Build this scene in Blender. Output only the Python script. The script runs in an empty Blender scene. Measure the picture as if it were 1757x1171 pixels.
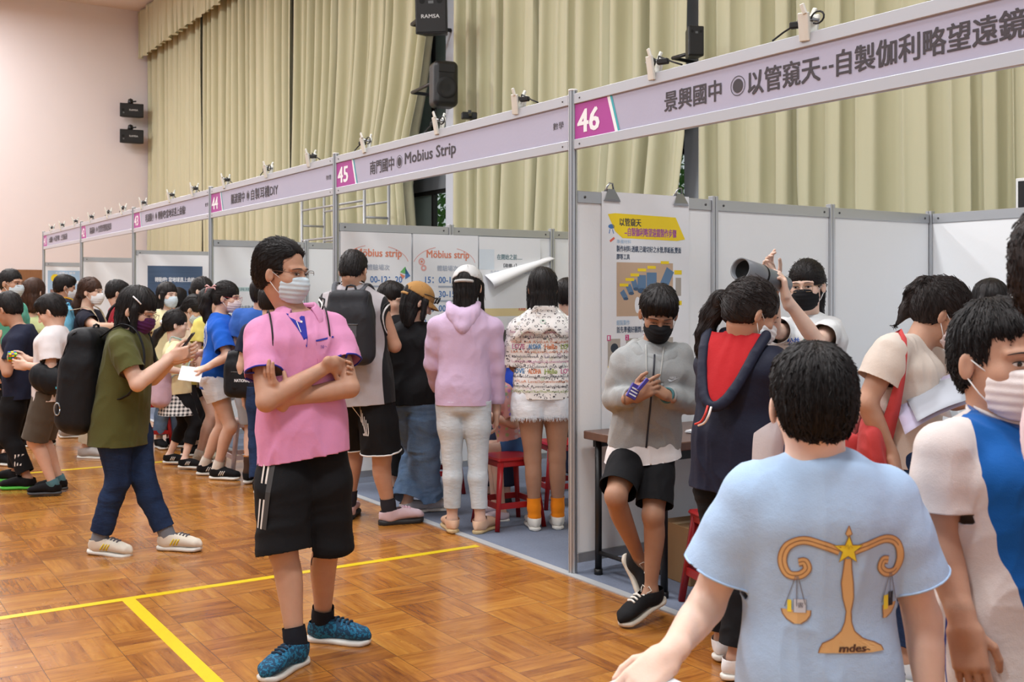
import bpy, math, random, time
import numpy as np
from mathutils import Vector, Matrix
from mathutils.bvhtree import BVHTree
T0 = time.time()
random.seed(7); RNG = np.random.default_rng(7)
scene = bpy.context.scene
COL = scene.collection

# ---------------------------------------------------------------- camera
FPX, CX, HZ, CAMH = 1836.0, 878.5, 505.0, 1.459
cam_d = bpy.data.cameras.new('camera'); cam = bpy.data.objects.new('camera', cam_d); COL.objects.link(cam)
cam.location = (0, 0, CAMH); cam.rotation_euler = (math.pi/2, 0, 0)
cam_d.sensor_width = 36.0; cam_d.lens = 36.0*FPX/1757.0
cam_d.shift_x = 0.0; cam_d.shift_y = -(585.5-HZ)/1757.0
cam_d.clip_end = 200
cam_d.dof.use_dof = True; cam_d.dof.focus_distance = 4.7; cam_d.dof.aperture_fstop = 9.0
scene.camera = cam
# ---------------------------------------------------------------- colour management, world, lights
vs = scene.view_settings
scene.display_settings.display_device = 'sRGB'
vs.view_transform = 'Standard'; vs.look = 'None'; vs.gamma = 1.0; vs.use_curve_mapping = False
vs.exposure = 0.08
scene.cycles.use_denoising = True
scene.cycles.max_bounces = 6; scene.cycles.diffuse_bounces = 3; scene.cycles.glossy_bounces = 3
scene.cycles.transmission_bounces = 4; scene.cycles.transparent_max_bounces = 8
scene.cycles.caustics_reflective = False; scene.cycles.caustics_refractive = False
world = bpy.data.worlds.new('world'); scene.world = world; world.use_nodes = True
world.node_tree.nodes['Background'].inputs[0].default_value = (0.90, 0.95, 1.0, 1)
world.node_tree.nodes['Background'].inputs[1].default_value = 0.52

def area(name, loc, size, power, color=(1, 1, 1), rot=(0, 0, 0)):
    d = bpy.data.lights.new(name, 'AREA'); d.shape = 'RECTANGLE'; d.size, d.size_y = size
    d.energy = power; d.color = color
    o = bpy.data.objects.new(name, d); o.location = loc; o.rotation_euler = rot; COL.objects.link(o); return o

# ---------------------------------------------------------------- frames of reference
SN, CS = 0.5496, 0.8355
P0 = Vector((0.3176, 5.58, 0)); U = Vector((-SN, CS, 0)); W = Vector((CS, SN, 0)); UP = Vector((0, 0, 1))
ROWROT = math.atan2(SN, CS)     # local x = W (into the booths), local y = U (along the row)
def B(s, t, z=0.0): return P0 + U*s + W*t + UP*z
def P(px, py, Y): return Vector(((px-CX)/FPX*Y, Y, CAMH-(py-HZ)/FPX*Y))
def sx(px, t=0.0):      # row coordinate s seen at pixel column px on the plane t
    d = (px-CX)/FPX
    return (P0.x+CS*t - (P0.y+SN*t)*d)/(SN+CS*d)
def PT(px, py, t): return P(px, py, P0.y+CS*sx(px, t)+SN*t)
sun_d = bpy.data.lights.new('daylight', 'SUN'); sun_d.energy = 4.0; sun_d.angle = math.radians(3); sun_d.color = (1.0, .97, .92)
sun = bpy.data.objects.new('daylight', sun_d); COL.objects.link(sun); sun.location = B(8, 9, 12)
sun.rotation_euler = (W*.34-UP*.94).to_track_quat('-Z', 'Y').to_euler()
# hall lamps: rows of high-bay panels under the ceiling
HALLZ = 9.05
for i, (s_, t_) in enumerate([(s, t) for s in (-4.0, 1.5, 7.0, 12.5, 18.0, 22.5) for t in (-7.0, -1.6)]):  # farthest row is fill light, added to brighten the pink end wall
    p = B(s_, t_, HALLZ-0.35)
    area('ceiling_and_fill_light', p, (2.4, 0.8), 290, (0.95, 0.98, 1.0), (0, 0, ROWROT))

# ---------------------------------------------------------------- colours and materials
def lin(c):
    c = c/255.0
    return c/12.92 if c <= 0.04045 else ((c+0.055)/1.055)**2.4
def rgb(r, g, b): return (lin(r), lin(g), lin(b), 1.0)
MATS = {}
class NT:
    def __init__(s, m): s.t = m.node_tree; s.n = s.t.nodes; s.l = s.t.links; s.b = s.n['Principled BSDF']
    def new(s, typ, **kw):
        n = s.n.new(typ)
        for k, v in kw.items():
            if k == 'ins':
                for a, b in v.items(): n.inputs[a].default_value = b
            else: setattr(n, k, v)
        return n
    def link(s, a, b): s.l.new(a, b)
    def math(s, op, a, b=None, clamp=False):
        n = s.new('ShaderNodeMath', operation=op); n.use_clamp = clamp
        for i, v in enumerate((a, b)):
            if v is None: continue
            if hasattr(v, 'is_output'): s.link(v, n.inputs[i])
            else: n.inputs[i].default_value = v
        return n.outputs[0]
    def mix(s, f, a, b, typ='MIX'):
        n = s.new('ShaderNodeMix', data_type='RGBA', blend_type=typ)
        for i, v in ((0, f), (6, a), (7, b)):
            if hasattr(v, 'is_output'): s.link(v, n.inputs[i])
            else: n.inputs[i].default_value = v
        return n.outputs[2]
    def coords(s, scale=(1, 1, 1)):
        tc = s.new('ShaderNodeTexCoord'); mp = s.new('ShaderNodeMapping'); mp.inputs['Scale'].default_value = scale
        s.link(tc.outputs['Object'], mp.inputs[0]); return mp.outputs[0]
    def noise(s, vec, scale, detail=3.0, rough=0.55):
        n = s.new('ShaderNodeTexNoise', ins={'Scale': scale, 'Detail': detail, 'Roughness': rough}); s.link(vec, n.inputs['Vector']); return n.outputs[0]
    def bump(s, h, strength, dist=0.002):
        n = s.new('ShaderNodeBump', ins={'Strength': strength, 'Distance': dist}); s.link(h, n.inputs['Height']); s.link(n.outputs[0], s.b.inputs['Normal'])
def newmat(name):
    m = bpy.data.materials.new(name); m.use_nodes = True; return m, NT(m)
def plain(name, c, rough=0.5, metal=0.0, spec=0.5, emit=0.0):
    if name in MATS: return MATS[name]
    m, n = newmat(name); b = n.b
    b.inputs['Base Color'].default_value = c; b.inputs['Roughness'].default_value = rough
    b.inputs['Metallic'].default_value = metal; b.inputs['Specular IOR Level'].default_value = spec
    if emit: b.inputs['Emission Color'].default_value = c; b.inputs['Emission Strength'].default_value = emit
    MATS[name] = m; return m
def vary(c, k): return (min(1, c[0]*k), min(1, c[1]*k), min(1, c[2]*k), 1)
def cloth(name, c, c2=None, c3=None, weave=1.0, heather=0.06, rough=0.85):
    """Woven cloth.  c2 shows where the vertex attribute 'reg' is positive, c3 where 'reg2' is."""
    if name in MATS: return MATS[name]
    m, n = newmat(name); v = n.coords()
    f = n.noise(v, 260, 2); f2 = n.noise(v, 9, 3)
    k = n.math('ADD', n.math('MULTIPLY', f, heather*1.4), n.math('MULTIPLY', f2, heather))
    k = n.math('ADD', k, 1-heather*1.2)
    col = c
    for a, cc in (('reg', c2), ('reg2', c3)):
        if cc is None: continue
        at = n.new('ShaderNodeAttribute', attribute_name=a)
        col = n.mix(n.math('GREATER_THAN', at.outputs['Fac'], 0.0), col, cc)
    hs = n.new('ShaderNodeHueSaturation'); n.link(k, hs.inputs['Value'])
    if hasattr(col, 'is_output'): n.link(col, hs.inputs['Color'])
    else: hs.inputs['Color'].default_value = col
    n.link(hs.outputs[0], n.b.inputs['Base Color'])
    n.b.inputs['Roughness'].default_value = rough; n.b.inputs['Specular IOR Level'].default_value = 0.25
    n.b.inputs['Sheen Weight'].default_value = 0.0 if max(c[:3]) < .08 else 0.08
    n.bump(n.math('ADD', n.math('MULTIPLY', n.noise(v, 420, 1), 0.25*weave), n.math('MULTIPLY', n.noise(v, 16, 3), 1.8)), 0.34, 0.006)
    MATS[name] = m; return m
def denim(name, c, fade):
    if name in MATS: return MATS[name]
    m, n = newmat(name); v = n.coords(); v2 = n.coords((1, 1, .35))
    f = n.noise(v2, 7, 4); tw = n.noise(n.coords((1, 1, 6)), 160, 2)
    k = n.math('MULTIPLY', n.math('SUBTRACT', n.math('ADD', n.math('MULTIPLY', f, 1.0), n.math('MULTIPLY', tw, 0.5)), 0.45), 1.6, True)
    n.link(n.mix(k, c, fade), n.b.inputs['Base Color']); n.b.inputs['Roughness'].default_value = 0.9
    n.b.inputs['Specular IOR Level'].default_value = 0.2
    n.bump(n.noise(n.coords((1, 1, 2.4)), 26, 4), 0.6, 0.006)
    MATS[name] = m; return m
def skin(name, c):
    if name in MATS: return MATS[name]
    m, n = newmat(name); v = n.coords()
    f = n.noise(v, 22, 4); n.link(n.mix(n.math('MULTIPLY', f, 0.55), vary(c, 1.10), (c[0]*.80, c[1]*.66, c[2]*.60, 1)), n.b.inputs['Base Color'])
    n.b.inputs['Roughness'].default_value = 0.52; n.b.inputs['Specular IOR Level'].default_value = 0.35
    n.b.inputs['Subsurface Weight'].default_value = 0.12; n.b.inputs['Subsurface Radius'].default_value = (0.012, 0.004, 0.002)
    n.b.inputs['Subsurface Scale'].default_value = 1.0
    n.bump(n.noise(v, 240, 2), 0.15, 0.002)
    MATS[name] = m; return m
def hairmat(name, c, c2):
    if name in MATS: return MATS[name]
    m, n = newmat(name); v = n.coords((1, 1, .12))
    f = n.noise(v, 150, 3); n.link(n.mix(n.math('MULTIPLY', f, .8), c, c2), n.b.inputs['Base Color'])
    n.b.inputs['Roughness'].default_value = 0.48; n.b.inputs['Specular IOR Level'].default_value = 0.28
    n.bump(f, 0.55, 0.004)
    MATS[name] = m; return m
SK = {'a': skin('skin_light', rgb(220, 184, 164)), 'b': skin('skin_mid', rgb(192, 150, 126)), 'c': skin('skin_tan', rgb(168, 128, 104)), 'p': skin('skin_pale', rgb(232, 200, 182))}
HR = {'k': hairmat('hair_black', rgb(16, 14, 15), rgb(44, 38, 37)), 'b': hairmat('hair_brown', rgb(44, 28, 22), rgb(92, 62, 48)), 'd': hairmat('hair_dark', rgb(20, 16, 16), rgb(50, 38, 35))}
M_WHITE = plain('white_plastic', rgb(235, 235, 235), .45)
M_BLACK = plain('black_plastic', rgb(18, 18, 20), .42)
M_RUBBER = plain('rubber_black', rgb(24, 24, 25), .7)
M_STEEL = plain('steel', rgb(170, 172, 175), .3, 1.0)
M_ALU = plain('aluminium', rgb(196, 199, 203), .38, .75)
M_EYEW = plain('eye_white', rgb(226, 222, 216), .25)
M_EYEB = plain('iris', rgb(26, 16, 12), .12)

# ---------------------------------------------------------------- object helpers
def empty(name, loc=(0, 0, 0)):
    o = bpy.data.objects.new(name, None); o.location = loc; o.empty_display_size = .1; COL.objects.link(o); return o
def tag(o, label=None, cat=None, group=None, kind=None):
    if label:
        for n_, w_ in (('41', 'forty-one'), ('42', 'forty-two'), ('43', 'forty-three'), ('44', 'forty-four'), ('45', 'forty-five'), ('46', 'forty-six')): label = label.replace(n_, w_)
        o['label'] = label
    if cat: o['category'] = cat
    if group: o['group'] = group
    if kind: o['kind'] = kind
    return o
def mesh_np(name, V, F, mats, parent=None, midx=None, smooth=True, attrs=None, org=None):
    """numpy vertices and quads -> one mesh object; vertices are world coordinates, stored relative to the parent."""
    V = np.asarray(V, dtype=np.float32).reshape(-1, 3); 
    if org is None: org = parent_org(parent)
    V = V - np.array(org, dtype=np.float32)
    me = bpy.data.meshes.new(name)
    if isinstance(F, np.ndarray):
        nf, k = F.shape
        me.vertices.add(len(V)); me.vertices.foreach_set('co', V.ravel())
        me.loops.add(nf*k); me.loops.foreach_set('vertex_index', F.astype(np.int32).ravel())
        me.polygons.add(nf); me.polygons.foreach_set('loop_start', np.arange(0, nf*k, k, dtype=np.int32))
        me.polygons.foreach_set('loop_total', np.full(nf, k, dtype=np.int32))
        me.update(calc_edges=True)
    else:
        me.from_pydata([tuple(map(float, v)) for v in V], [], F); me.update()
    if not isinstance(mats, (list, tuple)): mats = [mats]
    for m in mats: me.materials.append(m)
    if midx is not None: me.polygons.foreach_set('material_index', np.asarray(midx, dtype=np.int32))
    me.polygons.foreach_set('use_smooth', np.full(len(me.polygons), smooth))
    for k, a in (attrs or {}).items():
        at = me.attributes.new(k, 'FLOAT', 'POINT'); at.data.foreach_set('value', np.asarray(a, dtype=np.float32))
    o = bpy.data.objects.new(name, me); COL.objects.link(o)
    if parent is not None: o.parent = parent
    else: o.location = org
    return o
def parent_org(p):
    v = Vector((0, 0, 0))
    while p is not None: v += Vector(p.location); p = p.parent
    return v
class MB:
    """Small mesh builder: boxes, tubes, prisms, ... gathered in world coordinates into ONE object."""
    def __init__(s): s.v = []; s.f = []; s.m = []; s.sm = []
    def add(s, vs_, fs_, mi=0, smooth=False):
        b = len(s.v); s.v += [tuple(v) for v in vs_]; s.f += [tuple(b+i for i in f) for f in fs_]; s.m += [mi]*len(fs_); s.sm += [smooth]*len(fs_)
    def box(s, c, h, M=None, mi=0, bev=0.0):
        M = M or Matrix.Identity(3); c = Vector(c)
        if bev <= 0:
            vs_ = [c + M @ Vector((h[0]*i, h[1]*j, h[2]*k)) for i in (-1, 1) for j in (-1, 1) for k in (-1, 1)]
            s.add(vs_, [(0, 1, 3, 2), (4, 6, 7, 5), (0, 4, 5, 1), (2, 3, 7, 6), (0, 2, 6, 4), (1, 5, 7, 3)], mi)
            return
        bev = min(bev, min(h)*.98)
        idx = {}; vs_ = []
        for i in (-1, 1):
            for j in (-1, 1):
                for k in (-1, 1):
                    for ax in range(3):
                        p = [h[0]*i, h[1]*j, h[2]*k]
                        for a2 in range(3):
                            if a2 != ax: p[a2] -= bev*(i, j, k)[a2]
                        idx[(i, j, k, ax)] = len(vs_); vs_.append(c + M @ Vector(p))
        fs_ = []
        for ax in range(3):
            a, b = [(1, 2), (2, 0), (0, 1)][ax]
            for sg in (-1, 1):
                q = []
                for (sa, sb) in ((-1, -1), (1, -1), (1, 1), (-1, 1)):
                    k = [0, 0, 0]; k[ax] = sg; k[a] = sa; k[b] = sb; q.append(idx[(*k, ax)])
                fs_.append(q if sg > 0 else q[::-1])
        for ax in range(3):
            a, b = [(1, 2), (2, 0), (0, 1)][ax]
            for sa in (-1, 1):
                for sb in (-1, 1):
                    k1 = [0, 0, 0]; k1[ax] = -1; k1[a] = sa; k1[b] = sb; k2 = list(k1); k2[ax] = 1
                    q = [idx[(*k1, a)], idx[(*k2, a)], idx[(*k2, b)], idx[(*k1, b)]]
                    fs_.append(q if sa*sb < 0 else q[::-1])
        for i in (-1, 1):
            for j in (-1, 1):
                for k in (-1, 1):
                    q = [idx[(i, j, k, 0)], idx[(i, j, k, 1)], idx[(i, j, k, 2)]]
                    fs_.append(q if i*j*k > 0 else q[::-1])
        s.add(vs_, fs_, mi)
    def tube(s, pts, r, seg=8, mi=0, cap=True, smooth=True, flat=1.0, nrm=None):
        pts = [Vector(p) for p in pts]; n = len(pts)
        rs = r if isinstance(r, (list, tuple)) else [r]*n
        vs_ = []; prev = None
        for i, p in enumerate(pts):
            d = (pts[min(i+1, n-1)]-pts[max(i-1, 0)]); d = d.normalized() if d.length > 1e-9 else Vector((0, 0, 1))
            ref = Vector(nrm) if nrm is not None else (prev if prev is not None else (Vector((0, 0, 1)) if abs(d.z) < .9 else Vector((1, 0, 0))))
            x = ref - d*ref.dot(d)
            if x.length < 1e-6: x = Vector((1, .3, 0)) - d*d.dot(Vector((1, .3, 0)))
            x.normalize(); y = d.cross(x); prev = x
            for k in range(seg):
                a = 2*math.pi*(k+.5*(seg == 4))/seg; vs_.append(p + x*math.cos(a)*rs[i]*flat + y*math.sin(a)*rs[i])
        fs_ = [(i*seg+k, i*seg+(k+1) % seg, (i+1)*seg+(k+1) % seg, (i+1)*seg+k) for i in range(n-1) for k in range(seg)]
        if cap: fs_ += [tuple(range(seg))[::-1], tuple((n-1)*seg+k for k in range(seg))]
        s.add(vs_, fs_, mi, smooth)
    def lathe(s, c, prof, M=None, seg=20, mi=0, smooth=True):
        M = M or Matrix.Identity(3); c = Vector(c)
        vs_ = [c + M @ Vector((r*math.cos(2*math.pi*k/seg), r*math.sin(2*math.pi*k/seg), z)) for r, z in prof for k in range(seg)]
        fs_ = [(i*seg+k, i*seg+(k+1) % seg, (i+1)*seg+(k+1) % seg, (i+1)*seg+k) for i in range(len(prof)-1) for k in range(seg)]
        s.add(vs_, fs_, mi, smooth)
    def quad(s, a, b, c, d, mi=0): s.add([a, b, c, d], [(0, 1, 2, 3)], mi)
    def build(s, name, mats, parent=None, org=None):
        if parent is None and org is None:
            a = np.array(s.v, dtype=float); org = Vector(((a[:, 0].min()+a[:, 0].max())/2, (a[:, 1].min()+a[:, 1].max())/2, a[:, 2].min()))
        o = mesh_np(name, np.array([tuple(v) for v in s.v]), s.f, mats, parent, s.m, False, org=org)
        o.data.polygons.foreach_set('use_smooth', s.sm); return o
def rotz(a): return Matrix.Rotation(a, 3, 'Z')
ROWM = Matrix((W, U, UP)).transposed()      # columns: x=W, y=U, z=up

# ---------------------------------------------------------------- writing
_fc = {}
def text_geo(s, bold=0.0):
    k = (s, bold)
    if k in _fc: return _fc[k]
    cu = bpy.data.curves.new('t', 'FONT'); cu.body = s; cu.size = 1.0; cu.resolution_u = 2; cu.fill_mode = 'FRONT'; cu.offset = bold
    ob = bpy.data.objects.new('t', cu); COL.objects.link(ob)
    dg = bpy.context.evaluated_depsgraph_get(); me = bpy.data.meshes.new_from_object(ob.evaluated_get(dg))
    v = np.array([x.co[:2] for x in me.vertices]); f = [tuple(p.vertices) for p in me.polygons]
    bpy.data.objects.remove(ob); bpy.data.curves.remove(cu); bpy.data.meshes.remove(me)
    if len(v):
        v = v - v.min(0); v = v/np.maximum(v.max(0), 1e-6)
    _fc[k] = (v, f); return _fc[k]
class Canvas:
    """Flat print on a plane (or, with bvh, laid on a curved surface): everything in metres, x right, y up."""
    def __init__(s, org, X, Y, bvh=None, lift=0.0006, d0=0.3):
        s.o = Vector(org); s.X = Vector(X).normalized(); s.Y = Vector(Y).normalized(); s.N = s.X.cross(s.Y); s.bvh = bvh; s.lift = lift; s.lay = 0
        s.mb = MB(); s.mats = []; s.d0 = d0; s.sc = 1.0
    def mi(s, m):
        if m not in s.mats: s.mats.append(m)
        return s.mats.index(m)
    def pt(s, x, y, lay):
        x, y = x*s.sc, y*s.sc
        p = s.o + s.X*x + s.Y*y
        if s.bvh is None: return p + s.N*(s.lift*(1+lay))
        h = s.bvh.ray_cast(p + s.N*s.d0, -s.N, 2*s.d0)
        if h[0] is None:
            h = s.bvh.find_nearest(p)
        n = h[1] if h[1].dot(s.N) > 0 else -h[1]
        return h[0] + n*(s.lift*(1+lay*.6)+.0012)
    def poly(s, pts, m, lay=0):
        s.mb.add([s.pt(x, y, lay) for x, y in pts], [tuple(range(len(pts)))], s.mi(m))
    def rect(s, x0, y0, x1, y1, m, lay=0, n=1):
        if s.bvh is not None and n == 1: n = 6
        vs_ = [s.pt(x0+(x1-x0)*i/n, y0+(y1-y0)*j/n, lay) for j in range(n+1) for i in range(n+1)]
        s.mb.add(vs_, [(j*(n+1)+i, j*(n+1)+i+1, (j+1)*(n+1)+i+1, (j+1)*(n+1)+i) for j in range(n) for i in range(n)], s.mi(m))
    def disc(s, x, y, r, m, lay=0, ry=None, seg=20, rin=0.0):
        ry = ry or r; A = [(math.cos(2*math.pi*k/seg), math.sin(2*math.pi*k/seg)) for k in range(seg)]
        if rin <= 0:
            vs_ = [s.pt(x, y, lay)]+[s.pt(x+a*r, y+b*ry, lay) for a, b in A]
            s.mb.add(vs_, [(0, 1+k, 1+(k+1) % seg) for k in range(seg)], s.mi(m))
        else:
            vs_ = [s.pt(x+a*r, y+b*ry, lay) for a, b in A]+[s.pt(x+a*rin, y+b*rin*ry/r, lay) for a, b in A]
            s.mb.add(vs_, [(k, (k+1) % seg, seg+(k+1) % seg, seg+k) for k in range(seg)], s.mi(m))
    def stroke(s, pts, w, m, lay=0):
        n = len(pts); ws = w if isinstance(w, (list, tuple)) else [w]*n; vs_ = []
        for i, (x, y) in enumerate(pts):
            a = pts[max(i-1, 0)]; b = pts[min(i+1, n-1)]; dx, dy = b[0]-a[0], b[1]-a[1]; L = math.hypot(dx, dy) or 1
            nx, ny = -dy/L*ws[i]/2, dx/L*ws[i]/2
            vs_ += [s.pt(x-nx, y-ny, lay), s.pt(x+nx, y+ny, lay)]
        s.mb.add(vs_, [(2*i, 2*i+2, 2*i+3, 2*i+1) for i in range(n-1)], s.mi(m))
    def text(s, txt, x0, y0, x1, y1, m, lay=1, bold=0.012, skew=0.0):
        v, f = text_geo(txt, 0.0)
        if len(v) == 0: return
        e = bold*(y1-y0)*1.3
        for k, (ox, oy) in enumerate(((0, 0),) if e < .0004 else ((-e, -e*.4), (e, -e*.4), (-e, e*.4), (e, e*.4))):
            s.mb.add([s.pt(ox+x0+(x1-x0)*a+skew*b*(y1-y0), oy+y0+(y1-y0)*b, lay+.12*k) for a, b in v], f, s.mi(m))
    def build(s, name, parent=None, org=None): return s.mb.build(name, s.mats, parent, org)
# ---------------------------------------------------------------- implicit surfaces
def nv(v): return np.array(tuple(v), dtype=np.float64)
def unit(v):
    v = nv(v); l = np.linalg.norm(v); return v/l if l > 1e-9 else np.array([0, 0, 1.0])
class Field:
    """A list of soft-merged shapes; mesh() turns it into vertices and quads (surface nets)."""
    def __init__(s): s.p = []
    def _add(s, fn, lo, hi, k, sub): s.p.append((fn, np.array(lo), np.array(hi), k, sub)); return s
    def cone(s, a, b, ra, rb=None, k=.02, sub=False, sq=None, sf=1.0, cap=None):
        """Tapered capsule; sq = axis along which it is squashed by the factor sf."""
        a, b = nv(a), nv(b); rb = ra if rb is None else rb; R = max(ra, rb)
        ab = b-a; L2 = max(float(ab@ab), 1e-9)
        if sq is not None: sq = unit(sq)
        def fn(X, Y, Z):
            x, y, z = X-a[0], Y-a[1], Z-a[2]
            t = np.clip((x*ab[0]+y*ab[1]+z*ab[2])/L2, 0, 1)
            if cap is not None:
                e, n, off = cap; dc = x*0+((X-e[0])*n[0]+(Y-e[1])*n[1]+(Z-e[2])*n[2])-off
            x, y, z = x-t*ab[0], y-t*ab[1], z-t*ab[2]
            if cap is not None: return np.maximum(np.sqrt(x*x+y*y+z*z) - (ra+(rb-ra)*t), dc)
            if sq is not None:
                q = x*sq[0]+y*sq[1]+z*sq[2]
                d2 = x*x+y*y+z*z + q*q*(1/sf/sf-1)
                return (np.sqrt(d2) - (ra+(rb-ra)*t))*(.5+.5*sf)
            return np.sqrt(x*x+y*y+z*z) - (ra+(rb-ra)*t)
        return s._add(fn, np.minimum(a, b)-R, np.maximum(a, b)+R, k, sub)
    def chain(s, pts, rs, k=.02, sq=None, sf=1.0):
        """One tapered tube through many points."""
        pts = [nv(p) for p in pts]; R = max(rs); lo = np.min(pts, axis=0)-R; hi = np.max(pts, axis=0)+R
        if sq is not None: sq = unit(sq)
        def fn(X, Y, Z):
            best = None
            for a, b, ra, rb in zip(pts[:-1], pts[1:], rs[:-1], rs[1:]):
                x, y, z = X-a[0], Y-a[1], Z-a[2]; ab = b-a; L2 = max(float(ab@ab), 1e-9)
                t = np.clip((x*ab[0]+y*ab[1]+z*ab[2])/L2, 0, 1); x, y, z = x-t*ab[0], y-t*ab[1], z-t*ab[2]
                d2 = x*x+y*y+z*z
                if sq is not None: q = x*sq[0]+y*sq[1]+z*sq[2]; d2 = d2+q*q*(1/sf/sf-1)
                d = np.sqrt(d2)-(ra+(rb-ra)*t); best = d if best is None else np.minimum(best, d)
            return best*(1 if sq is None else .5+.5*sf)
        return s._add(fn, lo, hi, k, False)
    def ell(s, c, r, M=None, k=.02, sub=False):
        c = nv(c); r = np.array(r, dtype=float); M = np.eye(3) if M is None else np.array(M); ex = np.sqrt(((M*r[None, :])**2).sum(1)); mr = r.min()
        A = (M/r[None, :]).T      # rows: axis_i / r_i
        def fn(X, Y, Z):
            x, y, z = X-c[0], Y-c[1], Z-c[2]
            q = [A[i, 0]*x+A[i, 1]*y+A[i, 2]*z for i in range(3)]
            rho = np.sqrt(q[0]**2+q[1]**2+q[2]**2)+1e-9
            g = np.sqrt((q[0]/r[0])**2+(q[1]/r[1])**2+(q[2]/r[2])**2)+1e-9
            return rho*(rho-1)/g
        return s._add(fn, c-ex, c+ex, k, sub)
    def box(s, c, h, M=None, r=.005, k=.01, sub=False):
        c = nv(c); h = np.array(h, dtype=float); M = np.eye(3) if M is None else np.array(M); ex = (np.abs(M)*h[None, :]).sum(1)
        def fn(X, Y, Z):
            x, y, z = X-c[0], Y-c[1], Z-c[2]
            q = [np.abs(M[0, i]*x+M[1, i]*y+M[2, i]*z)-(h[i]-r) for i in range(3)]
            return np.sqrt(np.maximum(q[0], 0)**2+np.maximum(q[1], 0)**2+np.maximum(q[2], 0)**2)+np.minimum(np.maximum(np.maximum(q[0], q[1]), q[2]), 0)-r
        return s._add(fn, c-ex, c+ex, k, sub)
    def loft(s, o, M, ts, cx, cy, a, b, ang=None, n=2.3, k=.03, sub=False, capr=0.0):
        """Stack of super-ellipses along local z of frame M (columns x,y,z) from o."""
        o = nv(o); M = np.array(M); ts, cx, cy, a, b = [np.array(q, dtype=float) for q in (ts, cx, cy, a, b)]
        ang = np.zeros(len(ts)) if ang is None else np.array(ang, dtype=float)
        # finer table with smooth interpolation
        tt = np.linspace(ts[0], ts[-1], 64)
        def sm(q):
            i = np.clip(np.searchsorted(ts, tt, 'right')-1, 0, len(ts)-2); w = (tt-ts[i])/(ts[i+1]-ts[i])
            g = np.gradient(q, ts); h = ts[i+1]-ts[i]
            return (2*w**3-3*w**2+1)*q[i]+(w**3-2*w**2+w)*h*g[i]+(-2*w**3+3*w**2)*q[i+1]+(w**3-w**2)*h*g[i+1]
        T = [sm(q) for q in (cx, cy, np.log(a), np.log(b), ang)]; T[2] = np.exp(T[2]); T[3] = np.exp(T[3])
        R = max(T[2].max(), T[3].max())
        pts = np.array([o+M[:, 0]*x+M[:, 1]*y+M[:, 2]*t for x, y, t in zip(cx, cy, ts)])
        def fn(X, Y, Z):
            x, y, z = X-o[0], Y-o[1], Z-o[2]
            t = M[0, 2]*x+M[1, 2]*y+M[2, 2]*z
            u = M[0, 0]*x+M[1, 0]*y+M[2, 0]*z; v = M[0, 1]*x+M[1, 1]*y+M[2, 1]*z
            tc = np.clip(t, ts[0], ts[-1]); q = (tc-tt[0])/(tt[-1]-tt[0])*63; i = np.minimum(q.astype(np.int32), 62); w = q-i
            g = [c[i]*(1-w)+c[i+1]*w for c in T]
            u = u-g[0]; v = v-g[1]
            if np.any(ang): ca, sa = np.cos(g[4]), np.sin(g[4]); u, v = u*ca+v*sa, -u*sa+v*ca
            rho = ((np.abs(u)/g[2])**n+(np.abs(v)/g[3])**n)**(1/n)
            l = np.sqrt(u*u+v*v)+1e-9
            d = (rho-1)*np.minimum(l/(rho+1e-6), np.maximum(g[2], g[3]))
            e = np.maximum(ts[0]-t, t-ts[-1])
            if capr > 0:
                dd = np.maximum(d+capr, 0); ee = np.maximum(e+capr, 0)
                return np.sqrt(dd*dd+ee*ee)+np.minimum(np.maximum(d+capr, e+capr), 0)-capr
            return np.maximum(d, e)
        return s._add(fn, pts.min(0)-R, pts.max(0)+R, k, sub)
    def plane(s, p, n, lo, hi, k=.004):
        """Cut away everything on the +n side inside the box lo..hi."""
        p, n = nv(p), unit(n)
        def fn(X, Y, Z): return -((X-p[0])*n[0]+(Y-p[1])*n[1]+(Z-p[2])*n[2])
        return s._add(fn, lo, hi, k, True)
    def bounds(s):
        lo = np.min([p[1] for p in s.p if not p[4]], axis=0); hi = np.max([p[2] for p in s.p if not p[4]], axis=0); return lo, hi
    def eval(s, lo, hi, h):
        n = np.maximum(np.ceil((hi-lo)/h).astype(int)+1, 3)
        ax = [(lo[i]+h*np.arange(n[i])).astype(np.float32) for i in range(3)]
        D = np.full(n, 1.0, dtype=np.float32)
        for fn, a, b, k, sub in s.p:
            m = k+2.5*h
            i0 = np.maximum(np.floor((a-m-lo)/h).astype(int), 0); i1 = np.minimum(np.ceil((b+m-lo)/h).astype(int)+1, n)
            if np.any(i1 <= i0): continue
            sl = tuple(slice(i0[q], i1[q]) for q in range(3))
            X = ax[0][sl[0]][:, None, None]; Y = ax[1][sl[1]][None, :, None]; Z = ax[2][sl[2]][None, None, :]
            d = fn(X, Y, Z).astype(np.float32); g = D[sl]
            if not sub:
                w = np.maximum(k-np.abs(g-d), 0)/k; D[sl] = np.minimum(g, d)-w*w*k*.25
            else:
                d = -d; w = np.maximum(k-np.abs(g-d), 0)/k; D[sl] = np.maximum(g, d)+w*w*k*.25
        return D, ax
    def mesh(s, h, box=None, holes=()):
        if box is None: lo, hi = s.bounds(); lo = lo-3*h; hi = hi+3*h
        else: lo, hi = np.array(box[0], dtype=float), np.array(box[1], dtype=float)
        # snap to a global lattice so that blocks agree
        lo = np.floor(lo/h)*h; 
        D, ax = s.eval(lo, hi, h)
        return snet(D, lo, h, holes)
EDG = [(0, 1), (2, 3), (4, 5), (6, 7), (0, 2), (1, 3), (4, 6), (5, 7), (0, 4), (1, 5), (2, 6), (3, 7)]
COR = np.array([[(c >> 2) & 1, (c >> 1) & 1, c & 1] for c in range(8)])
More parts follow.
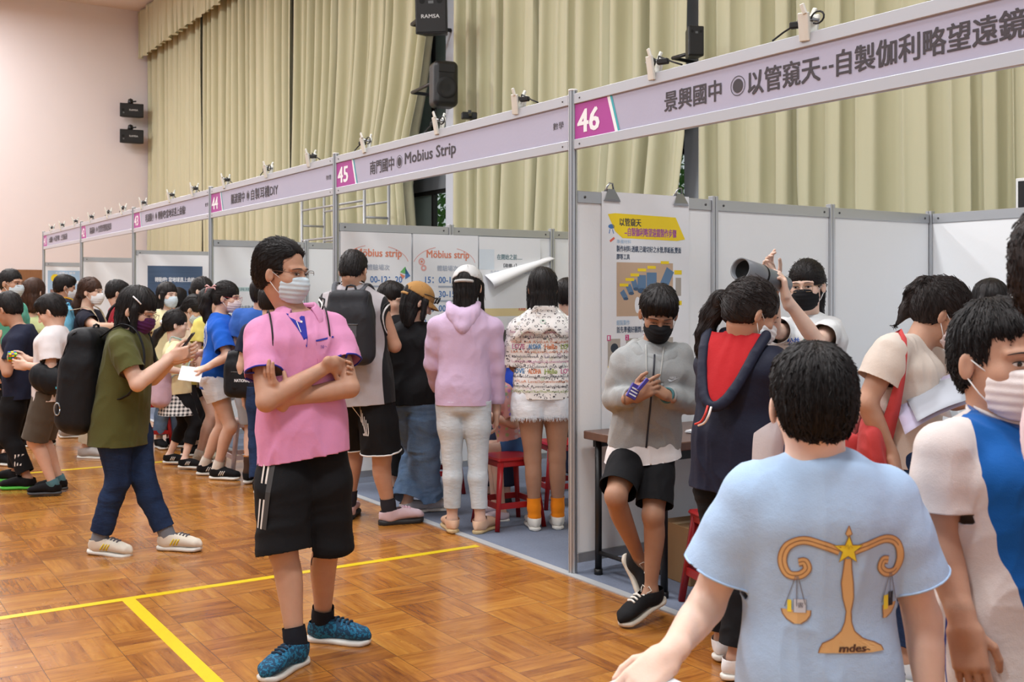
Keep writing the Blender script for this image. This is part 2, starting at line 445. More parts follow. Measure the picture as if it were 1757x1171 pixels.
def snet(D, lo, h, holes=()):
    ins = (D < 0)
    c = np.zeros(np.array(D.shape)-1, dtype=np.int8)
    sl = [(slice(None, -1), slice(1, None))[i] for i in (0, 1)]
    for o in COR: c += ins[sl[o[0]], sl[o[1]], sl[o[2]]]
    cm = (c > 0) & (c < 8)
    ids = np.argwhere(cm)
    if len(ids) == 0: return np.zeros((0, 3)), np.zeros((0, 4), dtype=int)
    Vc = np.stack([D[ids[:, 0]+o[0], ids[:, 1]+o[1], ids[:, 2]+o[2]] for o in COR], 1).astype(np.float64)
    acc = np.zeros((len(ids), 3)); cnt = np.zeros(len(ids))
    for a, b in EDG:
        va, vb = Vc[:, a], Vc[:, b]; x = (va < 0) != (vb < 0)
        t = np.where(x, va/np.where(x, va-vb, 1), 0)
        acc += x[:, None]*(COR[a][None]+t[:, None]*(COR[b]-COR[a])[None]); cnt += x
    V = lo[None]+h*(ids+acc/cnt[:, None])
    idx = np.full(cm.shape, -1, dtype=np.int32); idx[cm] = np.arange(len(ids))
    Q = []
    for axis in range(3):
        s0 = [slice(None)]*3; s1 = [slice(None)]*3; s0[axis] = slice(None, -1); s1[axis] = slice(1, None)
        A, Bm = ins[tuple(s0)], ins[tuple(s1)]; e = np.argwhere(A != Bm)
        if len(e) == 0: continue
        o1, o2 = [(1, 2), (2, 0), (0, 1)][axis]
        ok = (e[:, o1] > 0) & (e[:, o2] > 0) & (e[:, o1] < cm.shape[o1]) & (e[:, o2] < cm.shape[o2]); e = e[ok]
        fl = A[e[:, 0], e[:, 1], e[:, 2]]
        def cell(d1, d2):
            q = e.copy(); q[:, o1] += d1; q[:, o2] += d2; return idx[q[:, 0], q[:, 1], q[:, 2]]
        q = np.stack([cell(-1, -1), cell(0, -1), cell(0, 0), cell(-1, 0)], 1)
        q[~fl] = q[~fl][:, ::-1]; Q.append(q)
    F = np.concatenate(Q); F = F[(F >= 0).all(1)]
    return V, F
def compact(V, F, *more):
    u, inv = np.unique(F, return_inverse=True); return (V[u], inv.reshape(F.shape))+tuple(m[u] for m in more)
def cut(V, F, p, n, R, depth=9.0, guard=None):
    """Open the surface: drop what lies beyond the plane (p, n) within radius R of its axis, and lay the rim on the plane."""
    p, n = nv(p), unit(n); d = (V-p)@n; r = np.linalg.norm(V-p-d[:, None]*n, axis=1)
    out = (d > 0) & (r < R) & (d < depth)
    if guard is not None: out &= guard(V)
    fo = out[F]
    keep = ~fo.all(1); F = F[keep]; rim = out & np.isin(np.arange(len(V)), F) & (d < .016)
    V = V.copy(); V[rim] -= d[rim][:, None]*n
    return compact(V, F)
def relax(V, F, it=1, lam=.5):
    n = len(V)
    for _ in range(it):
        acc = np.zeros((n, 3)); cnt = np.zeros(n)
        for i in range(4):
            a, b = F[:, i], F[:, (i+1) % 4]
            for c in range(3): acc[:, c] += np.bincount(a, V[b, c], n)+np.bincount(b, V[a, c], n)
            cnt += np.bincount(a, minlength=n)+np.bincount(b, minlength=n)
        V = V+lam*(acc/np.maximum(cnt, 1)[:, None]-V)
    return V
def normals(V, F):
    fn = np.cross(V[F[:, 2]]-V[F[:, 0]], V[F[:, 3]]-V[F[:, 1]]); N = np.zeros_like(V)
    for i in range(4):
        for c in range(3): N[:, c] += np.bincount(F[:, i], fn[:, c], len(V))
    return N/np.maximum(np.linalg.norm(N, axis=1), 1e-12)[:, None]
_LAT = RNG.random((32, 32, 32)).astype(np.float32)*2-1
def vnoise(Pn):
    i = np.floor(Pn).astype(int); f = Pn-i; f = f*f*(3-2*f); r = 0
    for o in COR:
        w = np.prod(np.where(o[None] == 1, f, 1-f), axis=1); j = (i+o) & 31; r = r+w*_LAT[j[:, 0], j[:, 1], j[:, 2]]
    return r
def fold(V, seed=0, freq=9, aniso=(1, 1, .45)):
    """Cloth-like ridged noise in -1..1."""
    q = V*np.array(aniso)*freq+seed*3.7
    w = np.stack([vnoise(q*.7+11), vnoise(q*.7+23), vnoise(q*.7+37)], 1)
    a = vnoise(q+w*1.3); b = vnoise(q*2.3+w*1.5+5); c = vnoise(q*.5+w*.6+17)
    return (1-2*np.abs(a)**.8)*.75*(.6+.8*c)+(1-2*np.abs(b)**.8)*.38+c*.3
def wrinkle(V, F, amp, seed=0, freq=9, aniso=(1, 1, .45)):
    return V+normals(V, F)*(fold(V, seed, freq, aniso)*amp)[:, None]
def bvh_of(V, F): return BVHTree.FromPolygons([tuple(v) for v in V], [tuple(f) for f in F.tolist()])

def main_parts(V, F, share=.04):
    """Drop small loose islands."""
    n = len(V); lab = np.arange(n)
    a = F[:, [0, 1, 2, 3]].ravel(); b = F[:, [1, 2, 3, 0]].ravel()
    for _ in range(60):
        new = lab.copy(); m = np.minimum(lab[a], lab[b]); np.minimum.at(new, a, m); np.minimum.at(new, b, m)
        new = new[new]; new = new[new]
        if np.array_equal(new, lab): break
        lab = new
    cnt = np.bincount(lab, minlength=n); keep = cnt[lab] >= share*n
    F = F[keep[F].all(1)]
    return compact(V, F) if len(F) else (V, F)
# ---------------------------------------------------------------- people
def fdir(psi):          # 0 faces the camera's side of the hall, 90 faces +x, 180 faces away
    a = math.radians(psi); return Vector((math.sin(a), -math.cos(a), 0))
def ldir(psi): a = math.radians(psi); return Vector((math.cos(a), math.sin(a), 0))
def headframe(yaw, pitch, roll):
    M0 = Matrix((-ldir(yaw), fdir(yaw), Vector((0, 0, 1)))).transposed()
    return M0 @ Matrix.Rotation(math.radians(-pitch), 3, 'X') @ Matrix.Rotation(math.radians(roll), 3, 'Y')
def ik(a, b, l1, l2, pole):
    d = b-a; L = d.length; l = min(L, (l1+l2)*.999)
    if L > l: sc = L/(l1+l2)*1.001; l1 *= sc; l2 *= sc; l = L
    x = (l1*l1-l2*l2+l*l)/(2*l); h = math.sqrt(max(l1*l1-x*x, 0)); dn = d/L
    q = pole - dn*pole.dot(dn); q = q.normalized() if q.length > 1e-6 else Vector((0, 0, -1))
    return a+dn*x+q*h
SKELS = {}
class Skel:
    """Joints of one person in world coordinates, from a pose given by picture columns/rows plus real depth."""
    def __init__(s, px, Y, H, yaw, hs=.225, lean=0, side=0, build=1.0, J=None, head=(0, 0, 0), seat=None, hipyaw=None, feet=None, kid=False, toes=None, wide=1.0, legf=1.0):
        s.Y, s.H, s.yaw, s.hs, s.build, s.k = Y, H, yaw, hs, build, H/1.7
        s.f, s.l = fdir(yaw), ldir(yaw); hy = yaw if hipyaw is None else hipyaw; s.hy = hy; hf, hl = fdir(hy), ldir(hy)
        k = s.k; s.g = Vector(((px-CX)/FPX*Y, Y, 0)); J = J or {}; s.wide = wide
        def R(key, base):
            if key not in J: return base
            v = J[key]
            if isinstance(v, Vector): return v
            return P(v[0], v[1], Y+v[2])
        zt = H-hs*1.22                       # neck base
        zp = H*.515*legf if seat is None else seat+.09*k
        s.pel = R('pel', s.g+UP*zp)
        L = (zt-H*.515*legf)
        a = math.radians(lean); b = math.radians(side)
        up = (UP*math.cos(a)+s.f*math.sin(a)); up = (up*math.cos(b)+s.l*math.sin(b)).normalized()
        s.neck = R('neck', s.pel+up*L)
        s.up = (s.neck-s.pel).normalized()
        hw, sw = .088*k*build**.5*wide, .168*k*build**.5*wide
        s.hipL = R('hipL', s.pel+hl*hw-UP*.015*k); s.hipR = R('hipR', s.pel-hl*hw-UP*.015*k)
        lat = (s.l-s.up*s.l.dot(s.up)).normalized()
        s.shL = R('shL', s.neck+lat*sw-s.up*.052*k); s.shR = R('shR', s.neck-lat*sw-s.up*.052*k)
        s.HM = headframe(*[(yaw+head[0]), head[1], head[2]]); s.hf = s.HM @ Vector((0, 1, 0))
        hp = head[1]/90
        s.head = R('head', s.neck+s.up*(hs*.30)+(s.HM @ Vector((0, .02*hs/.225, hs*.50)))+s.f*.015)
        # legs
        tl, sl = H*.245*legf, H*.235*legf
        spread = .07*k if feet is None else feet
        az = .078*k
        for sd, sg in (('L', 1), ('R', -1)):
            hip = getattr(s, 'hip'+sd)
            if seat is None: base = Vector((s.g.x, s.g.y, az))+hl*sg*spread*wide
            else: base = Vector((hip.x, hip.y, az))+hf*(tl*.95)
            an = R('an'+sd, base); setattr(s, 'an'+sd, an)
            if 'kn'+sd in J: kn = R('kn'+sd, None)
            else: kn = ik(hip, an, tl, sl, hf+(UP*.6 if seat is not None else Vector()))
            setattr(s, 'kn'+sd, kn)
        s.toes = {'L': hy+12, 'R': hy-12}
        s.heel = {'L': 0, 'R': 0}
        if toes: s.toes.update({q: v for q, v in toes.items() if q in 'LR'}); s.heel.update({q[1]: v for q, v in toes.items() if q in ('hL', 'hR')})
        # arms
        ua, fa = .172*H, .148*H
        for sd, sg in (('L', 1), ('R', -1)):
            sh = getattr(s, 'sh'+sd)
            wr = R('wr'+sd, sh-UP*(ua+fa)*.97+s.l*sg*.06*k+s.f*.05*k)
            if 'el'+sd in J: el = R('el'+sd, None)
            else:
                pole = J.get('pole'+sd, -s.f*.6+s.l*sg*.5-UP*.5); el = ik(sh, wr, ua, fa, pole)
            setattr(s, 'wr'+sd, wr); setattr(s, 'el'+sd, el)
        s.hand = {sd: dict(d=(getattr(s, 'wr'+sd)-getattr(s, 'el'+sd)).normalized(), n=-s.l*sg, curl=.35) for sd, sg in (('L', 1), ('R', -1))}
        for sd in 'LR':
            if 'hd'+sd in J:
                for q, v in J['hd'+sd].items(): s.hand[sd][q] = Vector(v) if q in 'dn' else v
            h = s.hand[sd]; h['d'] = Vector(h['d']).normalized(); n = Vector(h['n']); n = n-h['d']*n.dot(h['d']); h['n'] = n.normalized() if n.length > 1e-5 else Vector((0, 0, 1))
        # torso frame
        ltop = (s.shL-s.shR).normalized(); lbot = (s.hipL-s.hipR).normalized()
        X = (-lbot); X = (X-s.up*X.dot(s.up)).normalized(); Yf = s.up.cross(X).normalized()
        s.TM = Matrix((X, Yf, s.up)).transposed(); s.TL = (s.neck-s.pel).length
        q = s.TM.transposed() @ (-ltop); s.twist = math.atan2(q.y, q.x)
        m = (s.shL+s.shR)/2; q = s.TM.transposed() @ (m-s.pel); s.cxt, s.cyt = q.x, q.y
    def torso(s, F, prof, k=.03, y0=0.0, n=2.3):
        """prof: rows (t along the spine 0..1, half width, half depth, forward shift) for an adult of 1.70 m."""
        kk = s.k; b = s.build
        ts = [r[0]*s.TL for r in prof]
        w = [min(max((r[0]-.15)/.75, 0), 1.15) for r in prof]
        F.loft(s.pel, s.TM, ts, [s.cxt*q for q in w], [s.cyt*q+r[3]*kk+y0 for q, r in zip(w, prof)], [r[1]*kk*b*s.wide**.5 for r in prof], [r[2]*kk*b for r in prof], [s.twist*q for q in w], n=n, k=k, capr=.025)
def head_shapes(F, s):
    M, c, q = s.HM, s.head, s.hs/.225; A = np.array(M)
    L = lambda x, y, z: c+M @ (Vector((x, y, z))*q)
    F.ell(L(0, -.016, .034), (.0745*q, .094*q, .086*q), A, k=.03*q)
    F.ell(L(0, .018, -.032), (.060*q, .070*q, .078*q), A, k=.03*q)
    F.ell(L(0, .058, -.090), (.026*q, .020*q, .018*q), A, k=.03*q)
    for x in (-1, 1):
        F.ell(L(.036*x, .052, -.022), (.026*q, .026*q, .026*q), A, k=.02*q)          # cheek
        F.cone(L(.012*x, .083, .024), L(.046*x, .070, .024), .010*q, .008*q, k=.015*q)   # brow
        F.ell(L(.031*x, .093, .006), (.0165*q, .012*q, .0095*q), A, k=.010*q, sub=True)   # socket
        # ear
        F.ell(L(.081*x, -.008, -.008), (.0075*q, .0165*q, .0285*q), np.array(M @ Matrix.Rotation(.48*x, 3, 'Z')), k=.006*q)
        F.ell(L(.0870*x, .004, -.004), (.006*q, .0095*q, .018*q), A, k=.005*q, sub=True)
    F.cone(L(0, .084, .012), L(0, .103, -.026), .0065*q, .0115*q, k=.010*q)               # nose
    for x in (-1, 1): F.ell(L(.011*x, .094, -.029), (.0075*q, .009*q, .007*q), A, k=.006*q)
    F.cone(L(-.018, .078, -.056), L(.018, .078, -.056), .0065*q, k=.006*q); F.cone(L(-.015, .076, -.066), L(.015, .076, -.066), .007*q, k=.006*q)
    # neck
    kk = s.k
    F.cone(s.neck-s.up*.03*kk, c+M @ (Vector((0, -.030, -.055))*q), .052*q*s.build**.4, .050*q*s.build**.3, k=.03)
    return L
def hand_shapes(F, s, sd):
    h = s.hand[sd]; w = getattr(s, 'wr'+sd); d, n = h['d'], h['n']; sg = 1 if sd == 'L' else -1
    lat = d.cross(n)*(-sg)
    # thumb side: for a left hand with palm n and fingers d
    lat = n.cross(d)*(1 if sd == 'L' else -1)
    q = s.k**.7*(.93 if s.H < 1.4 else 1.0)*h.get('size', 1)
    M = Matrix((lat, n, d)).transposed(); A = np.array(M)
    L = lambda x, y, z: w+M @ (Vector((x, y, z))*q)
    F.box(L(0, 0, .048), (.040*q, .0145*q, .050*q), A, r=.013*q, k=.012*q)
    F.ell(L(.018, .010, .035), (.018*q, .014*q, .030*q), A, k=.010*q)        # ball of the thumb
    F.cone(L(0, 0, -.035), L(0, 0, .02), .026*q, .025*q, k=.02*q, sq=n, sf=.75)
    curl = h.get('curl', .35); cs = h.get('curls') or [curl*f for f in (.85, 1, 1.05, 1.1)]
    sp = h.get('spread', .06)
    for i, (x, l, r) in enumerate(((.030, .073, .0086), (.010, .082, .0089), (-.010, .077, .0085), (-.029, .060, .0076))):
        z0 = .094 if i < 3 else .086
        p = Vector((x, 0, z0)); a = 0.0; dirx = sp*(1.5-i)
        pts = [p]; 
        for j, fr in enumerate((.46, .30, .24)):
            a += cs[i]*(1.0, 1.25, .8)[j]
            p = p+Vector((math.sin(dirx), math.sin(a), math.cos(a)))*(l*fr); pts.append(p)
        rr = [r*1.08, r, r*.95, r*.82]
        F.cone(L(x*.8, 0, .06), L(*pts[0]), r*1.1*q, rr[0]*q, k=.006*q)
        for j in range(3): F.cone(L(*pts[j]), L(*pts[j+1]), rr[j]*q, rr[j+1]*q, k=.0025*q)
    ta = h.get('thumb', .5)
    p0 = Vector((.026, .004, .022)); p1 = p0+Vector((math.sin(.85-ta*.3), .35*ta+.1, math.cos(.85))).normalized()*.040
    p2 = p1+Vector((.45-ta*.5, .5*ta, .85)).normalized()*.032; p3 = p2+Vector((.18-ta*.5, .6*ta, .9)).normalized()*.026
    F.cone(L(*p0), L(*p1), .0125*q, .0105*q, k=.008*q); F.cone(L(*p1), L(*p2), .0105*q, .0095*q, k=.003*q); F.cone(L(*p2), L(*p3), .0095*q, .0082*q, k=.003*q)
    h['grip'] = L(.0, .045, .085); h['tip'] = L(*p3)
BODY = [(-.10, .085, .075, -.01), (.0, .155, .108, -.008), (.13, .158, .108, -.005), (.40, .128, .090, .006), (.62, .148, .104, .004), (.80, .160, .104, .0), (.93, .120, .080, -.012), (1.02, .062, .055, -.016)]
def limb(F, pts, rs, k=.02):
    def cr(a, i, t):
        p0, p1, p2, p3 = a[max(i-1, 0)], a[i], a[i+1], a[min(i+2, len(a)-1)]
        return .5*((2*p1)+(p2-p0)*t+(2*p0-5*p1+4*p2-p3)*t*t+(3*p1-p0-3*p2+p3)*t**3)
    Q = [(cr(pts, i, t), cr(rs, i, t)) for i in range(len(pts)-1) for t in (0, .33, .67)]+[(pts[-1], rs[-1])]
    F.chain([q[0] for q in Q], [q[1] for q in Q], k=k)
def lerp(a, b, t): return a+(b-a)*t
def body(s, root, skinm, h=.008, hh=.004, skip=(), name='body'):
    F = Field(); kk = s.k; b = s.build; lb = b**.6
    s.torso(F, BODY)
    for sd, sg in (('L', 1), ('R', -1)):
        sh, el, wr = getattr(s, 'sh'+sd), getattr(s, 'el'+sd), getattr(s, 'wr'+sd)
        F.cone(lerp(s.neck, sh, .35)-s.up*.012*kk, sh, .045*kk*b, .050*kk*lb, k=.03)
        limb(F, [sh, lerp(sh, el, .35), lerp(sh, el, .8), el], [.050*kk*lb, .047*kk*lb, .041*kk*lb, .037*kk*lb])
        limb(F, [el, lerp(el, wr, .28), lerp(el, wr, .75), wr], [.037*kk*lb, .041*kk*lb, .030*kk*lb, .025*kk*lb])
        hp, kn, an = getattr(s, 'hip'+sd), getattr(s, 'kn'+sd), getattr(s, 'an'+sd)
        limb(F, [hp, lerp(hp, kn, .3), lerp(hp, kn, .8), kn], [.088*kk*lb, .085*kk*lb, .062*kk*lb, .054*kk*lb])
        ax = (an-kn).normalized(); ft = fdir(s.toes[sd]); bk = -(ft-ax*ft.dot(ax)).normalized()
        F.ell(kn-bk*.010*kk, (.040*kk*lb, .040*kk*lb, .054*kk*lb), k=.03)
        limb(F, [kn, lerp(kn, an, .28)+bk*.012*kk, lerp(kn, an, .65)+bk*.004*kk, lerp(kn, an, .93), an], [.051*kk*lb, .055*kk*lb, .042*kk*lb, .034*kk*lb, .036*kk*lb])
        hp_ = math.radians(s.heel[sd]); f2 = ft*math.cos(hp_)-UP*math.sin(hp_); u2 = UP*math.cos(hp_)+ft*math.sin(hp_); F.cone(an, an+f2*.10*kk-u2*.042*kk, .034*kk, .022*kk, k=.02)
    L = head_shapes(F, s); q = s.hs/.225
    boxes = [(nv(s.head)-.128*q, nv(s.head)+.128*q)]
    for sd in 'LR':
        hand_shapes(F, s, sd)
        c = nv(getattr(s, 'wr'+sd)+s.hand[sd]['d']*.085*kk); boxes.append((c-.125*kk**.5, c+.125*kk**.5))
    V, Fc = F.mesh(h); parts = []
    hid = np.zeros(len(V), bool)
    for lo, hi in boxes: hid |= ((V > lo+.008) & (V < hi-.008)).all(1)
    Fc = Fc[~hid[Fc].all(1)]; V, Fc = compact(V, Fc); parts.append((V, Fc))
    done = []
    for lo, hi in boxes:
        V2, F2 = F.mesh(hh, (lo, hi))
        if len(V2) == 0: continue
        for lo2, hi2 in done:
            hd = ((V2 > lo2+.006) & (V2 < hi2-.006)).all(1); F2 = F2[~hd[F2].all(1)]
        if len(F2): V2, F2 = compact(V2, F2); parts.append((V2, F2))
        done.append((lo, hi))
    off = 0; Vs, Fs = [], []
    for v, f in parts: Vs.append(v); Fs.append(f+off); off += len(v)
    return mesh_np(name, np.concatenate(Vs), np.concatenate(Fs), skinm, root)
def eyes(s, root, look=(0, 0), closed=0.0, hh=.004, brow='k', lash=True, only=None):
    M, c, q = s.HM, s.head, s.hs/.225
    L = lambda x, y, z: c+M @ (Vector((x, y, z))*q)
    for x in (-1, 1):
        if only is not None and x != only: continue
        mb = MB(); dn = [(math.cos(a), math.sin(a)) for a in np.linspace(0, 2*math.pi, 21)[:-1]]
        # almond white
        def surf(u, v): return L(.031*x+u, .0865-.9*(u*x+.000)**2*9-(u*x)*.16-abs(v)*.28, .005+v)
        hgt = .0052*(1-closed*.75)
        vs_ = [surf(0, 0)]+[surf(.0150*a, hgt*b*(1-.25*abs(a))) for a, b in dn]
        mb.add(vs_, [(0, 1+i, 1+(i+1) % 20) for i in range(20)], 0, True)
        gx, gz = look; r = .0056
        vs_ = [surf(gx, gz)+M@Vector((0, .0012, 0))]+[surf(gx+r*a, max(min(gz+r*b, hgt*.97), -hgt*.97))+M@Vector((0, .0010, 0)) for a, b in dn]
        mb.add(vs_, [(0, 1+i, 1+(i+1) % 20) for i in range(20)], 1, True)
        o = mb.build('eye', [M_EYEW, M_EYEB], root)
        mb2 = MB(); pts = [surf(.0165*a, hgt*1.02*math.sqrt(max(1-a*a*.96, 0))*(1-.2*abs(a)))+M@Vector((0, .0014, 0)) for a in np.linspace(-1, 1, 9)]
        mb2.tube(pts, [.0006*q]+[.0012*q]*7+[.0007*q], 5)
        mb2.build('eyelash', HR[brow], o)
        mb3 = MB(); pts = [L(x*(.012+.040*t), .0945-.016*t*t-.004*t, .0265+.0035*math.sin(t*3.1)-.0045*t) for t in np.linspace(0, 1, 7)]
        mb3.tube(pts, [.0018*q, .0030*q, .0032*q, .0030*q, .0025*q, .002*q, .0010*q], 6, flat=.55)
        mb3.build('eyebrow', HR[brow], root)

# ---- hair
def hair(s, root, style='short', col='k', h=.005, strands=500, extra=None, vol=1.0, seed=1, fore=0.0, whorl=None, back=0.0):
    """style: short, crop, bob, long, tail (tied back), bun ; extra = list of (point, radius) of a pony tail in world coordinates."""
    M, c, q = s.HM, s.head, s.hs/.225; A = np.array(M)
    L = lambda x, y, z: c+M @ (Vector((x, y, z))*q)
    F = Field(); v = vol
    if style in ('short', 'crop'):
        e = .0045 if style == 'crop' else .010
        e *= v
        F.ell(L(0, -.018, .038+e*.4), ((.0745+e)*q, (.094+e)*q, (.086+e)*q), A, k=.02)
        F.ell(L(0, -.045, -.010), ((.063+e*.6)*q, (.060+e*.6)*q, (.070)*q), A, k=.03)
        if style == 'short' and fore < .03: F.ell(L(0, .040-fore*.3, .085), (.060*q, .046*q, .028*q*v), A, k=.03)
        if back: F.ell(L(0, -.055, .060), (.070*q, .070*q, .062*q+back), A, k=.04); F.ell(L(0, -.085, .0), (.055*q, .04*q, .06*q), A, k=.04)
        # cut the face, round the ears, and the nape
        F.ell(L(0, .125, -.030+fore), (.085*q, .088*q, .078*q), A, k=.02, sub=True)
        for x in (-1, 1):
            F.ell(L(.094*x, .004, -.026), (.034*q, .034*q, .044*q), A, k=.012, sub=True)
            F.ell(L(.075*x, .060, -.06), (.05*q, .05*q, .06*q), A, k=.02, sub=True)
        F.ell(L(0, -.06, -.125), (.12*q, .10*q, .060*q), A, k=.015, sub=True)
        F.ell(L(0, .02, -.09), (.12*q, .09*q, .060*q), A, k=.015, sub=True)
        if fore > .02:
            for x in (-1, 1): F.ell(L(.072*x, .082, .012+fore*.5), (.040*q, .050*q, .052*q), A, k=.012, sub=True)
    else:
        e = .012*v
        F.ell(L(0, -.018, .038+e*.3), ((.0745+e)*q, (.094+e)*q, (.086+e)*q), A, k=.02)
        F.ell(L(0, -.040, -.005), ((.070+e*.6)*q, (.064+e*.6)*q, (.080)*q), A, k=.03)
        if style in ('long', 'bob'):
            ln = .16 if style == 'bob' else .30
            n0 = c+M @ (Vector((0, -.045, -.03))*q)
            dv = (M @ Vector((0, -.10, -1))).lerp(Vector((0, 0, -1)), .75).normalized()
            X = (M @ Vector((1, 0, 0))); X = (X-dv*X.dot(dv)).normalized(); Z = -dv; Yv = Z.cross(X)
            LM = Matrix((X, Yv, Z)).transposed()
            F.loft(n0+dv*ln*q, LM, [0, .06*q, ln*.6*q, ln*q], [0]*4, [-.004*q, -.002*q, 0, 0], [.070*q*v, .086*q*v, .086*q*v, .078*q*v], [.026*q, .040*q, .055*q, .062*q], n=2.2, k=.03, capr=.02)
            for x in (-1, 1):
                F.cone(L(.076*x, .018, .02), L(.082*x, .020, -.03)+Vector((0, 0, -ln*.45*q)), .020*q, .014*q, k=.02)
        F.ell(L(0, .130, -.036+fore), (.066*q, .080*q, .080*q), A, k=.02, sub=True)
        if style in ('tail', 'bun'):
            for x in (-1, 1):
                F.ell(L(.092*x, .010, -.030), (.034*q, .030*q, .042*q), A, k=.012, sub=True)
                F.ell(L(.075*x, .065, -.055), (.05*q, .05*q, .06*q), A, k=.02, sub=True)
            F.ell(L(0, -.07, -.125), (.12*q, .10*q, .060*q), A, k=.015, sub=True)
            F.ell(L(0, .02, -.09), (.12*q, .09*q, .055*q), A, k=.015, sub=True)
    if extra:
        for i in range(len(extra)-1): F.cone(extra[i][0], extra[i+1][0], extra[i][1], extra[i+1][1], k=.02)
    V, Fc = F.mesh(h)
    N = normals(V, Fc); cp = nv(L(0, -.03, .12)); r = V-cp
    ang = np.arctan2((r@A[:, 0]), (r@A[:, 1])); hz = r@A[:, 2]
    st = vnoise(np.stack([np.cos(ang)*22, np.sin(ang)*22, hz*6/q], 1)+seed*5)
    V = V+N*(st*.0035*q)[:, None]
    o = mesh_np('hair', V, Fc, HR[col], root)
    if strands:
        bv = bvh_of(V, Fc); crown = L(*(whorl or (0, -.045, .135))); mb_v = []; mb_f = []
        rs = np.random.default_rng(seed); pick = rs.integers(0, len(V), strands)
        fwd = M @ Vector((0, 1, 0)); dn = M @ Vector((0, 0, -1))
        for pi in pick:
            p = Vector(V[pi]); n = Vector(N[pi]); ln = (.045 if style in ('short', 'crop') else .085)*q*rs.uniform(.6, 1.2)
            if style == 'crop': ln *= .45
            if (style in ('tail', 'bun') and not extra): ln *= .7
            w = (.0022 if strands < 700 else .0016)*q*rs.uniform(.6, 1.3); prev = None; pts = []
            jit = Vector(rs.normal(0, .18, 3)); tgt = extra[0][0] if (extra and style == 'tail') else None
            for k in range(5):
                if tgt is not None and (p-tgt).length > .05 and (p-c).length < .15*q: fl = (tgt-p)
                else: fl = (p-crown); fl = fl.normalized()*.9+dn*(.5 if style in ('short', 'crop') else 1.4)*.7
                if tgt is None and style in ('long', 'bob'): fl = fl*.5+Vector((0, 0, -1))
                t = fl.normalized()+jit*.5; t = (t-n*t.dot(n)); t = t.normalized() if t.length > 1e-4 else dn
                pts.append((p+n*(.0010+.0014*k*rs.uniform(.2, 1.1))*q, t, n))
                h_ = bv.find_nearest(p+t*ln/4)
                if h_[0] is None: break
                p = (p+t*ln/4).lerp(h_[0], .65 if k < 3 else .25); nn = h_[1]
                if nn.dot(n) > 0.2: n = nn
            b0 = len(mb_v); m = len(pts)
            for k, (pp, t, nn) in enumerate(pts):
                sd = t.cross(nn).normalized()*w*(1-.85*(k/(m-1))**1.5)
                mb_v += [pp-sd-nn*.001, pp+nn*.0008, pp+sd-nn*.001]
            for k in range(m-1):
                a = b0+3*k; mb_f += [(a, a+1, a+4, a+3), (a+1, a+2, a+5, a+4)]
        me = np.array([tuple(v_) for v_ in mb_v]); mesh_np('hair_strands', me, np.array(mb_f), HR[col], o)
        o.children[0]['kind'] = 'stuff'
    return o, (V, Fc)

# ---- garments
def garment(name, F, h, root, mat, cuts=(), amp=.004, freq=9, seed=0, aniso=(1, 1, .45), attrs=None, thick=True, rel=1, post=None):
    V, Fc = F.mesh(h)
    for cu in cuts: V, Fc = cut(V, Fc, *cu)
    if len(V): V, Fc = main_parts(V, Fc)
    if len(V) == 0: return None, None
    V = relax(V, Fc, rel) if rel else V
    # keep rims in place while the cloth wrinkles
    V = wrinkle(V, Fc, amp, seed, freq, aniso)
    if post is not None: V = post(V)
    at = {k: f(V) for k, f in (attrs or {}).items()}
    o = mesh_np(name, V, Fc, mat, root, attrs=at)
    if thick:
        m = o.modifiers.new('thickness', 'SOLIDIFY'); m.thickness = .0025; m.offset = -1
    return o, bvh_of(V, Fc)
TEE = [(-.12, .168, .118, 0), (.0, .172, .122, 0), (.18, .172, .122, .0), (.42, .158, .118, .008), (.64, .170, .124, .008), (.82, .178, .122, .004), (.95, .130, .094, -.008), (1.03, .078, .074, -.014)]
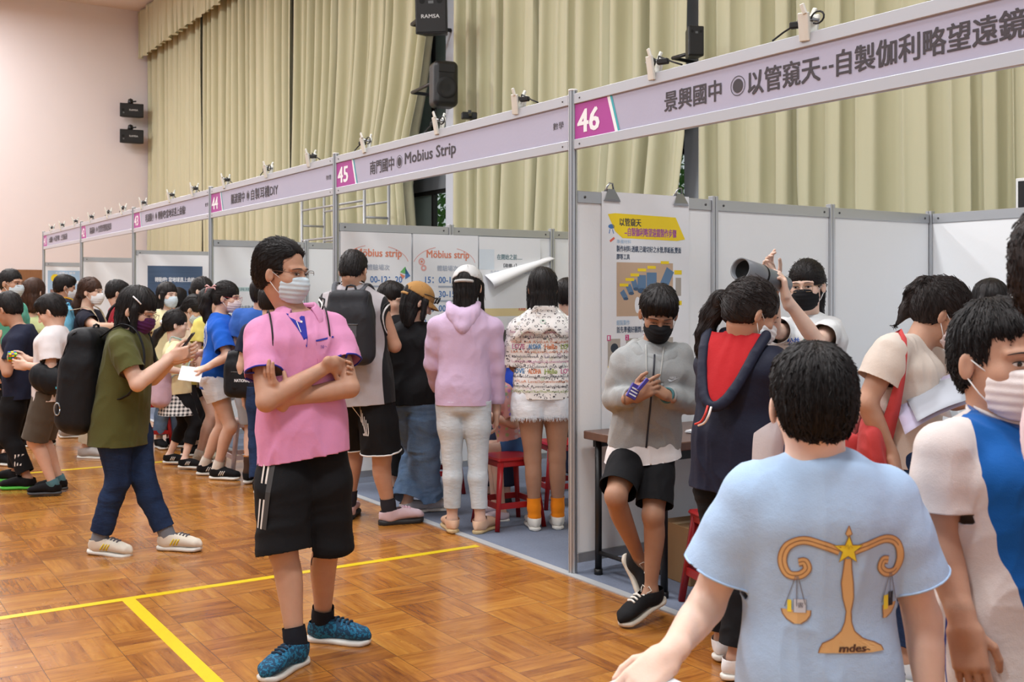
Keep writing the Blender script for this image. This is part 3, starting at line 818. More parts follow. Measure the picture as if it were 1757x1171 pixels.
def tee(s, root, mat, h=.008, hem=-.10, sleeve=.55, loose=1.0, slv=.070, slr=None, amp=.005, seed=0, prof=None, neckcut=(.0, .026), hemtilt=0.0, attrs=None, name='shirt', belly=0.0, post=None, sleeves='LR', freq=9, neckn=None, tubes=(), cuff=None):
    """A shirt: torso loft, sleeves to the fraction `sleeve` of the upper arm (above 1: down the fore-arm)."""
    F = Field(); kk = s.k; pr = [list(r) for r in (prof or TEE)]
    for r in pr:
        f = 1+(loose-1)*(1 if r[0] < .9 else .3); r[1] *= f; r[2] *= f
        if belly: r[3] += belly*math.exp(-((r[0]-.2)/.3)**2)
    pr[0][0] = min(pr[0][0], hem-.22)
    s.torso(F, pr, k=.03); t0f = F.p[0][0]; tf = lambda Q: t0f(Q[:, 0], Q[:, 1], Q[:, 2]) > .003
    cuts = []
    sr = slv*kk*s.build**.6; se = (slr or slv*1.08)*kk*s.build**.6
    for sd in 'LR':
        sh, el, wr = getattr(s, 'sh'+sd), getattr(s, 'el'+sd), getattr(s, 'wr'+sd)
        F.cone(lerp(s.neck, sh, .30)-s.up*.006*kk, sh, .050*kk*s.build, sr*.84, k=.03)
        if sd not in sleeves: continue
        if sleeve <= 1:
            e = lerp(sh, el, sleeve); d = (el-sh).normalized(); x = e+d*se*1.3
            m_ = lerp(sh, e, .45)
            F.cone(sh, m_, sr*.84, sr, k=.03); F.cone(m_, x, sr, se, k=.018, cap=(nv(e), nv(d), .013))
            cuts.append((e, d, se*1.25, .04, tf))
        else:
            e = lerp(el, wr, sleeve-1); d = (wr-el).normalized(); cf = (cuff or .75)*sr
            F.cone(sh, lerp(sh, el, .5), sr, sr*.95, k=.035); F.cone(lerp(sh, el, .5), el, sr*.95, sr*.85, k=.03); F.cone(el, lerp(el, e, .7), sr*.85, sr*.80, k=.025); F.cone(lerp(el, e, .7), e+d*.05, sr*.8, cf, k=.02)
            cuts.append((e, d, .075*kk, .09))
    for a, b, ra, rb in tubes: F.cone(a, b, ra, rb, k=.03)
    hp = s.pel+s.up*hem*s.TL; hn = -s.up
    if hemtilt: hn = (hn+(s.TM @ Vector((math.sin(math.radians(hemtilt)), 0, 0)))).normalized()
    cuts.append((hp, hn, .40*kk*max(1, s.build), .30))
    ncp = s.neck+s.f*neckcut[0]*kk+s.up*neckcut[1]*kk; nn = (s.up+s.f*(.30 if neckn is None else neckn)).normalized()
    cuts.append((ncp, nn, .105*kk, .2))
    o, bv = garment(name, F, h, root, mat, cuts, amp=amp, seed=seed, attrs=attrs, post=post, freq=freq)
    return o, bv
def pants(s, root, mat, h=.008, length=1.62, r=(.100, .098, .074, .070), waist=.12, loose=1.0, amp=.004, seed=3, name='trousers', attrs=None, hemr=None, freq=10, drop=None):
    """length: 0..1 down the thigh, 1..2 down the shin."""
    F = Field(); kk = s.k; bb = s.build; lb = bb**.6; L1 = loose
    s.torso(F, [(-.12, .110*L1, .098*L1, -.008), (.0, .160*L1, .118*L1, -.006), (.10, .162, .116, -.004), (max(.12, waist)+.12, .148, .106, 0)], k=.03)
    cuts = [(s.pel+s.up*waist*s.TL, s.up, .35*kk, .2)]
    def segd(Q, sd):
        best = None
        for a, b in ((getattr(s, 'hip'+sd), getattr(s, 'kn'+sd)), (getattr(s, 'kn'+sd), getattr(s, 'an'+sd))):
            a, b = nv(a), nv(b); t = np.clip(((Q-a)@(b-a))/((b-a)@(b-a)), 0, 1); dd = np.linalg.norm(Q-a-t[:, None]*(b-a), axis=1); best = dd if best is None else np.minimum(best, dd)
        return best
    for sd in 'LR':
        gd = (lambda sd: lambda Q: segd(Q, sd) < segd(Q, 'R' if sd == 'L' else 'L')+.004)(sd)
        hp, kn, an = getattr(s, 'hip'+sd), getattr(s, 'kn'+sd), getattr(s, 'an'+sd)
        R = [q*kk*lb*L1 for q in r]
        if length <= 1:
            e = lerp(hp, kn, length); d = (kn-hp).normalized()
            if drop: d = (d*(1-drop)-UP*drop).normalized(); e = hp+d*(kn-hp).length*length
            rr = (hemr or r[2])*kk*lb*L1
            F.cone(hp, lerp(hp, e, .5), R[0], (R[1]+rr)/2, k=.03, cap=(nv(e), nv(d), .013)); F.cone(lerp(hp, e, .5), e+d*rr*1.2, (R[1]+rr)/2, rr, k=.012, cap=(nv(e), nv(d), .013))
            cuts.append((e, d, rr*1.3, .045, gd))
        else:
            e = lerp(kn, an, length-1); d = (an-kn).normalized(); rr = (hemr or r[3])*kk*lb*L1
            F.cone(hp, lerp(hp, kn, .4), R[0], R[1], k=.03); F.cone(lerp(hp, kn, .4), kn, R[1], R[2], k=.03)
            ft = fdir(s.toes[sd]); bk = -(ft-d*ft.dot(d)).normalized()*.010*kk; cm = lerp(kn, an, .30)+bk; rm = max((R[2]+rr)/2*.98, .0635*kk*lb)
            F.cone(kn, cm, R[2], rm, k=.02); F.cone(cm, e+d*rr*1.2, rm, rr, k=.02)
            cuts.append((e, d, rr*1.7, rr*2.4, gd))
    return garment(name, F, h, root, mat, cuts, amp=amp, seed=seed, attrs=attrs, freq=freq, aniso=(.6, .6, 1.0) if length > 1 else (1, 1, .5))
def sock(s, root, mat, top=.75, sides='LR', h=.008, r=1.0):
    for sd in sides:
        kn, an = getattr(s, 'kn'+sd), getattr(s, 'an'+sd); kk = s.k*s.build**.3
        F = Field(); a = lerp(kn, an, top); F.cone(a-(an-kn).normalized()*.02, lerp(a, an, .5), .047*kk*r, .042*kk*r, k=.02); F.cone(lerp(a, an, .5), an, .042*kk*r, .041*kk*r, k=.02); hp_ = math.radians(s.heel[sd]); F.cone(an, an+(fdir(s.toes[sd])*math.cos(hp_)-UP*math.sin(hp_))*.05*kk-(UP*math.cos(hp_)+fdir(s.toes[sd])*math.sin(hp_))*.03*kk, .040*kk, .026*kk, k=.02)
        garment('sock', F, h, root, mat, [(a, kn-an, .08, .1)], amp=.0012, freq=20, thick=False, rel=0)
def shoe(s, root, mats, h=.006, sides='LR', collar=.012, laces=None, stripe=None, size=1.0, thick=.024):
    """mats = (upper, sole)."""
    for sd in sides:
        kn, an = getattr(s, 'kn'+sd), getattr(s, 'an'+sd); kk = s.k*size
        f = fdir(s.toes[sd]); hp = math.radians(s.heel[sd]); r = f.cross(UP)
        f2 = (f*math.cos(hp)-UP*math.sin(hp)).normalized(); u = (UP*math.cos(hp)+f*math.sin(hp)).normalized()
        Ln = .272*kk; o = an-u*.078*kk-f2*.062*kk
        M = Matrix((r, u, f2)).transposed()
        z0 = thick*kk
        F = Field()
        T = [0, .02, .06, .11, .17, .22, .255, .272]
        hw = [.014, .028, .034, .034, .042, .043, .030, .012]; hh_ = [.020, .036, .040, .039, .033, .026, .020, .012]
        F.loft(o+u*z0, M, [t*kk for t in T], [0]*8, [q*kk*.98 for q in hh_], [q*kk for q in hw], [q*kk for q in hh_], n=2.3, k=.02, capr=.006)
        F.cone(an-u*.03*kk, an-u*(.006-collar)*kk+(-f2)*.006, .043*kk, .0455*kk, k=.02)
        F.cone(an-u*.02*kk+f2*.03*kk, o+f2*.17*kk+u*.056*kk, .034*kk, .020*kk, k=.02)
        lo, hi = F.bounds(); F.plane(o+u*z0*.8, -u, lo-.02, hi+.02)
        cuts = [(an+u*(.0+collar)*kk, (u-f2*.15), .075*kk, .2)]
        so, bv = garment('shoe', F, h, root, mats[0], cuts, amp=.0008, freq=30, rel=1, thick=False)
        G = Field()
        hw2 = [.018, .034, .039, .037, .045, .047, .036, .016]
        G.loft(o, M, [t*kk-.003 for t in T], [0]*8, [z0*.52]*6+[z0*.62, z0*.75], [q*kk for q in hw2], [z0*.55]*6+[z0*.5, z0*.4], n=3.2, k=.01, capr=.005)
        V, Fc = G.mesh(h)
        mesh_np('sole', V, Fc, mats[1], so)
        if laces is not None and bv is not None:
            mb = MB()
            for i in range(6):
                t = .085+.019*i; pts = []
                for x in np.linspace(-1, 1, 7):
                    p = o+f2*(t+.004*abs(x))*kk+r*x*.021*kk+u*.14*kk; hh2 = bv.ray_cast(p, -u, .2)
                    if hh2[0] is not None: pts.append(hh2[0]+u*.002)
                if len(pts) > 2: mb.tube(pts, .0044*kk, 5, flat=1.3)
            tp = o+f2*.085*kk+u*.10*kk
            for x in (-1, 1): mb.tube([tp, tp+r*x*.02+u*.012, tp+r*x*.032-u*.004, tp+r*x*.018-u*.012+f2*.02], .0022*kk, 5)
            if mb.v: mb.build('lace', laces, so)
        if stripe is not None and bv is not None:
            mb = MB()
            for x in (-1, 1):
                for i in range(3):
                    pts = []
                    for j in np.linspace(0, 1, 5):
                        p = o+f2*(.095+.017*i+.022*j)*kk+u*(z0+(.012+.036*j)*kk)+r*x*.12*kk; h2 = bv.ray_cast(p, -r*x, .2)
                        if h2[0] is not None: pts.append(h2[0]+r*x*.0012)
                    if len(pts) > 2: mb.tube(pts, .0042*kk, 4, flat=1.0, nrm=u)
            if mb.v: mb.build('stripe', stripe, so)
def mask(s, root, mat, h=.004, strap=None, low=0.0, big=1.0):
    M, c, q = s.HM, s.head, s.hs/.225; A = np.array(M)
    L = lambda x, y, z: c+M @ (Vector((x, y, z-low/q))*q)
    F = Field()
    F.ell(L(0, .020, -.045), (.069*q*big, .083*q, .076*q*big), A, k=.01)
    F.ell(L(0, .082, -.040), (.036*q, .037*q, .042*q), A, k=.03)
    F.ell(L(0, .058, -.090), (.036*q, .030*q, .026*q), A, k=.03)
    lo, hi = F.bounds(); lo -= .02; hi += .02
    F.plane(L(0, .080, -.006), M @ Vector((0, -.22, 1)), lo, hi, k=.006)
    F.plane(L(0, .030, -.05), M @ Vector((0, -1, .12)), lo, hi, k=.004)
    F.plane(L(0, .05, -.108), M @ Vector((0, -.15, -1)), lo, hi, k=.006)
    F.ell(L(0, .005, -.045), (.062*q, .078*q, .090*q), A, k=.004, sub=True)
    V, Fc = F.mesh(h)
    # pleats
    z = (V-nv(c))@A[:, 2]; N = normals(V, Fc); V = V+N*(np.sin(z/q*2*math.pi/.019)*.0012*q)[:, None]
    o = mesh_np('face_mask', V, Fc, mat, root)
    mb = MB()
    for x in (-1, 1):
        for z1, z2 in ((-.020, .014), (-.080, -.032)):
            mb.tube([L(.058*x, .034, z1), L(.071*x, .020, (z1*.6+z2*.4)), L(.0815*x, -.006, z2*.9)], .0016*q, 5)
    mb.build('ear_loop', strap or M_WHITE, o)
    return o
def glasses(s, root, mat, rim=True, r=(.0235, .018), h=.0011, low=0.0):
    M, c, q = s.HM, s.head, s.hs/.225
    L = lambda x, y, z: c+M @ (Vector((x, y, z-low))*q)
    mb = MB()
    for x in (-1, 1):
        pts = []
        for a in np.linspace(0, 2*math.pi, 25):
            ca, sa = math.cos(a), math.sin(a); e = .6
            u = math.copysign(abs(ca)**e, ca)*r[0]; v = math.copysign(abs(sa)**e, sa)*r[1]
            pts.append(L(.033*x+u, .108-.10*abs(.033*x+u)**1.1*1.2, .002+v))
        if rim: mb.tube(pts, h*q, 6)
        else: mb.tube(pts[:13], h*q, 6)
        mb.tube([L(.056*x, .100, .010), L(.072*x, .085, .010), L(.079*x, .0, .010), L(.080*x, -.012, .002)], h*q*1.1, 6)
    mb.tube([L(-.010, .108, .006), L(0, .110, .010), L(.010, .108, .006)], h*q, 6)
    return mb.build('glasses', mat, root)
def newperson(s, label, group=None):
    root = empty('person', s.g if isinstance(s.g, Vector) else (0, 0, 0)); tag(root, label, 'person', group); return root
# ---------------------------------------------------------------- the hall
def floor_mat():
    m, n = newmat('parquet'); b = n.b
    tc = n.new('ShaderNodeTexCoord'); sp = n.new('ShaderNodeSeparateXYZ'); n.link(tc.outputs['Object'], sp.inputs[0])
    T, NS = .305, 5
    x = n.math('DIVIDE', sp.outputs[0], T); y = n.math('DIVIDE', sp.outputs[1], T)
    ix, iy = n.math('FLOOR', x), n.math('FLOOR', y)
    par = n.math('MODULO', n.math('ABSOLUTE', n.math('ADD', ix, iy)), 2.0)
    fx, fy = n.math('SUBTRACT', x, ix), n.math('SUBTRACT', y, iy)
    def sel(a, c): return n.math('ADD', n.math('MULTIPLY', a, par), n.math('MULTIPLY', c, n.math('SUBTRACT', 1.0, par)))
    across, along = sel(fx, fy), sel(fy, fx)
    q = n.math('MULTIPLY', across, NS); slat = n.math('FLOOR', q)
    cv = n.new('ShaderNodeCombineXYZ'); n.link(ix, cv.inputs[0]); n.link(iy, cv.inputs[1]); n.link(slat, cv.inputs[2])
    wn = n.new('ShaderNodeTexWhiteNoise', noise_dimensions='3D'); n.link(cv.outputs[0], wn.inputs['Vector'])
    cb = n.new('ShaderNodeCombineXYZ'); n.link(ix, cb.inputs[0]); n.link(iy, cb.inputs[1])
    wb = n.new('ShaderNodeTexWhiteNoise', noise_dimensions='3D'); n.link(cb.outputs[0], wb.inputs['Vector'])
    # grain, stretched along each slat
    g = n.new('ShaderNodeCombineXYZ'); n.link(n.math('MULTIPLY', across, 7.0), g.inputs[0]); n.link(n.math('MULTIPLY', along, .8), g.inputs[1])
    n.link(n.math('ADD', n.math('MULTIPLY', wn.outputs['Value'], 40.0), n.math('MULTIPLY', wb.outputs['Value'], 17.0)), g.inputs[2])
    gr = n.noise(g.outputs[0], 1.7, 6, .68)
    tone = n.math('ADD', n.math('MULTIPLY', wn.outputs['Value'], .34), n.math('ADD', n.math('MULTIPLY', wb.outputs['Value'], .16), n.math('MULTIPLY', n.math('SUBTRACT', gr, .5), 1.5)))
    tone = n.math('ADD', tone, .12)
    tone = n.math('ADD', tone, n.math('MULTIPLY', n.math('SUBTRACT', n.noise(tc.outputs['Object'], .8, 3), .5), .35))
    cr = n.new('ShaderNodeValToRGB'); e = cr.color_ramp.elements
    e[0].position = .0; e[0].color = rgb(122, 68, 30); e[1].position = 1; e[1].color = rgb(206, 150, 74)
    for p_, c_ in ((.3, rgb(156, 96, 38)), (.55, rgb(178, 116, 48)), (.78, rgb(190, 130, 56))):
        k = e.new(p_); k.color = c_
    n.link(n.math('ADD', tone, .08), cr.inputs[0])
    # joints
    def edge(v, w): return n.math('LESS_THAN', n.math('MINIMUM', v, n.math('SUBTRACT', 1.0, v)), w)
    fr = n.math('SUBTRACT', q, slat)
    ln = n.math('MAXIMUM', n.math('MULTIPLY', edge(fr, .022), .55), n.math('MAXIMUM', edge(fx, .006), edge(fy, .006)))
    col = n.mix(n.math('MULTIPLY', ln, .6), cr.outputs[0], rgb(70, 34, 16))
    n.link(col, b.inputs['Base Color'])
    rn = n.noise(tc.outputs['Object'], 3.0, 4)
    n.link(n.math('ADD', n.math('MULTIPLY', rn, .18), .17), b.inputs['Roughness'])
    b.inputs['Specular IOR Level'].default_value = .5; b.inputs['Coat Weight'].default_value = .35; b.inputs['Coat Roughness'].default_value = .12
    hb = n.math('SUBTRACT', n.math('ADD', n.math('MULTIPLY', n.noise(tc.outputs['Object'], 2.2, 2), 1.0), n.math('MULTIPLY', wn.outputs['Value'], .08)), n.math('MULTIPLY', ln, .10))
    n.bump(hb, .5, .006)
    return m
def structure(o): o['kind'] = 'structure'; return o
def slab(name, s0, s1, t0, t1, z0, z1, mat, org=None):
    mb = MB(); c = B((s0+s1)/2, (t0+t1)/2, (z0+z1)/2)
    mb.box((0, 0, 0), ((t1-t0)/2, (s1-s0)/2, (z1-z0)/2))
    o = mb.build(name, mat, None, org=Vector((0, 0, 0))); o.location = c; o.rotation_euler = (0, 0, ROWROT); return o
TC = 4.4
structure(slab('floor', -10, 25.2, -14, 5.2, -.2, 0, floor_mat()))
def wallmat(name, c, r=.9):
    m, n = newmat(name); f = n.noise(n.coords(), 1.2, 4); n.link(n.mix(n.math('MULTIPLY', f, .35), c, vary(c, .90)), n.b.inputs['Base Color']); n.b.inputs['Roughness'].default_value = r
    n.bump(n.noise(n.coords(), 60, 2), .12, .003); return m
M_PINK = wallmat('pink_plaster', rgb(234, 223, 223)); M_CEIL = wallmat('ceiling_board', rgb(232, 220, 216)); M_GREYW = wallmat('grey_wall', rgb(150, 154, 158))
structure(slab('wall_left', 25.0, 25.2, -14, 5.2, 0, 9.2, M_PINK))
structure(slab('ceiling', -6, 25.2, -14, 5.2, HALLZ, HALLZ+.15, M_CEIL))
# window side of the hall behind the curtains
mb = MB()
def wbox(mb, s0, s1, t0, t1, z0, z1, mi=0, bev=0): mb.box(B((s0+s1)/2, (t0+t1)/2, (z0+z1)/2), ((t1-t0)/2, (s1-s0)/2, (z1-z0)/2), ROWM, mi, bev)
WINS = [(9.2, 11.6), (3.6, 5.6)]
zs_ = [(0, .9, 1), (3.12, 4.0, 1), (7.2, 9.2, 1)]
prev = -6.0
for a, b_ in sorted(WINS):
    wbox(mb, prev, a, 5.0, 5.2, 0, 9.2); prev = b_
    for z0, z1, _ in zs_: wbox(mb, a, b_, 5.0, 5.2, z0, z1)
wbox(mb, prev, 25.2, 5.0, 5.2, 0, 9.2)
structure(mb.build('wall_back', M_GREYW))
M_FROST, nn_ = newmat('frosted_glass'); nn_.b.inputs['Base Color'].default_value = rgb(196, 214, 204); nn_.b.inputs['Transmission Weight'].default_value = .25; nn_.b.inputs['Roughness'].default_value = .6
M_GLASS, nn_ = newmat('clear_glass'); nn_.b.inputs['Base Color'].default_value = (.93, 1, .95, 1); nn_.b.inputs['Transmission Weight'].default_value = 1; nn_.b.inputs['Roughness'].default_value = .0; nn_.b.inputs['IOR'].default_value = 1.05
M_FRAME = plain('window_frame_dark', rgb(52, 50, 48), .5); M_PILLAR = wallmat('pillar_paint', rgb(196, 200, 208))
for wi, ((a, b_), mul) in enumerate(zip(WINS, (10.53, 5.25))):
    w = empty('window_%d' % (wi+1), B((a+b_)/2, 5.05, .9)); structure(w)
    m1 = MB(); m2 = MB(); m3 = MB()
    for z0, z1 in ((.9, 3.12), (4.0, 7.2)):
        for q in (a+.03, mul, b_-.03): wbox(m1, q-.03, q+.03, 5.02, 5.10, z0, z1)
        for z in (z0+.03, z1-.03): wbox(m1, a, b_, 5.02, 5.10, z-.03, z+.03)
        wbox(m2 if (wi == 0 or z0 > 3) else m3, mul, b_, 5.06, 5.066, z0, z1); wbox(m3 if z0 < 3 else m2, a, mul, 5.06, 5.066, z0, z1)
    m1.build('window_frame', M_FRAME, w)
    if m2.v: m2.build('frosted_pane', M_FROST, w)
    if m3.v: m3.build('clear_pane', M_GLASS, w)
for i, s_ in enumerate((9.35, 4.12)):
    mb = MB(); wbox(mb, s_-.14, s_+.14, 4.66, 4.99, 0, 9.05, 0, .02)
    structure(mb.build('pillar', M_PILLAR))
# trees outside the windows
M_LEAF, nn_ = newmat('leaf'); nn_.link(nn_.mix(nn_.noise(nn_.coords(), 3, 3), rgb(58, 110, 40), rgb(140, 186, 92)), nn_.b.inputs['Base Color']); nn_.b.inputs['Subsurface Weight'].default_value = .1
M_BARK = plain('bark', rgb(84, 66, 50), .9)
for s_, lab in ((12.4, 'leafy green tree outside the window beside the hanging loudspeakers'), (5.4, 'leafy green tree outside the narrow window gap above booth 46')):
    r = empty('tree', B(s_, 8.4, 0)); tag(r, lab, 'tree')
    mb = MB(); mb.tube([B(s_, 8.4, 0), B(s_, 8.4, 2.0), B(s_+.2, 8.5, 4.2)], [.14, .11, .04], 8); mb.build('trunk', M_BARK, r)
    q = np.random.default_rng(int(s_*10)); N_ = 9000; c0 = nv(B(s_, 8.0, 2.9))
    d = q.normal(0, 1, (N_, 3)); d /= np.linalg.norm(d, axis=1)[:, None]; pc = c0+d*np.array([2.0, 2.0, 2.6])*(q.random((N_, 1))**.35)
    a = q.normal(0, 1, (N_, 3)); a /= np.linalg.norm(a, axis=1)[:, None]; b2 = np.cross(a, q.normal(0, 1, (N_, 3))); b2 /= np.linalg.norm(b2, axis=1)[:, None]
    a *= .085; b2 *= .04; V = np.stack([pc-a, pc+b2, pc+a, pc-b2], 1).reshape(-1, 3); o = mesh_np('foliage', V, np.arange(N_*4).reshape(-1, 4), M_LEAF, r); o['kind'] = 'stuff'
# wooden door in the far wall
def wood(name, c, c2, sc=6, rough=.45):
    m, n = newmat(name); f = n.noise(n.coords((1, 1, .15)), sc*4, 5); n.link(n.mix(f, c, c2), n.b.inputs['Base Color']); n.b.inputs['Roughness'].default_value = rough; return m
M_DOORW = wood('door_wood', rgb(150, 106, 70), rgb(122, 80, 48)); M_TABLE = wood('table_laminate', rgb(112, 84, 72), rgb(84, 60, 50), 5, .35)
tdoor = 1.45
mb = MB(); wbox(mb, 24.93, 24.99, tdoor-.62, tdoor+.62, 0.0, 2.08, 0, .01); d_ = structure(mb.build('door_1', M_DOORW))
mb = MB(); mb.tube([B(24.90, tdoor-.5, 1.0), B(24.86, tdoor-.5, 1.0), B(24.86, tdoor-.38, 1.0)], .012, 8); mb.build('door_handle', M_STEEL, d_)
mb = MB(); wbox(mb, 24.94, 24.995, tdoor+.90, tdoor+1.0, 1.9, 2.05, 0, .01); tag(mb.build('switch_box', plain('navy_plastic', rgb(40, 44, 90), .5)), 'small navy switch box on the pink wall beside the wooden door', 'switch')

# floor markings and carpet
M_YEL, nn_ = newmat('yellow_tape'); f_ = nn_.noise(nn_.coords(), 30, 4); nn_.link(nn_.mix(nn_.math('MULTIPLY', f_, .3), rgb(228, 200, 16), rgb(186, 148, 18)), nn_.b.inputs['Base Color']); nn_.b.inputs['Roughness'].default_value = .35
for i, (s0, s1, t0, t1) in enumerate(((.775, .825, -13, -.09), (-9, .775, -2.085, -2.025), (4.93, 4.985, -13, -.09), (4.985, 9, -4.3, -4.24))):
    o = slab('trim_%d' % (i+1), s0, s1, t0, t1, 0.0, .0012, M_YEL); structure(o)
M_CARP, nn_ = newmat('carpet_grey'); v_ = nn_.coords(); f_ = nn_.math('ADD', nn_.math('MULTIPLY', nn_.noise(v_, 90, 3), .6), nn_.math('MULTIPLY', nn_.noise(v_, 5, 4), .5))
nn_.link(nn_.mix(f_, rgb(96, 104, 122), rgb(134, 142, 160)), nn_.b.inputs['Base Color']); nn_.b.inputs['Roughness'].default_value = 1; nn_.b.inputs['Specular IOR Level'].default_value = .1; nn_.bump(nn_.noise(v_, 300, 2), .6, .004)
o = slab('carpet', -6, 15.1, 0.0, 4.0, .0005, .006, M_CARP); tag(o, 'grey blue carpet laid under the row of booths', 'carpet')
o = slab('carpet_edge_strip', -6, 15.1, -.05, .0, .0005, .007, plain('edge_strip', rgb(176, 178, 180), .45)); tag(o, 'pale grey edging strip taped along the front of the booth carpet', 'edging')

# ---------------------------------------------------------------- curtains
def curtmat():
    m, n = newmat('curtain_cloth'); v = n.coords((1, 1, .25)); f = n.noise(v, 3, 4)
    n.link(n.mix(f, rgb(184, 180, 146), rgb(198, 194, 164)), n.b.inputs['Base Color']); n.b.inputs['Roughness'].default_value = .88; n.b.inputs['Sheen Weight'].default_value = .2
    n.b.inputs['Specular IOR Level'].default_value = .2
    n.bump(n.math('ADD', n.noise(n.coords(), 400, 1), n.math('MULTIPLY', n.noise(n.coords((1, 1, .3)), 8, 3), 2.0)), .25, .004); return m
M_CURT = curtmat()
def curtain(label, s0, s1, seed, edge0=None, edge1=None, zt=8.6, zb=.25, pitch=.36, amp=.10, name='curtain', group=None, t0=0.0, lean=0.0):
    q = np.random.default_rng(seed); n = max(24, int((s1-s0)/.022)); m = 30
    u = np.linspace(0, 1, n); Zs = np.linspace(zb, zt, m)
    w = (s1-s0)
    # fold phase: uneven pleats
    nf = max(3, int(w/pitch)); br = np.sort(np.concatenate([[0, 1], (np.arange(1, nf)+q.uniform(-.46, .46, nf-1))/nf])); am = q.uniform(.25, 1.35, len(br))
    V = np.zeros((m, n, 3))
    for j, z in enumerate(Zs):
        a = s0 if edge0 is None else np.interp(z, *edge0); b = s1 if edge1 is None else np.interp(z, *edge1)
        fz = (z-zb)/(zt-zb)
        ph = np.interp(u, br, np.arange(len(br)))+.16*vnoise(np.stack([u*w*1.1+seed*7, np.full(n, fz*2.2), np.full(n, seed+.5)], 1))
        ai = np.interp(u, br, am)*(.75+.35*vnoise(np.stack([u*w*.9+3, np.full(n, fz*1.5), np.full(n, seed*2.0)], 1)))
        c = 1-2*np.abs(np.cos(ph*np.pi))**1.6; d = c*amp*ai + .28*amp*np.cos(ph*4*np.pi+seed+2.2*fz)
        comp = (b-a)/w; d = d*min(2.2, 1/max(comp, .3))
        sv = a+(b-a)*u + .30*amp*np.sin(ph*4*np.pi)
        tv = TC+t0+d
        V[j, :, 0] = P0.x+U.x*sv+W.x*tv; V[j, :, 1] = P0.y+U.y*sv+W.y*tv; V[j, :, 2] = z
    idx = np.arange(m*n).reshape(m, n); F_ = np.stack([idx[:-1, :-1], idx[:-1, 1:], idx[1:, 1:], idx[1:, :-1]], -1).reshape(-1, 4)
    V = V.reshape(-1, 3); org = Vector(((V[:, 0].min()+V[:, 0].max())/2, (V[:, 1].min()+V[:, 1].max())/2, zb))
    o = mesh_np(name, V, F_, M_CURT, None, org=org); md = o.modifiers.new('thickness', 'SOLIDIFY'); md.thickness = .006
    return tag(o, label, 'curtain', group)
e_r = ([.2, 2.0, 2.6, 3.2, 3.9, 4.6, 5.6, 8.6], [9.95, 9.95, 10.0, 10.1, 9.9, 9.6, 9.35, 9.15])
curtain('tall khaki curtain in the corner next to the pink wall', 20.35, 24.9, 1)
curtain('tall khaki curtain above booths 43 and 44, second from the pink wall', 14.85, 20.25, 2)
curtain('tall khaki curtain pulled aside next to the hanging loudspeakers', 9.1, 14.7, 3, e_r)
curtain('tall khaki curtain above booths 45 and 46 between the two window gaps', 3.84, 8.68, 4, ([.2, 2.2, 3.2, 8.6], [4.1, 4.05, 3.90, 3.84]))
curtain('tall khaki curtain hanging behind booth 46, nearest to the camera', -3.6, 3.66, 5)
curtain('short khaki valance along the top of the curtains', 8.0, 24.9, 6, zt=9.0, zb=7.75, pitch=.42, amp=.07, name='valance', t0=-.32)

# ---------------------------------------------------------------- loudspeakers
M_GRILL, nn_ = newmat('speaker_grille'); nn_.b.inputs['Base Color'].default_value = rgb(17, 17, 19); nn_.b.inputs['Roughness'].default_value = .55; nn_.bump(nn_.noise(nn_.coords(), 380, 1), .8, .003)
M_LOGO = plain('logo_silver', rgb(196, 196, 196), .4); M_GREYP = plain('grey_part', rgb(96, 98, 100), .4)
def speaker(label, c, w, h, d, face, tilt=0, sideways=False, logo=True, horn=True, group=None):
    """A box loudspeaker facing the direction `face`, tapering to the back."""
    f = Vector(face).normalized(); r = f.cross(UP).normalized()*-1; f = (f*math.cos(tilt)-UP*math.sin(tilt)).normalized(); u = r.cross(f)*-1
    if u.z < 0: u = -u
    r = u.cross(f)  # right as seen by a viewer in front
    c = Vector(c); M = Matrix((r, u, f)).transposed()
    root = empty('loudspeaker', c-u*h/2); tag(root, label, 'loudspeaker', group)
    mb = MB(); t = .72
    vs_ = [c+M @ Vector((x*w/2*k, y*h/2*(1 if k == 1 else .94), z)) for z, k in ((d/2, 1), (-d/2, t)) for x, y in ((-1, -1), (1, -1), (1, 1), (-1, 1))]
    mb.add(vs_, [(0, 1, 2, 3), (7, 6, 5, 4), (0, 4, 5, 1), (1, 5, 6, 2), (2, 6, 7, 3), (3, 7, 4, 0)]); o = mb.build('cabinet', M_BLACK, root)
    bv = o.modifiers.new('bevel', 'BEVEL'); bv.width = .012; bv.segments = 2
    mb = MB(); mb.box(c+f*(d/2+.006), (w*.46, h*.46, .008), M, 0, .006); mb.build('grille', M_GRILL, root)
    cv = Canvas(c+f*(d/2+.015), r, u)
    dk = plain('grille_hole', rgb(6, 6, 7), .8)
    if horn and not sideways:
        for x in (-1, 1): cv.disc(x*w*.27, h*.30, w*.09, dk, 0)
        cv.rect(-w*.08, h*.23, w*.08, h*.30, M_GREYP, 1)
        if logo: cv.text('RAMSA', -w*.30, -h*.12, w*.26, -h*.03, M_LOGO, 2, .02)
        cv.build('logo_print', root)
    elif sideways:
        cv.disc(-w*.36, -h*.0, h*.10, dk, 0); cv.disc(-w*.34, -h*.20, h*.06, M_GREYP, 1)
        cv.text('RAMSA', -w*.10, -h*.05, w*.26, h*.08, M_LOGO, 2, .02); cv.build('logo_print', root)
    return root, M
bs, M = speaker('black loudspeaker with pale RAMSA lettering hanging at the top of the curtain gap', PT(744, 26, 3.72), .44, .54, .34, (-.12, -1, 0), .10)
mb = MB(); q_ = PT(748, 10, 3.8); mb.tube([q_, B(9.3, 4.0, q_.z), B(9.3, 4.645, q_.z)], .03, 8); mb.build('wall_bracket', M_BLACK, bs)
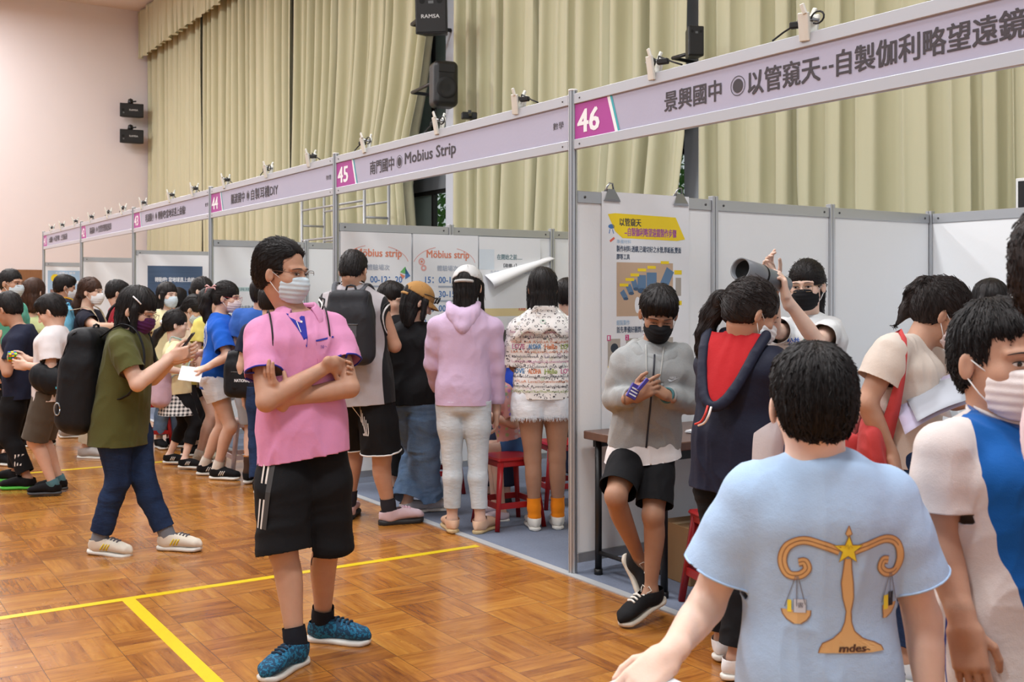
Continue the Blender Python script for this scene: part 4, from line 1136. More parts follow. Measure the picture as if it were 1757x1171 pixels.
# rounded cabinet below it
c_ = PT(761, 146, 3.85); root = empty('loudspeaker', c_-UP*.3); tag(root, 'black rounded loudspeaker hanging below the box one in the curtain gap', 'loudspeaker')
Fq = Field(); Fq.box(c_, (.175, .16, .31), np.array(rotz(.35)), r=.08); V, Fc = Fq.mesh(.012); mesh_np('cabinet', V, Fc, M_BLACK, root)
mb = MB(); Mq = Matrix((rotz(.35) @ Vector((1, 0, 0)), UP, rotz(.35) @ Vector((0, -1, 0)))).transposed()
mb.lathe(c_-UP*.06+rotz(.35) @ Vector((0, -.155, 0)), [(.0, .004), (.05, .004), (.10, .010), (.145, .016), (.15, .0)], Mq, 28); mb.build('woofer', M_GRILL, root)
mb = MB(); mb.box(c_+UP*.2+rotz(.35) @ Vector((0, -.158, 0)), (.12, .01, .06), rotz(.35), 0, .01); mb.build('horn', M_GRILL, root)
mb = MB(); mb.tube([c_+UP*.1, B(9.3, 4.0, c_.z+.1), B(9.3, 4.645, c_.z+.1)], .025, 8); mb.tube([c_-UP*.25+Vector((-.1, 0, 0)), c_-UP*.6+Vector((-.12, 0, 0)), c_-UP*1.0+Vector((-.08, 0, 0))], .008, 6); mb.build('wall_bracket', M_BLACK, root)
bs, M = speaker('small black loudspeaker half hidden by the curtain above booth 46', PT(1190, 74, 4.0), .16, .30, .2, (.1, -1, 0), 0, logo=False)
mb = MB(); q_ = PT(1190, 90, 4.1); mb.tube([q_, B(3.80, 4.1, q_.z), B(3.85, 4.645, q_.z)], .02, 8); mb.build('wall_bracket', M_BLACK, bs)
for px, py, lab in ((231, 187, 'upper of the two black loudspeakers on the pink wall'), (231, 232, 'lower of the two black loudspeakers on the pink wall')):
    c_ = P(px, py, 28.0); tt = (c_-P0).dot(W); c_ = B(24.68, tt, c_.z)
    bs, M = speaker(lab, c_, .60, .36, .3, (.45, -1, 0), .05, sideways=True)
    mb = MB(); mb.lathe(c_+Vector((-.02, 0, .18)), [(0, 0), (.06, 0), (.07, .05), (.06, .12), (0, .15)], None, 14); mb.tube([c_+UP*.24, B(24.99, tt, c_.z+.24)], .03, 8); mb.tube([c_+UP*.24, c_+Vector((.14, -.05, .24))], .02, 8); mb.build('wall_bracket', M_BLACK, bs)
c_ = PT(805, 199, 3.9); mb = MB(); mb.box(c_, (.10, .05, .045), rotz(.2), 0, .01); mb.box(c_+Vector((.02, .12, 0)), (.02, .45, .02), None); o = mb.build('junction_box', M_BLACK); tag(o, 'small black box hanging in front of the curtain above the booth 45 sign', 'box')

# pipe rack standing behind the booths
root = empty('pipe_rack', B(11.1, 3.75, 0)); tag(root, 'grey metal pipe rack standing between the booths and the curtain', 'rack')
M_PIPE = plain('pipe_paint', rgb(168, 170, 172), .4, .3)
for t_ in (3.55, 3.95):
    for s_ in (9.95, 12.35):
        mb = MB(); mb.tube([B(s_, t_, 0), B(s_, t_, 3.15)], .024, 8); mb.build('post', M_PIPE, root)
    for z in (1.7, 2.35, 2.85):
        mb = MB(); mb.tube([B(9.95, t_, z), B(12.35, t_, z)], .018, 8); mb.build('rail', M_PIPE, root)
for s_ in (9.95, 12.35):
    mb = MB(); mb.tube([B(s_, 3.55, 2.6), B(s_, 3.95, 2.6)], .018, 8); mb.build('cross_bar', M_PIPE, root)

# ---------------------------------------------------------------- booths
PANEL = wallmat('booth_board', rgb(243, 245, 247), .5)
NUM = {0: '45', 3: '44', 6: '43', 9: '42', 12: '41', -3: '46'}
FZ = 2.5
M_SCREW = plain('screw', rgb(90, 90, 92), .4, .8)
for s_ in (0, 3, 6, 9, 12, 15):
    root = empty('booth_post', B(s_, 0, 0)); tag(root, {0: 'tall aluminium post between the booth 46 and booth 45 signs', 3: 'aluminium post between the booth 45 and booth 44 signs', 6: 'aluminium post between the booth 44 and booth 43 signs', 9: 'aluminium post between the booth 43 and booth 42 signs', 12: 'aluminium post between the booth 42 and booth 41 signs', 15: 'aluminium post at the far end of the booth row'}[s_], 'post')
    mb = MB(); c = B(s_, 0)
    r1, r2 = .0235, .012
    prof = []
    for k in range(8):
        a0 = math.pi/4*k; 
        for da, rr in ((-.26, r1), (-.10, r1), (-.10, r2), (.10, r2), (.10, r1), (.26, r1)): prof.append((math.cos(a0+da)*rr, math.sin(a0+da)*rr))
    n_ = len(prof); vs_ = [B(s_+y, x, z) for z in (.006, FZ+.02) for x, y in prof]
    mb.add(vs_, [(k, (k+1) % n_, n_+(k+1) % n_, n_+k) for k in range(n_)]+[tuple(range(n_))[::-1], tuple(n_+k for k in range(n_))]); mb.build('extrusion', M_ALU, root)
    mb = MB(); mb.tube([B(s_, 0, FZ+.018), B(s_, 0, FZ+.026)], .0245, 12); mb.build('cap', M_WHITE, root)
def panel(label, s0, t0, s1, t1, zt=2.0, group=None):
    a, b = B(s0, t0), B(s1, t1); d = (b-a).normalized(); L = (b-a).length; m = (a+b)/2; M = Matrix((d, UP.cross(d), UP)).transposed()
    root = empty('display_panel', m); tag(root, label, 'booth panel', group)
    mb = MB(); mb.box(m+UP*(zt*.5+.02), (L/2-.024, .004, zt/2-.05), M); mb.build('board', PANEL, root)
    for z, hh_ in ((zt-.032, .032), (.08, .026)):
        mb = MB(); mb.box(m+UP*z, (L/2-.024, .011, hh_), M, 0, .003); r_ = mb.build('rail', M_ALU, root)
        if z > 1:
            mb = MB()
            for x in (-1, 1):
                for y in (-1, 1): mb.tube([m+d*x*(L/2-.07)+M.col[1]*y*.010+UP*z, m+d*x*(L/2-.07)+M.col[1]*y*.014+UP*z], .007, 8)
            mb.build('screw', M_SCREW, r_)
    return root
def upright(label, s_, t_, zt=2.02):
    root = empty('panel_upright', B(s_, t_)); tag(root, label, 'post')
    mb = MB(); c = B(s_, t_)
    for dx in (-.0125, .0125): mb.box(c+(W*dx if s_ >= 0 and t_ < 3 else U*dx)+UP*zt/2, (.0105, .020, zt/2), ROWM if t_ < 3 else ROWM @ rotz(math.pi/2), 0, .003)
    mb.box(c+UP*zt/2, (.006, .008, zt/2-.002), ROWM); mb.build('extrusion', M_ALU, root)
ORD = ['first', 'second', 'third']
for s_ in (0, 3, 6, 9, 12, 15):
    nb = {0: 'booths 46 and 45', 3: 'booths 45 and 44', 6: 'booths 44 and 43', 9: 'booths 43 and 42', 12: 'booths 42 and 41', 15: 'booth 41 and the pink wall'}[s_]
    for i in range(3 if s_ in (0, 3) else 2):
        panel('white panel between %s, %s from the front' % (nb, ORD[i]), s_, i, s_, i+1)
        if s_ in (0, 3) or i == 0: upright('aluminium upright after the %s panel between %s' % (ORD[i], nb), s_, i+1)
for i in range(3): panel('white back wall panel of booth 46, %s from the inner corner' % ORD[i], -i, 3, -i-1, 3)

# sign boards over the booths
M_SIGN = wallmat('sign_board', rgb(176, 174, 196), .45); M_INK = plain('sign_ink', rgb(62, 56, 62), .6); M_MAG = plain('magenta', rgb(172, 62, 150), .45); M_TEAL = plain('teal', rgb(60, 168, 180), .5)
M_SWHITE = plain('sign_white', rgb(240, 238, 242), .5)
M_RAILW = plain('rail_alu', rgb(190, 193, 200), .42, .35)
SIGNS = {-3: ('46', [('景興國中', .72, 1.09, .093), ('@', 1.19, 0, .085), ('以管窺天', 1.25, 1.635, .103), ('--', 1.646, 1.702, .018), ('自製伽利略望遠鏡', 1.717, 2.487, .100)], None),
         0: ('45', [('南門國中', .60, .97, .093), ('@', 1.05, 0, .080), ('Mobius Strip', 1.13, 1.80, .098)], '數學'),
         3: ('44', [('關渡國中', .62, .99, .093), ('@', 1.08, 0, .080), ('自製耳機DIY', 1.16, 1.82, .098)], '物理'),
         6: ('43', [('明湖國小', .56, .93, .093), ('@', 1.02, 0, .080), ('轉動吧!當地球遇上曲輪!', 1.10, 2.16, .095)], '數學'),
         9: ('42', [('萬福國小', .56, .93, .093), ('@', 1.02, 0, .080), ('智慧管理節能風車', 1.10, 1.86, .095)], None),
         12: ('41', [('大湖國小', .50, .87, .093), ('@', .96, 0, .080), ('磁浮列車：上空奇航前進', 1.04, 2.00, .095)], None)}
for s_, (num, words_, tail) in SIGNS.items():
    s_far = s_+3        # the post at the far end; writing runs from there towards -U
    root = empty('booth_sign', B(s_+1.5, 0, 2.21)); tag(root, 'long lilac sign board over booth %s with a magenta number plate' % num, 'sign')
    a, b_ = s_+.024, s_far-.024
    mb = MB(); wbox(mb, a, b_, -.004, .004, 2.24, 2.47); mb.build('board', M_SIGN, root)
    for z0, z1 in ((2.445, 2.50), (2.21, 2.262)):
        mb = MB(); wbox(mb, a, b_, -.013, .013, z0, z1, 0, .003); r_ = mb.build('rail', M_RAILW, root)
        mb = MB()
        for q in (a+.05, b_-.05): mb.tube([B(q, -.012, (z0+z1)/2), B(q, -.0155, (z0+z1)/2)], .005, 8)
        mb.build('screw', M_SCREW, r_)
    cv = Canvas(B(s_far, -.0045, 0), -U, UP)
    cv.poly([(.026, 2.262), (.355, 2.262), (.292, 2.445), (.026, 2.445)], M_MAG, 0)
    cv.poly([(.355, 2.262), (.385, 2.262), (.322, 2.445), (.292, 2.445)], M_SWHITE, 0)
    cv.poly([(.378, 2.262), (.394, 2.262), (.331, 2.445), (.315, 2.445)], M_TEAL, 1)
    cv.text(num, .052, 2.292, .228, 2.408, M_SWHITE, 2, .035)
    zc = 2.352
    for w_, x0, x1, hh_ in words_:
        if w_ == '@':
            cv.disc(x0, zc, .030, M_INK, 1, seg=24); cv.disc(x0, zc, .043, M_INK, 1, rin=.0395, seg=28)
        elif w_ == '--':
            cv.rect(x0, zc-.010, x0+.023, zc, M_INK, 1); cv.rect(x0+.033, zc-.010, x1, zc, M_INK, 1)
        else: cv.text(w_, x0, zc-hh_/2, x1, zc+hh_/2, M_INK, 1, .018)
    if tail: cv.text(tail, 2.83, zc-.018, 2.925, zc+.020, M_INK, 1, .008)
    cv.build('lettering', root)

# clip lamps on the sign boards
M_PEG = wood('peg_wood', rgb(232, 234, 228), rgb(216, 214, 204), 8, .6)
def clip_lamp(label, s_, seed, cord=True):
    q = random.Random(seed); root = empty('clip_lamp', B(s_, -.02, 2.47)); tag(root, label, 'clip lamp', 'clip lamps along the top of the booth signs')
    tw = q.uniform(-.2, .2); a = q.uniform(-.12, .12)
    M = ROWM @ rotz(tw) @ Matrix.Rotation(a, 3, 'X')
    for sg in (-1, 1):
        mb = MB(); c = B(s_, sg*.024, 2.522)
        Mj = M @ Matrix.Rotation(sg*.20, 3, 'Y'); mb.box(c, (.008, .024, .056), Mj, 0, .003)
        mb.box(B(s_+.012*sg, sg*.042, 2.588), (.006, .010, .022), Mj @ Matrix.Rotation(.3*sg, 3, 'X'), 0, .003); mb.build('jaw', M_PEG, root)
    mb = MB(); mb.tube([B(s_+.03, -.03, 2.55), B(s_, 0, 2.56), B(s_-.03, .03, 2.55)], .006, 6); mb.tube([B(s_, -.03, 2.56), B(s_, .03, 2.56)], .010, 8); mb.build('spring', M_STEEL, root)
    mb = MB(); sgn = q.choice((-1, 1)); mb.box(B(s_+.06*sgn, .0, 2.545), (.013, .028, .013), ROWM @ rotz(.4), 0, .004)
    pts = [B(s_, .02, 2.56), B(s_+.03*sgn, .0, 2.575), B(s_+.08*sgn, .01, 2.55), B(s_+.13*sgn, .0, 2.53), B(s_+.19*sgn, .0, 2.507)]
    mb.tube(pts, .0042, 6); lp = [B(s_-.02-.035*sgn+.032*math.cos(t), -.01, 2.55+.024*math.sin(t)) for t in np.linspace(0, 5.4, 12)]; mb.tube(lp, .0038, 6)
    mb.build('cord', M_RUBBER, root)
CL = [(1387, '46', 'nearer the camera'), (1123, '46', 'next to the magenta number plate'), (890, '45', 'nearest booth 46'), (753, '45', 'in the middle'), (628, '45', 'next to the number plate'), (533, '44', 'nearest booth 45'), (460, '44', 'in the middle'), (387, '44', 'next to the number plate'), (333, '43', 'nearest booth 44'), (293, '43', 'in the middle'), (245, '43', 'next to the number plate'), (211, '42', 'nearest booth 43'), (186, '42', 'in the middle'), (156, '42', 'next to the number plate'), (129, '41', 'nearest booth 42'), (106, '41', 'in the middle'), (89, '41', 'next to the number plate')]
for i, (px, nb, wh) in enumerate(CL): clip_lamp('peg clip with black cord on the booth %s sign, %s' % (nb, wh), sx(px), i)

# ---------------------------------------------------------------- posters
M_PAPER = plain('paper', rgb(238, 240, 244), .6)
def C(name, r, g, b, rough=.6): return plain('print_'+name, rgb(r, g, b), rough)
BLUE, LBLUE, ORG, GRY, YEL, GRN, PINK2, NAVY, RED2, DK = C('blue', 72, 124, 190), C('lightblue', 170, 200, 226), C('orange', 226, 140, 112), C('grey', 172, 182, 200), C('yellow', 248, 218, 40), C('green', 110, 190, 110), C('pink', 232, 176, 172), C('navy', 52, 74, 104), C('red', 200, 62, 66), C('dark', 60, 62, 72)
def poster(name, label, s_, t0, t1, z0, z1, side=-1, cat='poster', mat=None):
    """A sheet on a side wall; local x runs along +W, seen from the camera's side (side -1)."""
    off = .0235 if s_ == 3 else .0135; root = empty(name, B(s_, (t0+t1)/2, z0)+U*side*off); tag(root, label, cat)
    org = B(s_, t0, z0)+U*side*off
    mb = MB(); w, h = t1-t0, z1-z0
    mb.box(org+W*w/2+UP*h/2-U*side*.0004, (w/2, .0006, h/2), ROWM); mb.build('sheet', mat or M_PAPER, root)
    return root, Canvas(org+U*side*.0006, W, UP, lift=.0004)
# booth 45: three Moebius strip sheets
for k, (t0, rows, lab) in enumerate(((.03, ['11：00-12：20', '11：30-12：50', '12：00-13：20', '12：30-13：50', '13：00-14：20'], 'white Mobius strip timetable poster nearest the post'), (.645, ['15：00-15：20', '15：30-15：50', '16：00-16：20', '16：30-16：50', '17：00-17：20'], 'white Mobius strip timetable poster in the middle of the booth 45 wall'))):
    root, cv = poster('poster', lab, 3, t0, t0+.60, .80, 1.935); cv.sc = .91; cv.o = cv.o+UP*.02
    arc = [(.33+.30*math.cos(a), .96+.13*math.sin(a)*1.2) for a in np.linspace(.15, 1.2, 14)]; cv.stroke(arc, .006, PINK2, 0)
    arc = [(.33+.33*math.cos(a), .94+.15*math.sin(a)*1.2) for a in np.linspace(1.9, 2.9, 14)]; cv.stroke(arc, .006, PINK2, 0)
    cv.disc(.085, .985, .032, PINK2, 0, rin=.018); cv.disc(.085, .985, .011, ORG, 0); cv.disc(.105, .93, .028, PINK2, 0, rin=.012)
    cv.text('Möbius strip', .135, 1.0, .565, 1.085, ORG, 1, .02)
    cv.text('體驗場次', .24, .905, .45, .955, GRY, 1, .01)
    cv.poly([(.55, .89), (.60, .94), (.63, .87)], GRN, 1); cv.poly([(.60, .93), (.65, .86), (.60, .83)], BLUE, 1); cv.poly([(.55, .88), (.60, .86), (.565, .82)], ORG, 1)
    for i, r_ in enumerate(rows):
        z = .80-.125*i; cv.text(r_, .14 if k == 0 else .12, z, .57, z+.055, BLUE, 1, .018); cv.rect(.25, z-.04, .40, z-.025, GRY, 1)
    cv.poly([(.02, .55), (.075, .60), (.09, .50), (.03, .47)], LBLUE, 0)
    cv.build('print', root)
root, cv = poster('poster', 'white instruction poster with its lower corner peeling, beside the Mobius timetables', 3, 1.255, 1.865, 1.0, 1.93); cv.sc = .92
cv.rect(.0, .72, .16, .90, C('paleblue', 222, 232, 242), 0); cv.text('在開始之前......', .19, .81, .46, .86, C('teal', 90, 130, 140), 1, .012); cv.text('【勘察-1】', .26, .74, .40, .775, DK, 1)
cv.text('先自備材料，再觀察一條莫比斯', .12, .68, .58, .712, GRY, 1, .004); cv.disc(.335, .635, .013, RED2, 1); cv.rect(.05, .30, .62, .37, C('tan', 232, 212, 160), 0); cv.text('先剪開，試試看', .42, .345, .60, .372, RED2, 1)
cv.rect(.30, .02, .60, .28, C('pale', 232, 234, 240), 0); cv.text('帶著好奇心再觀察', .33, .22, .55, .245, DK, 1); cv.text('再試試看', .33, .12, .48, .15, RED2, 1)
pts = [(.14+.045*math.cos(a), .16+.035*math.sin(a)*(1.2 if a < 3 else 1)) for a in np.linspace(.6, 5.2, 16)]; cv.stroke(pts, .028, C('crimson', 178, 48, 62), 1)
cv.build('print', root)
# the peeling corner: a sheet curling off the wall
mb = MB(); A0 = B(2.985, 1.43, 1.66); rows_ = []
for i in range(9):
    u_ = i/8
    for j in range(7):
        v_ = j/6; a = v_*2.3
        base = B(3, 1.31+.66*u_, 1.60+.16*u_) - U*.012
        w_ = .22*(1-u_*.80)
        off = (-U*math.sin(a)*w_*.45) - UP*(w_*v_*.55*(1-.25*u_)) + W*(.03*(1-math.cos(a)))
        rows_.append(base+off+UP*.02)
mb.add(rows_, [(i*7+j, (i+1)*7+j, (i+1)*7+j+1, i*7+j+1) for i in range(8) for j in range(6)], 0, True)
o = mb.build('peeling_corner', C('paperwhite', 246, 246, 248), root); md = o.modifiers.new('t', 'SOLIDIFY'); md.thickness = .001
# booth 44 wall sheets
root, cv = poster('poster', 'white text sheet on the booth 44 wall behind the girl in blue', 6, .14, .96, .9, 1.62)
cv.rect(.0, .585, .82, .63, C('mint', 206, 226, 226), 0); cv.text('聲波與耳機是什麼呢', .05, .592, .50, .622, C('teal', 90, 130, 140), 1)
for i in range(3):
    for j in range(2): cv.text(['聲音是由振動產生的', '電流通過線圈產生', '磁場使薄膜振動後', '我們聽見耳機聲音', '自己動手做做看吧', '請排隊依序進場喔'][i*2+j], .06+.38*j, .40-.14*i, .36+.38*j, .445-.14*i, C('slate', 130, 150, 165), 1)
cv.build('print', root)
# booth 43: dark blue poster
root, cv = poster('poster', 'dark blue poster with white title hanging in booth 43', 9, .05, .95, .95, 1.95)
m_, n_ = newmat('slate_print'); n_.link(n_.mix(n_.noise(n_.coords((.2, .2, 6)), 8, 4), rgb(62, 86, 118), rgb(84, 104, 132)), n_.b.inputs['Base Color']); n_.b.inputs['Roughness'].default_value = .7
cv.rect(.11, .22, .79, .86, m_, 0); cv.text('轉動吧! 當地球遇上曲輪!', .20, .66, .70, .72, C('white', 236, 240, 246), 1, .02); cv.text('明湖國小', .42, .46, .54, .49, C('white', 236, 240, 246), 1); cv.build('print', root)
# booth 41: pale blue programme
root, cv = poster('poster', 'pale blue poster with a yellow badge in booth 41', 15, .04, .62, .8, 1.88)
cv.rect(.02, .02, .56, 1.06, LBLUE, 0); cv.disc(.14, .93, .07, YEL, 1); cv.text('大湖國小 磁浮', .14, 1.0, .46, 1.04, M_PAPER, 2)
for i in range(4):
    cv.disc(.26+.08*i, .88-.02*(i % 2), .03, M_PAPER, 1)
    cv.rect(.06, .62-.18*i, .24, .74-.18*i, C('photo%d' % i, 150+20*(i % 2), 120, 110), 1); cv.rect(.30, .62-.18*i, .52, .74-.18*i, M_PAPER, 1); cv.text('磁力測試', .32, .66-.18*i, .48, .70-.18*i, DK, 2)
cv.build('print', root)
# booth 46: telescope instruction poster with two bull clips
root, cv = poster('poster', 'tall white telescope making poster with a yellow title banner', 0, .18, .80, .72, 2.005)
h0 = 1.285
def zz(y): return h0-(y-335)/270*.995*.92   # poster pixel rows to metres
cv.poly([(.04, 1.165), (.09, 1.172), (.52, 1.165), (.59, 1.045), (.53, 1.035), (.14, 1.04), (.09, 1.075)], YEL, 0)
cv.text('以管窺天', .12, 1.105, .27, 1.148, DK, 1, .02); cv.text('--自製伽利略望遠鏡製作步驟', .155, 1.052, .525, 1.098, C('violet', 168, 84, 160), 1, .02)
cv.disc(.065, 1.10, .022, BLUE, 0, ry=.012); cv.stroke([(.055, 1.085), (.05, 1.062)], .005, BLUE); cv.stroke([(.072, 1.085), (.08, 1.062)], .005, BLUE); cv.stroke([(.055, 1.02), (.085, 1.04)], .012, C('coral', 232, 110, 90))
cv.text('準備材料', .10, 1.01, .20, 1.032, LBLUE, 1); cv.text('製作材料:透鏡,已裁切好之水管,厚紙板,雙面', .10, .965, .56, 1.0, NAVY, 1); cv.text('膠等工具', .10, .925, .19, .955, NAVY, 1)
cv.rect(.10, .62, .50, .91, C('woodphoto', 200, 172, 146), 0)
for x, y, ln, r_, a in ((.15, .735, .05, .016, -.6), (.19, .765, .05, .018, -.5), (.225, .79, .05, .018, -.35), (.275, .80, .085, .030, 0), (.345, .80, .115, .036, 0), (.44, .80, .17, .030, .5)):
    dx, dy = math.sin(a)*ln/2, math.cos(a)*ln/2
    cv.stroke([(x-dx, y-dy), (x+dx, y+dy)], 2*r_, C('pipeblue', 96, 128, 162), 1); cv.disc(x-dx, y-dy, r_, C('pipedark', 66, 92, 122), 2, ry=r_*.5)
    cv.rect(x-.03, y+ln/2+.02, x+.03, y+ln/2+.036, YEL, 2)
cv.rect(.29, .63, .35, .74, C('cyan', 110, 190, 226), 1); cv.disc(.245, .68, .020, M_PAPER, 1, ry=.045)
for y in (.86, .69): cv.rect(.51, y-.012, .565, y+.012, YEL, 1)
cv.rect(.52, .73, .56, .83, C('photogrey', 176, 168, 158), 1)
cv.text('組裝製作', .10, .572, .19, .60, LBLUE, 1); cv.text('首先準備好圓筒，在', .10, .53, .32, .565, NAVY, 1)
for i in range(4):
    x = .04+.125*i; cv.rect(x, .35, x+.085, .50, C('photogrey', 176, 168, 158), 0); cv.disc(x+.045, .45, .026, C('lens', 50, 60, 72), 1); cv.rect(x-.005, .49, x+.02, .52, C('mag', 206, 60, 130), 1); cv.rect(x, .325, x+.085, .355, YEL, 1); cv.text('%d' % (i+1), x, .495, x+.012, .516, M_PAPER, 2)
    cv.rect(x+.095, .42, x+.115, .432, GRN, 1)
cv.stroke([(.04, .25), (.13, .258)], .006, NAVY); cv.rect(.04, .19, .12, .215, LBLUE, 0); cv.text('完成囉', .04, .19, .11, .215, BLUE, 1)
cv.build('print', root)
for i, (t_, lab) in enumerate(((.245, 'steel bull clip holding the telescope poster, nearer the booth post'), (.735, 'steel bull clip holding the telescope poster, above the boy in grey'))):
    rt = empty('bull_clip', B(0, t_, 1.985)); tag(rt, lab, 'clip')
    mb = MB()
    for sg in (-1, 1):
        mb.add([B(sg*.020, t_-.058, 1.952), B(sg*.020, t_+.058, 1.952), B(sg*.024, t_+.050, 1.965), B(sg*.012, t_+.022, 2.020), B(sg*.012, t_-.022, 2.020), B(sg*.024, t_-.050, 1.965)], [(0, 1, 2, 3, 4, 5)])
    mb.tube([B(0, t_-.05, 2.0), B(0, t_+.05, 2.0)], .006, 8)
    o = mb.build('plate', M_STEEL, rt); md = o.modifiers.new('t', 'SOLIDIFY'); md.thickness = .002
    mb = MB(); mb.tube([B(.0, t_-.03, 2.0), B(-.012, t_-.028, 2.03), B(-.012, t_-.012, 2.05), B(-.01, t_+.01, 2.05), B(0, t_+.03, 2.0)], .005, 6); mb.build('lever', M_STEEL, rt)

# ---------------------------------------------------------------- tables and stools
def table(label, s0, s1, t0, t1, mat=M_TABLE, h=.75):
    root = empty('folding_table', B((s0+s1)/2, (t0+t1)/2, .006)); tag(root, label, 'table')
    mb = MB(); wbox(mb, s0, s1, t0, t1, h-.042, h, 0, .004); mb.build('table_top', mat, root)
    for a in (s0+.05, s1-.05):
        for b in (t0+.06, t1-.06):
            mb = MB(); mb.tube([B(a, b, .008), B(a, b, h-.04)], .018, 10); mb.tube([B(a, b, .006), B(a, b, .035)], .022, 10); mb.build('leg', M_BLACK, root)
    for b in (t0+.06, t1-.06):
        mb = MB(); mb.tube([B(s0+.05, b, .12), B(s1-.05, b, .12)], .012, 8); mb.build('stretcher', M_BLACK, root)
    mb = MB()
    for a in (s0+.03, s1-.03): wbox(mb, a-.012, a+.012, t0+.05, t1-.05, h-.085, h-.042)
    mb.build('apron', M_BLACK, root); return root
table('brown laminate folding table behind the boy in the grey hoodie', -.66, -.05, .03, 1.83)
table('brown laminate folding table in the middle of booth 46 behind the bending woman', -2.6, -1.2, .95, 1.5)
table('brown laminate folding table inside booth 45 behind the standing visitors', .8, 2.6, 1.6, 2.2)
def stool(label, loc, ang=0, mat=None, h=.44):
    loc = Vector(loc); root = empty('stool', loc); tag(root, label, 'stool')
    M = rotz(ang); mb = MB(); mb.box(loc+UP*(h-.012), (.145, .145, .012), M, 0, .010); mb.box(loc+UP*(h-.035), (.135, .135, .020), M, 0, .004); mb.build('seat', mat, root)
    for i in (-1, 1):
        for j in (-1, 1):
            a = loc+M @ Vector((i*.165, j*.165, .002)); b = loc+M @ Vector((i*.115, j*.115, h-.03)); mb = MB()
            mb.tube([a, lerp(a, b, .5), b], [.020, .022, .027], 4); mb.build('leg', mat, root)
    mb = MB()
    for i in (-1, 1):
        mb.box(loc+M @ Vector((i*.150, 0, .15)), (.006, .135, .018), M); mb.box(loc+M @ Vector((0, i*.150, .15)), (.135, .006, .018), M)
    mb.build('brace', mat, root); return root
M_REDP = plain('red_plastic', rgb(160, 26, 30), .35); M_PINKP = plain('pink_plastic', rgb(214, 190, 188), .4)
stool('red plastic stool under the child in the floral shirt', P(872, 905, 6.75)*1.0-UP*P(872, 905, 6.75).z+UP*.006, .5, M_REDP)
for px, Y, lab, mt, an in ((962, 7.4, 'red plastic stool behind the bare legs of the woman in white shorts', M_REDP, .3), (752, 7.9, 'red plastic stool behind the woman in ripped blue jeans', M_REDP, .2), (425, 8.7, 'pale pink plastic stool beside the grey shorts', M_PINKP, .5), (262, 10.2, 'red plastic stool behind the woman in the olive shirt', M_REDP, .4), (1252, 4.95, 'red plastic stool under the table behind the girl in the navy jacket', M_REDP, .3)):
    p = P(px, 600, Y); stool(lab, (p.x, p.y, .006 if Y != 8.7 else 0.006), an, mt)
# cardboard box under the table
M_CARD = wood('cardboard', rgb(150, 116, 78), rgb(134, 100, 66), 3, .85)
p = P(1203, 900, 5.5); root = empty('cardboard_box', (p.x, p.y, .006)); tag(root, 'brown cardboard box on the carpet under the booth 46 table', 'box')
mb = MB(); mb.box((p.x, p.y, .15), (.17, .13, .144), rotz(.5), 0, .003); mb.build('carton', M_CARD, root)
mb = MB(); mb.box((p.x, p.y, .2955), (.17, .022, .0012), rotz(.5)); mb.build('tape', plain('tape_tan', rgb(180, 148, 100), .3), root)
# things on the tables
def leafstack(label, c, w, d, n, ang, mat, name='paper_stack', cat='papers'):
    mb = MB(); q = random.Random(n)
    for i in range(n): mb.box(Vector(c)+Vector((q.uniform(-.006, .006), q.uniform(-.006, .006), .0015+.003*i)), (w/2, d/2, .0014), rotz(ang+q.uniform(-.06, .06)))
    return tag(mb.build(name, mat), label, cat)
leafstack('stack of white papers on the table beside the grey hoodie', B(-.52, .30, .75)+W*.25, .21, .29, 5, .9, M_PAPER)
c_ = B(-.60, .62, .75); mb = MB(); mb.box(c_+UP*.008, (.10, .07, .008), rotz(.7), 0, .003); o = mb.build('booklet', C('ochre', 196, 160, 84)); tag(o, 'flat ochre booklet on the table beside the navy jacket', 'booklet')
M_BAG, nn_ = newmat('blue_film'); nn_.b.inputs['Base Color'].default_value = rgb(110, 170, 220); nn_.b.inputs['Roughness'].default_value = .2; nn_.b.inputs['Transmission Weight'].default_value = .3; nn_.bump(nn_.noise(nn_.coords(), 30, 4), .8, .02)
c_ = B(-1.62, 1.22, .75); Fq = Field(); Fq.box(c_+UP*.07, (.16, .10, .065), np.array(ROWM), r=.03); Fq.ell(c_+UP*.12+W*.07, (.09, .07, .06)); V, Fc = Fq.mesh(.012); V = wrinkle(V, Fc, .014, 4, 14); V[:, 2] = np.maximum(V[:, 2], .7505)
o = mesh_np('plastic_bag', V, Fc, M_BAG, None, org=c_); tag(o, 'crumpled blue plastic bag on the table behind the held papers', 'bag')

c_ = PT(1775, 333, 4.15); root = empty('notice_board', c_-UP*.12); tag(root, 'black board in a white frame in front of the curtain above booth 46', 'board')
mb = MB(); mb.box(c_, (.012, .14, .125), ROWM, 0, .004); mb.build('frame', M_WHITE, root); mb = MB(); mb.box(c_-W*.012, (.003, .118, .102), ROWM); mb.build('face', M_BLACK, root)
mb = MB(); mb.tube([c_+UP*.12+W*.01, c_+UP*.12+W*.01+UP*5.2], .006, 6); mb.build('hanging_wire', M_STEEL, root)
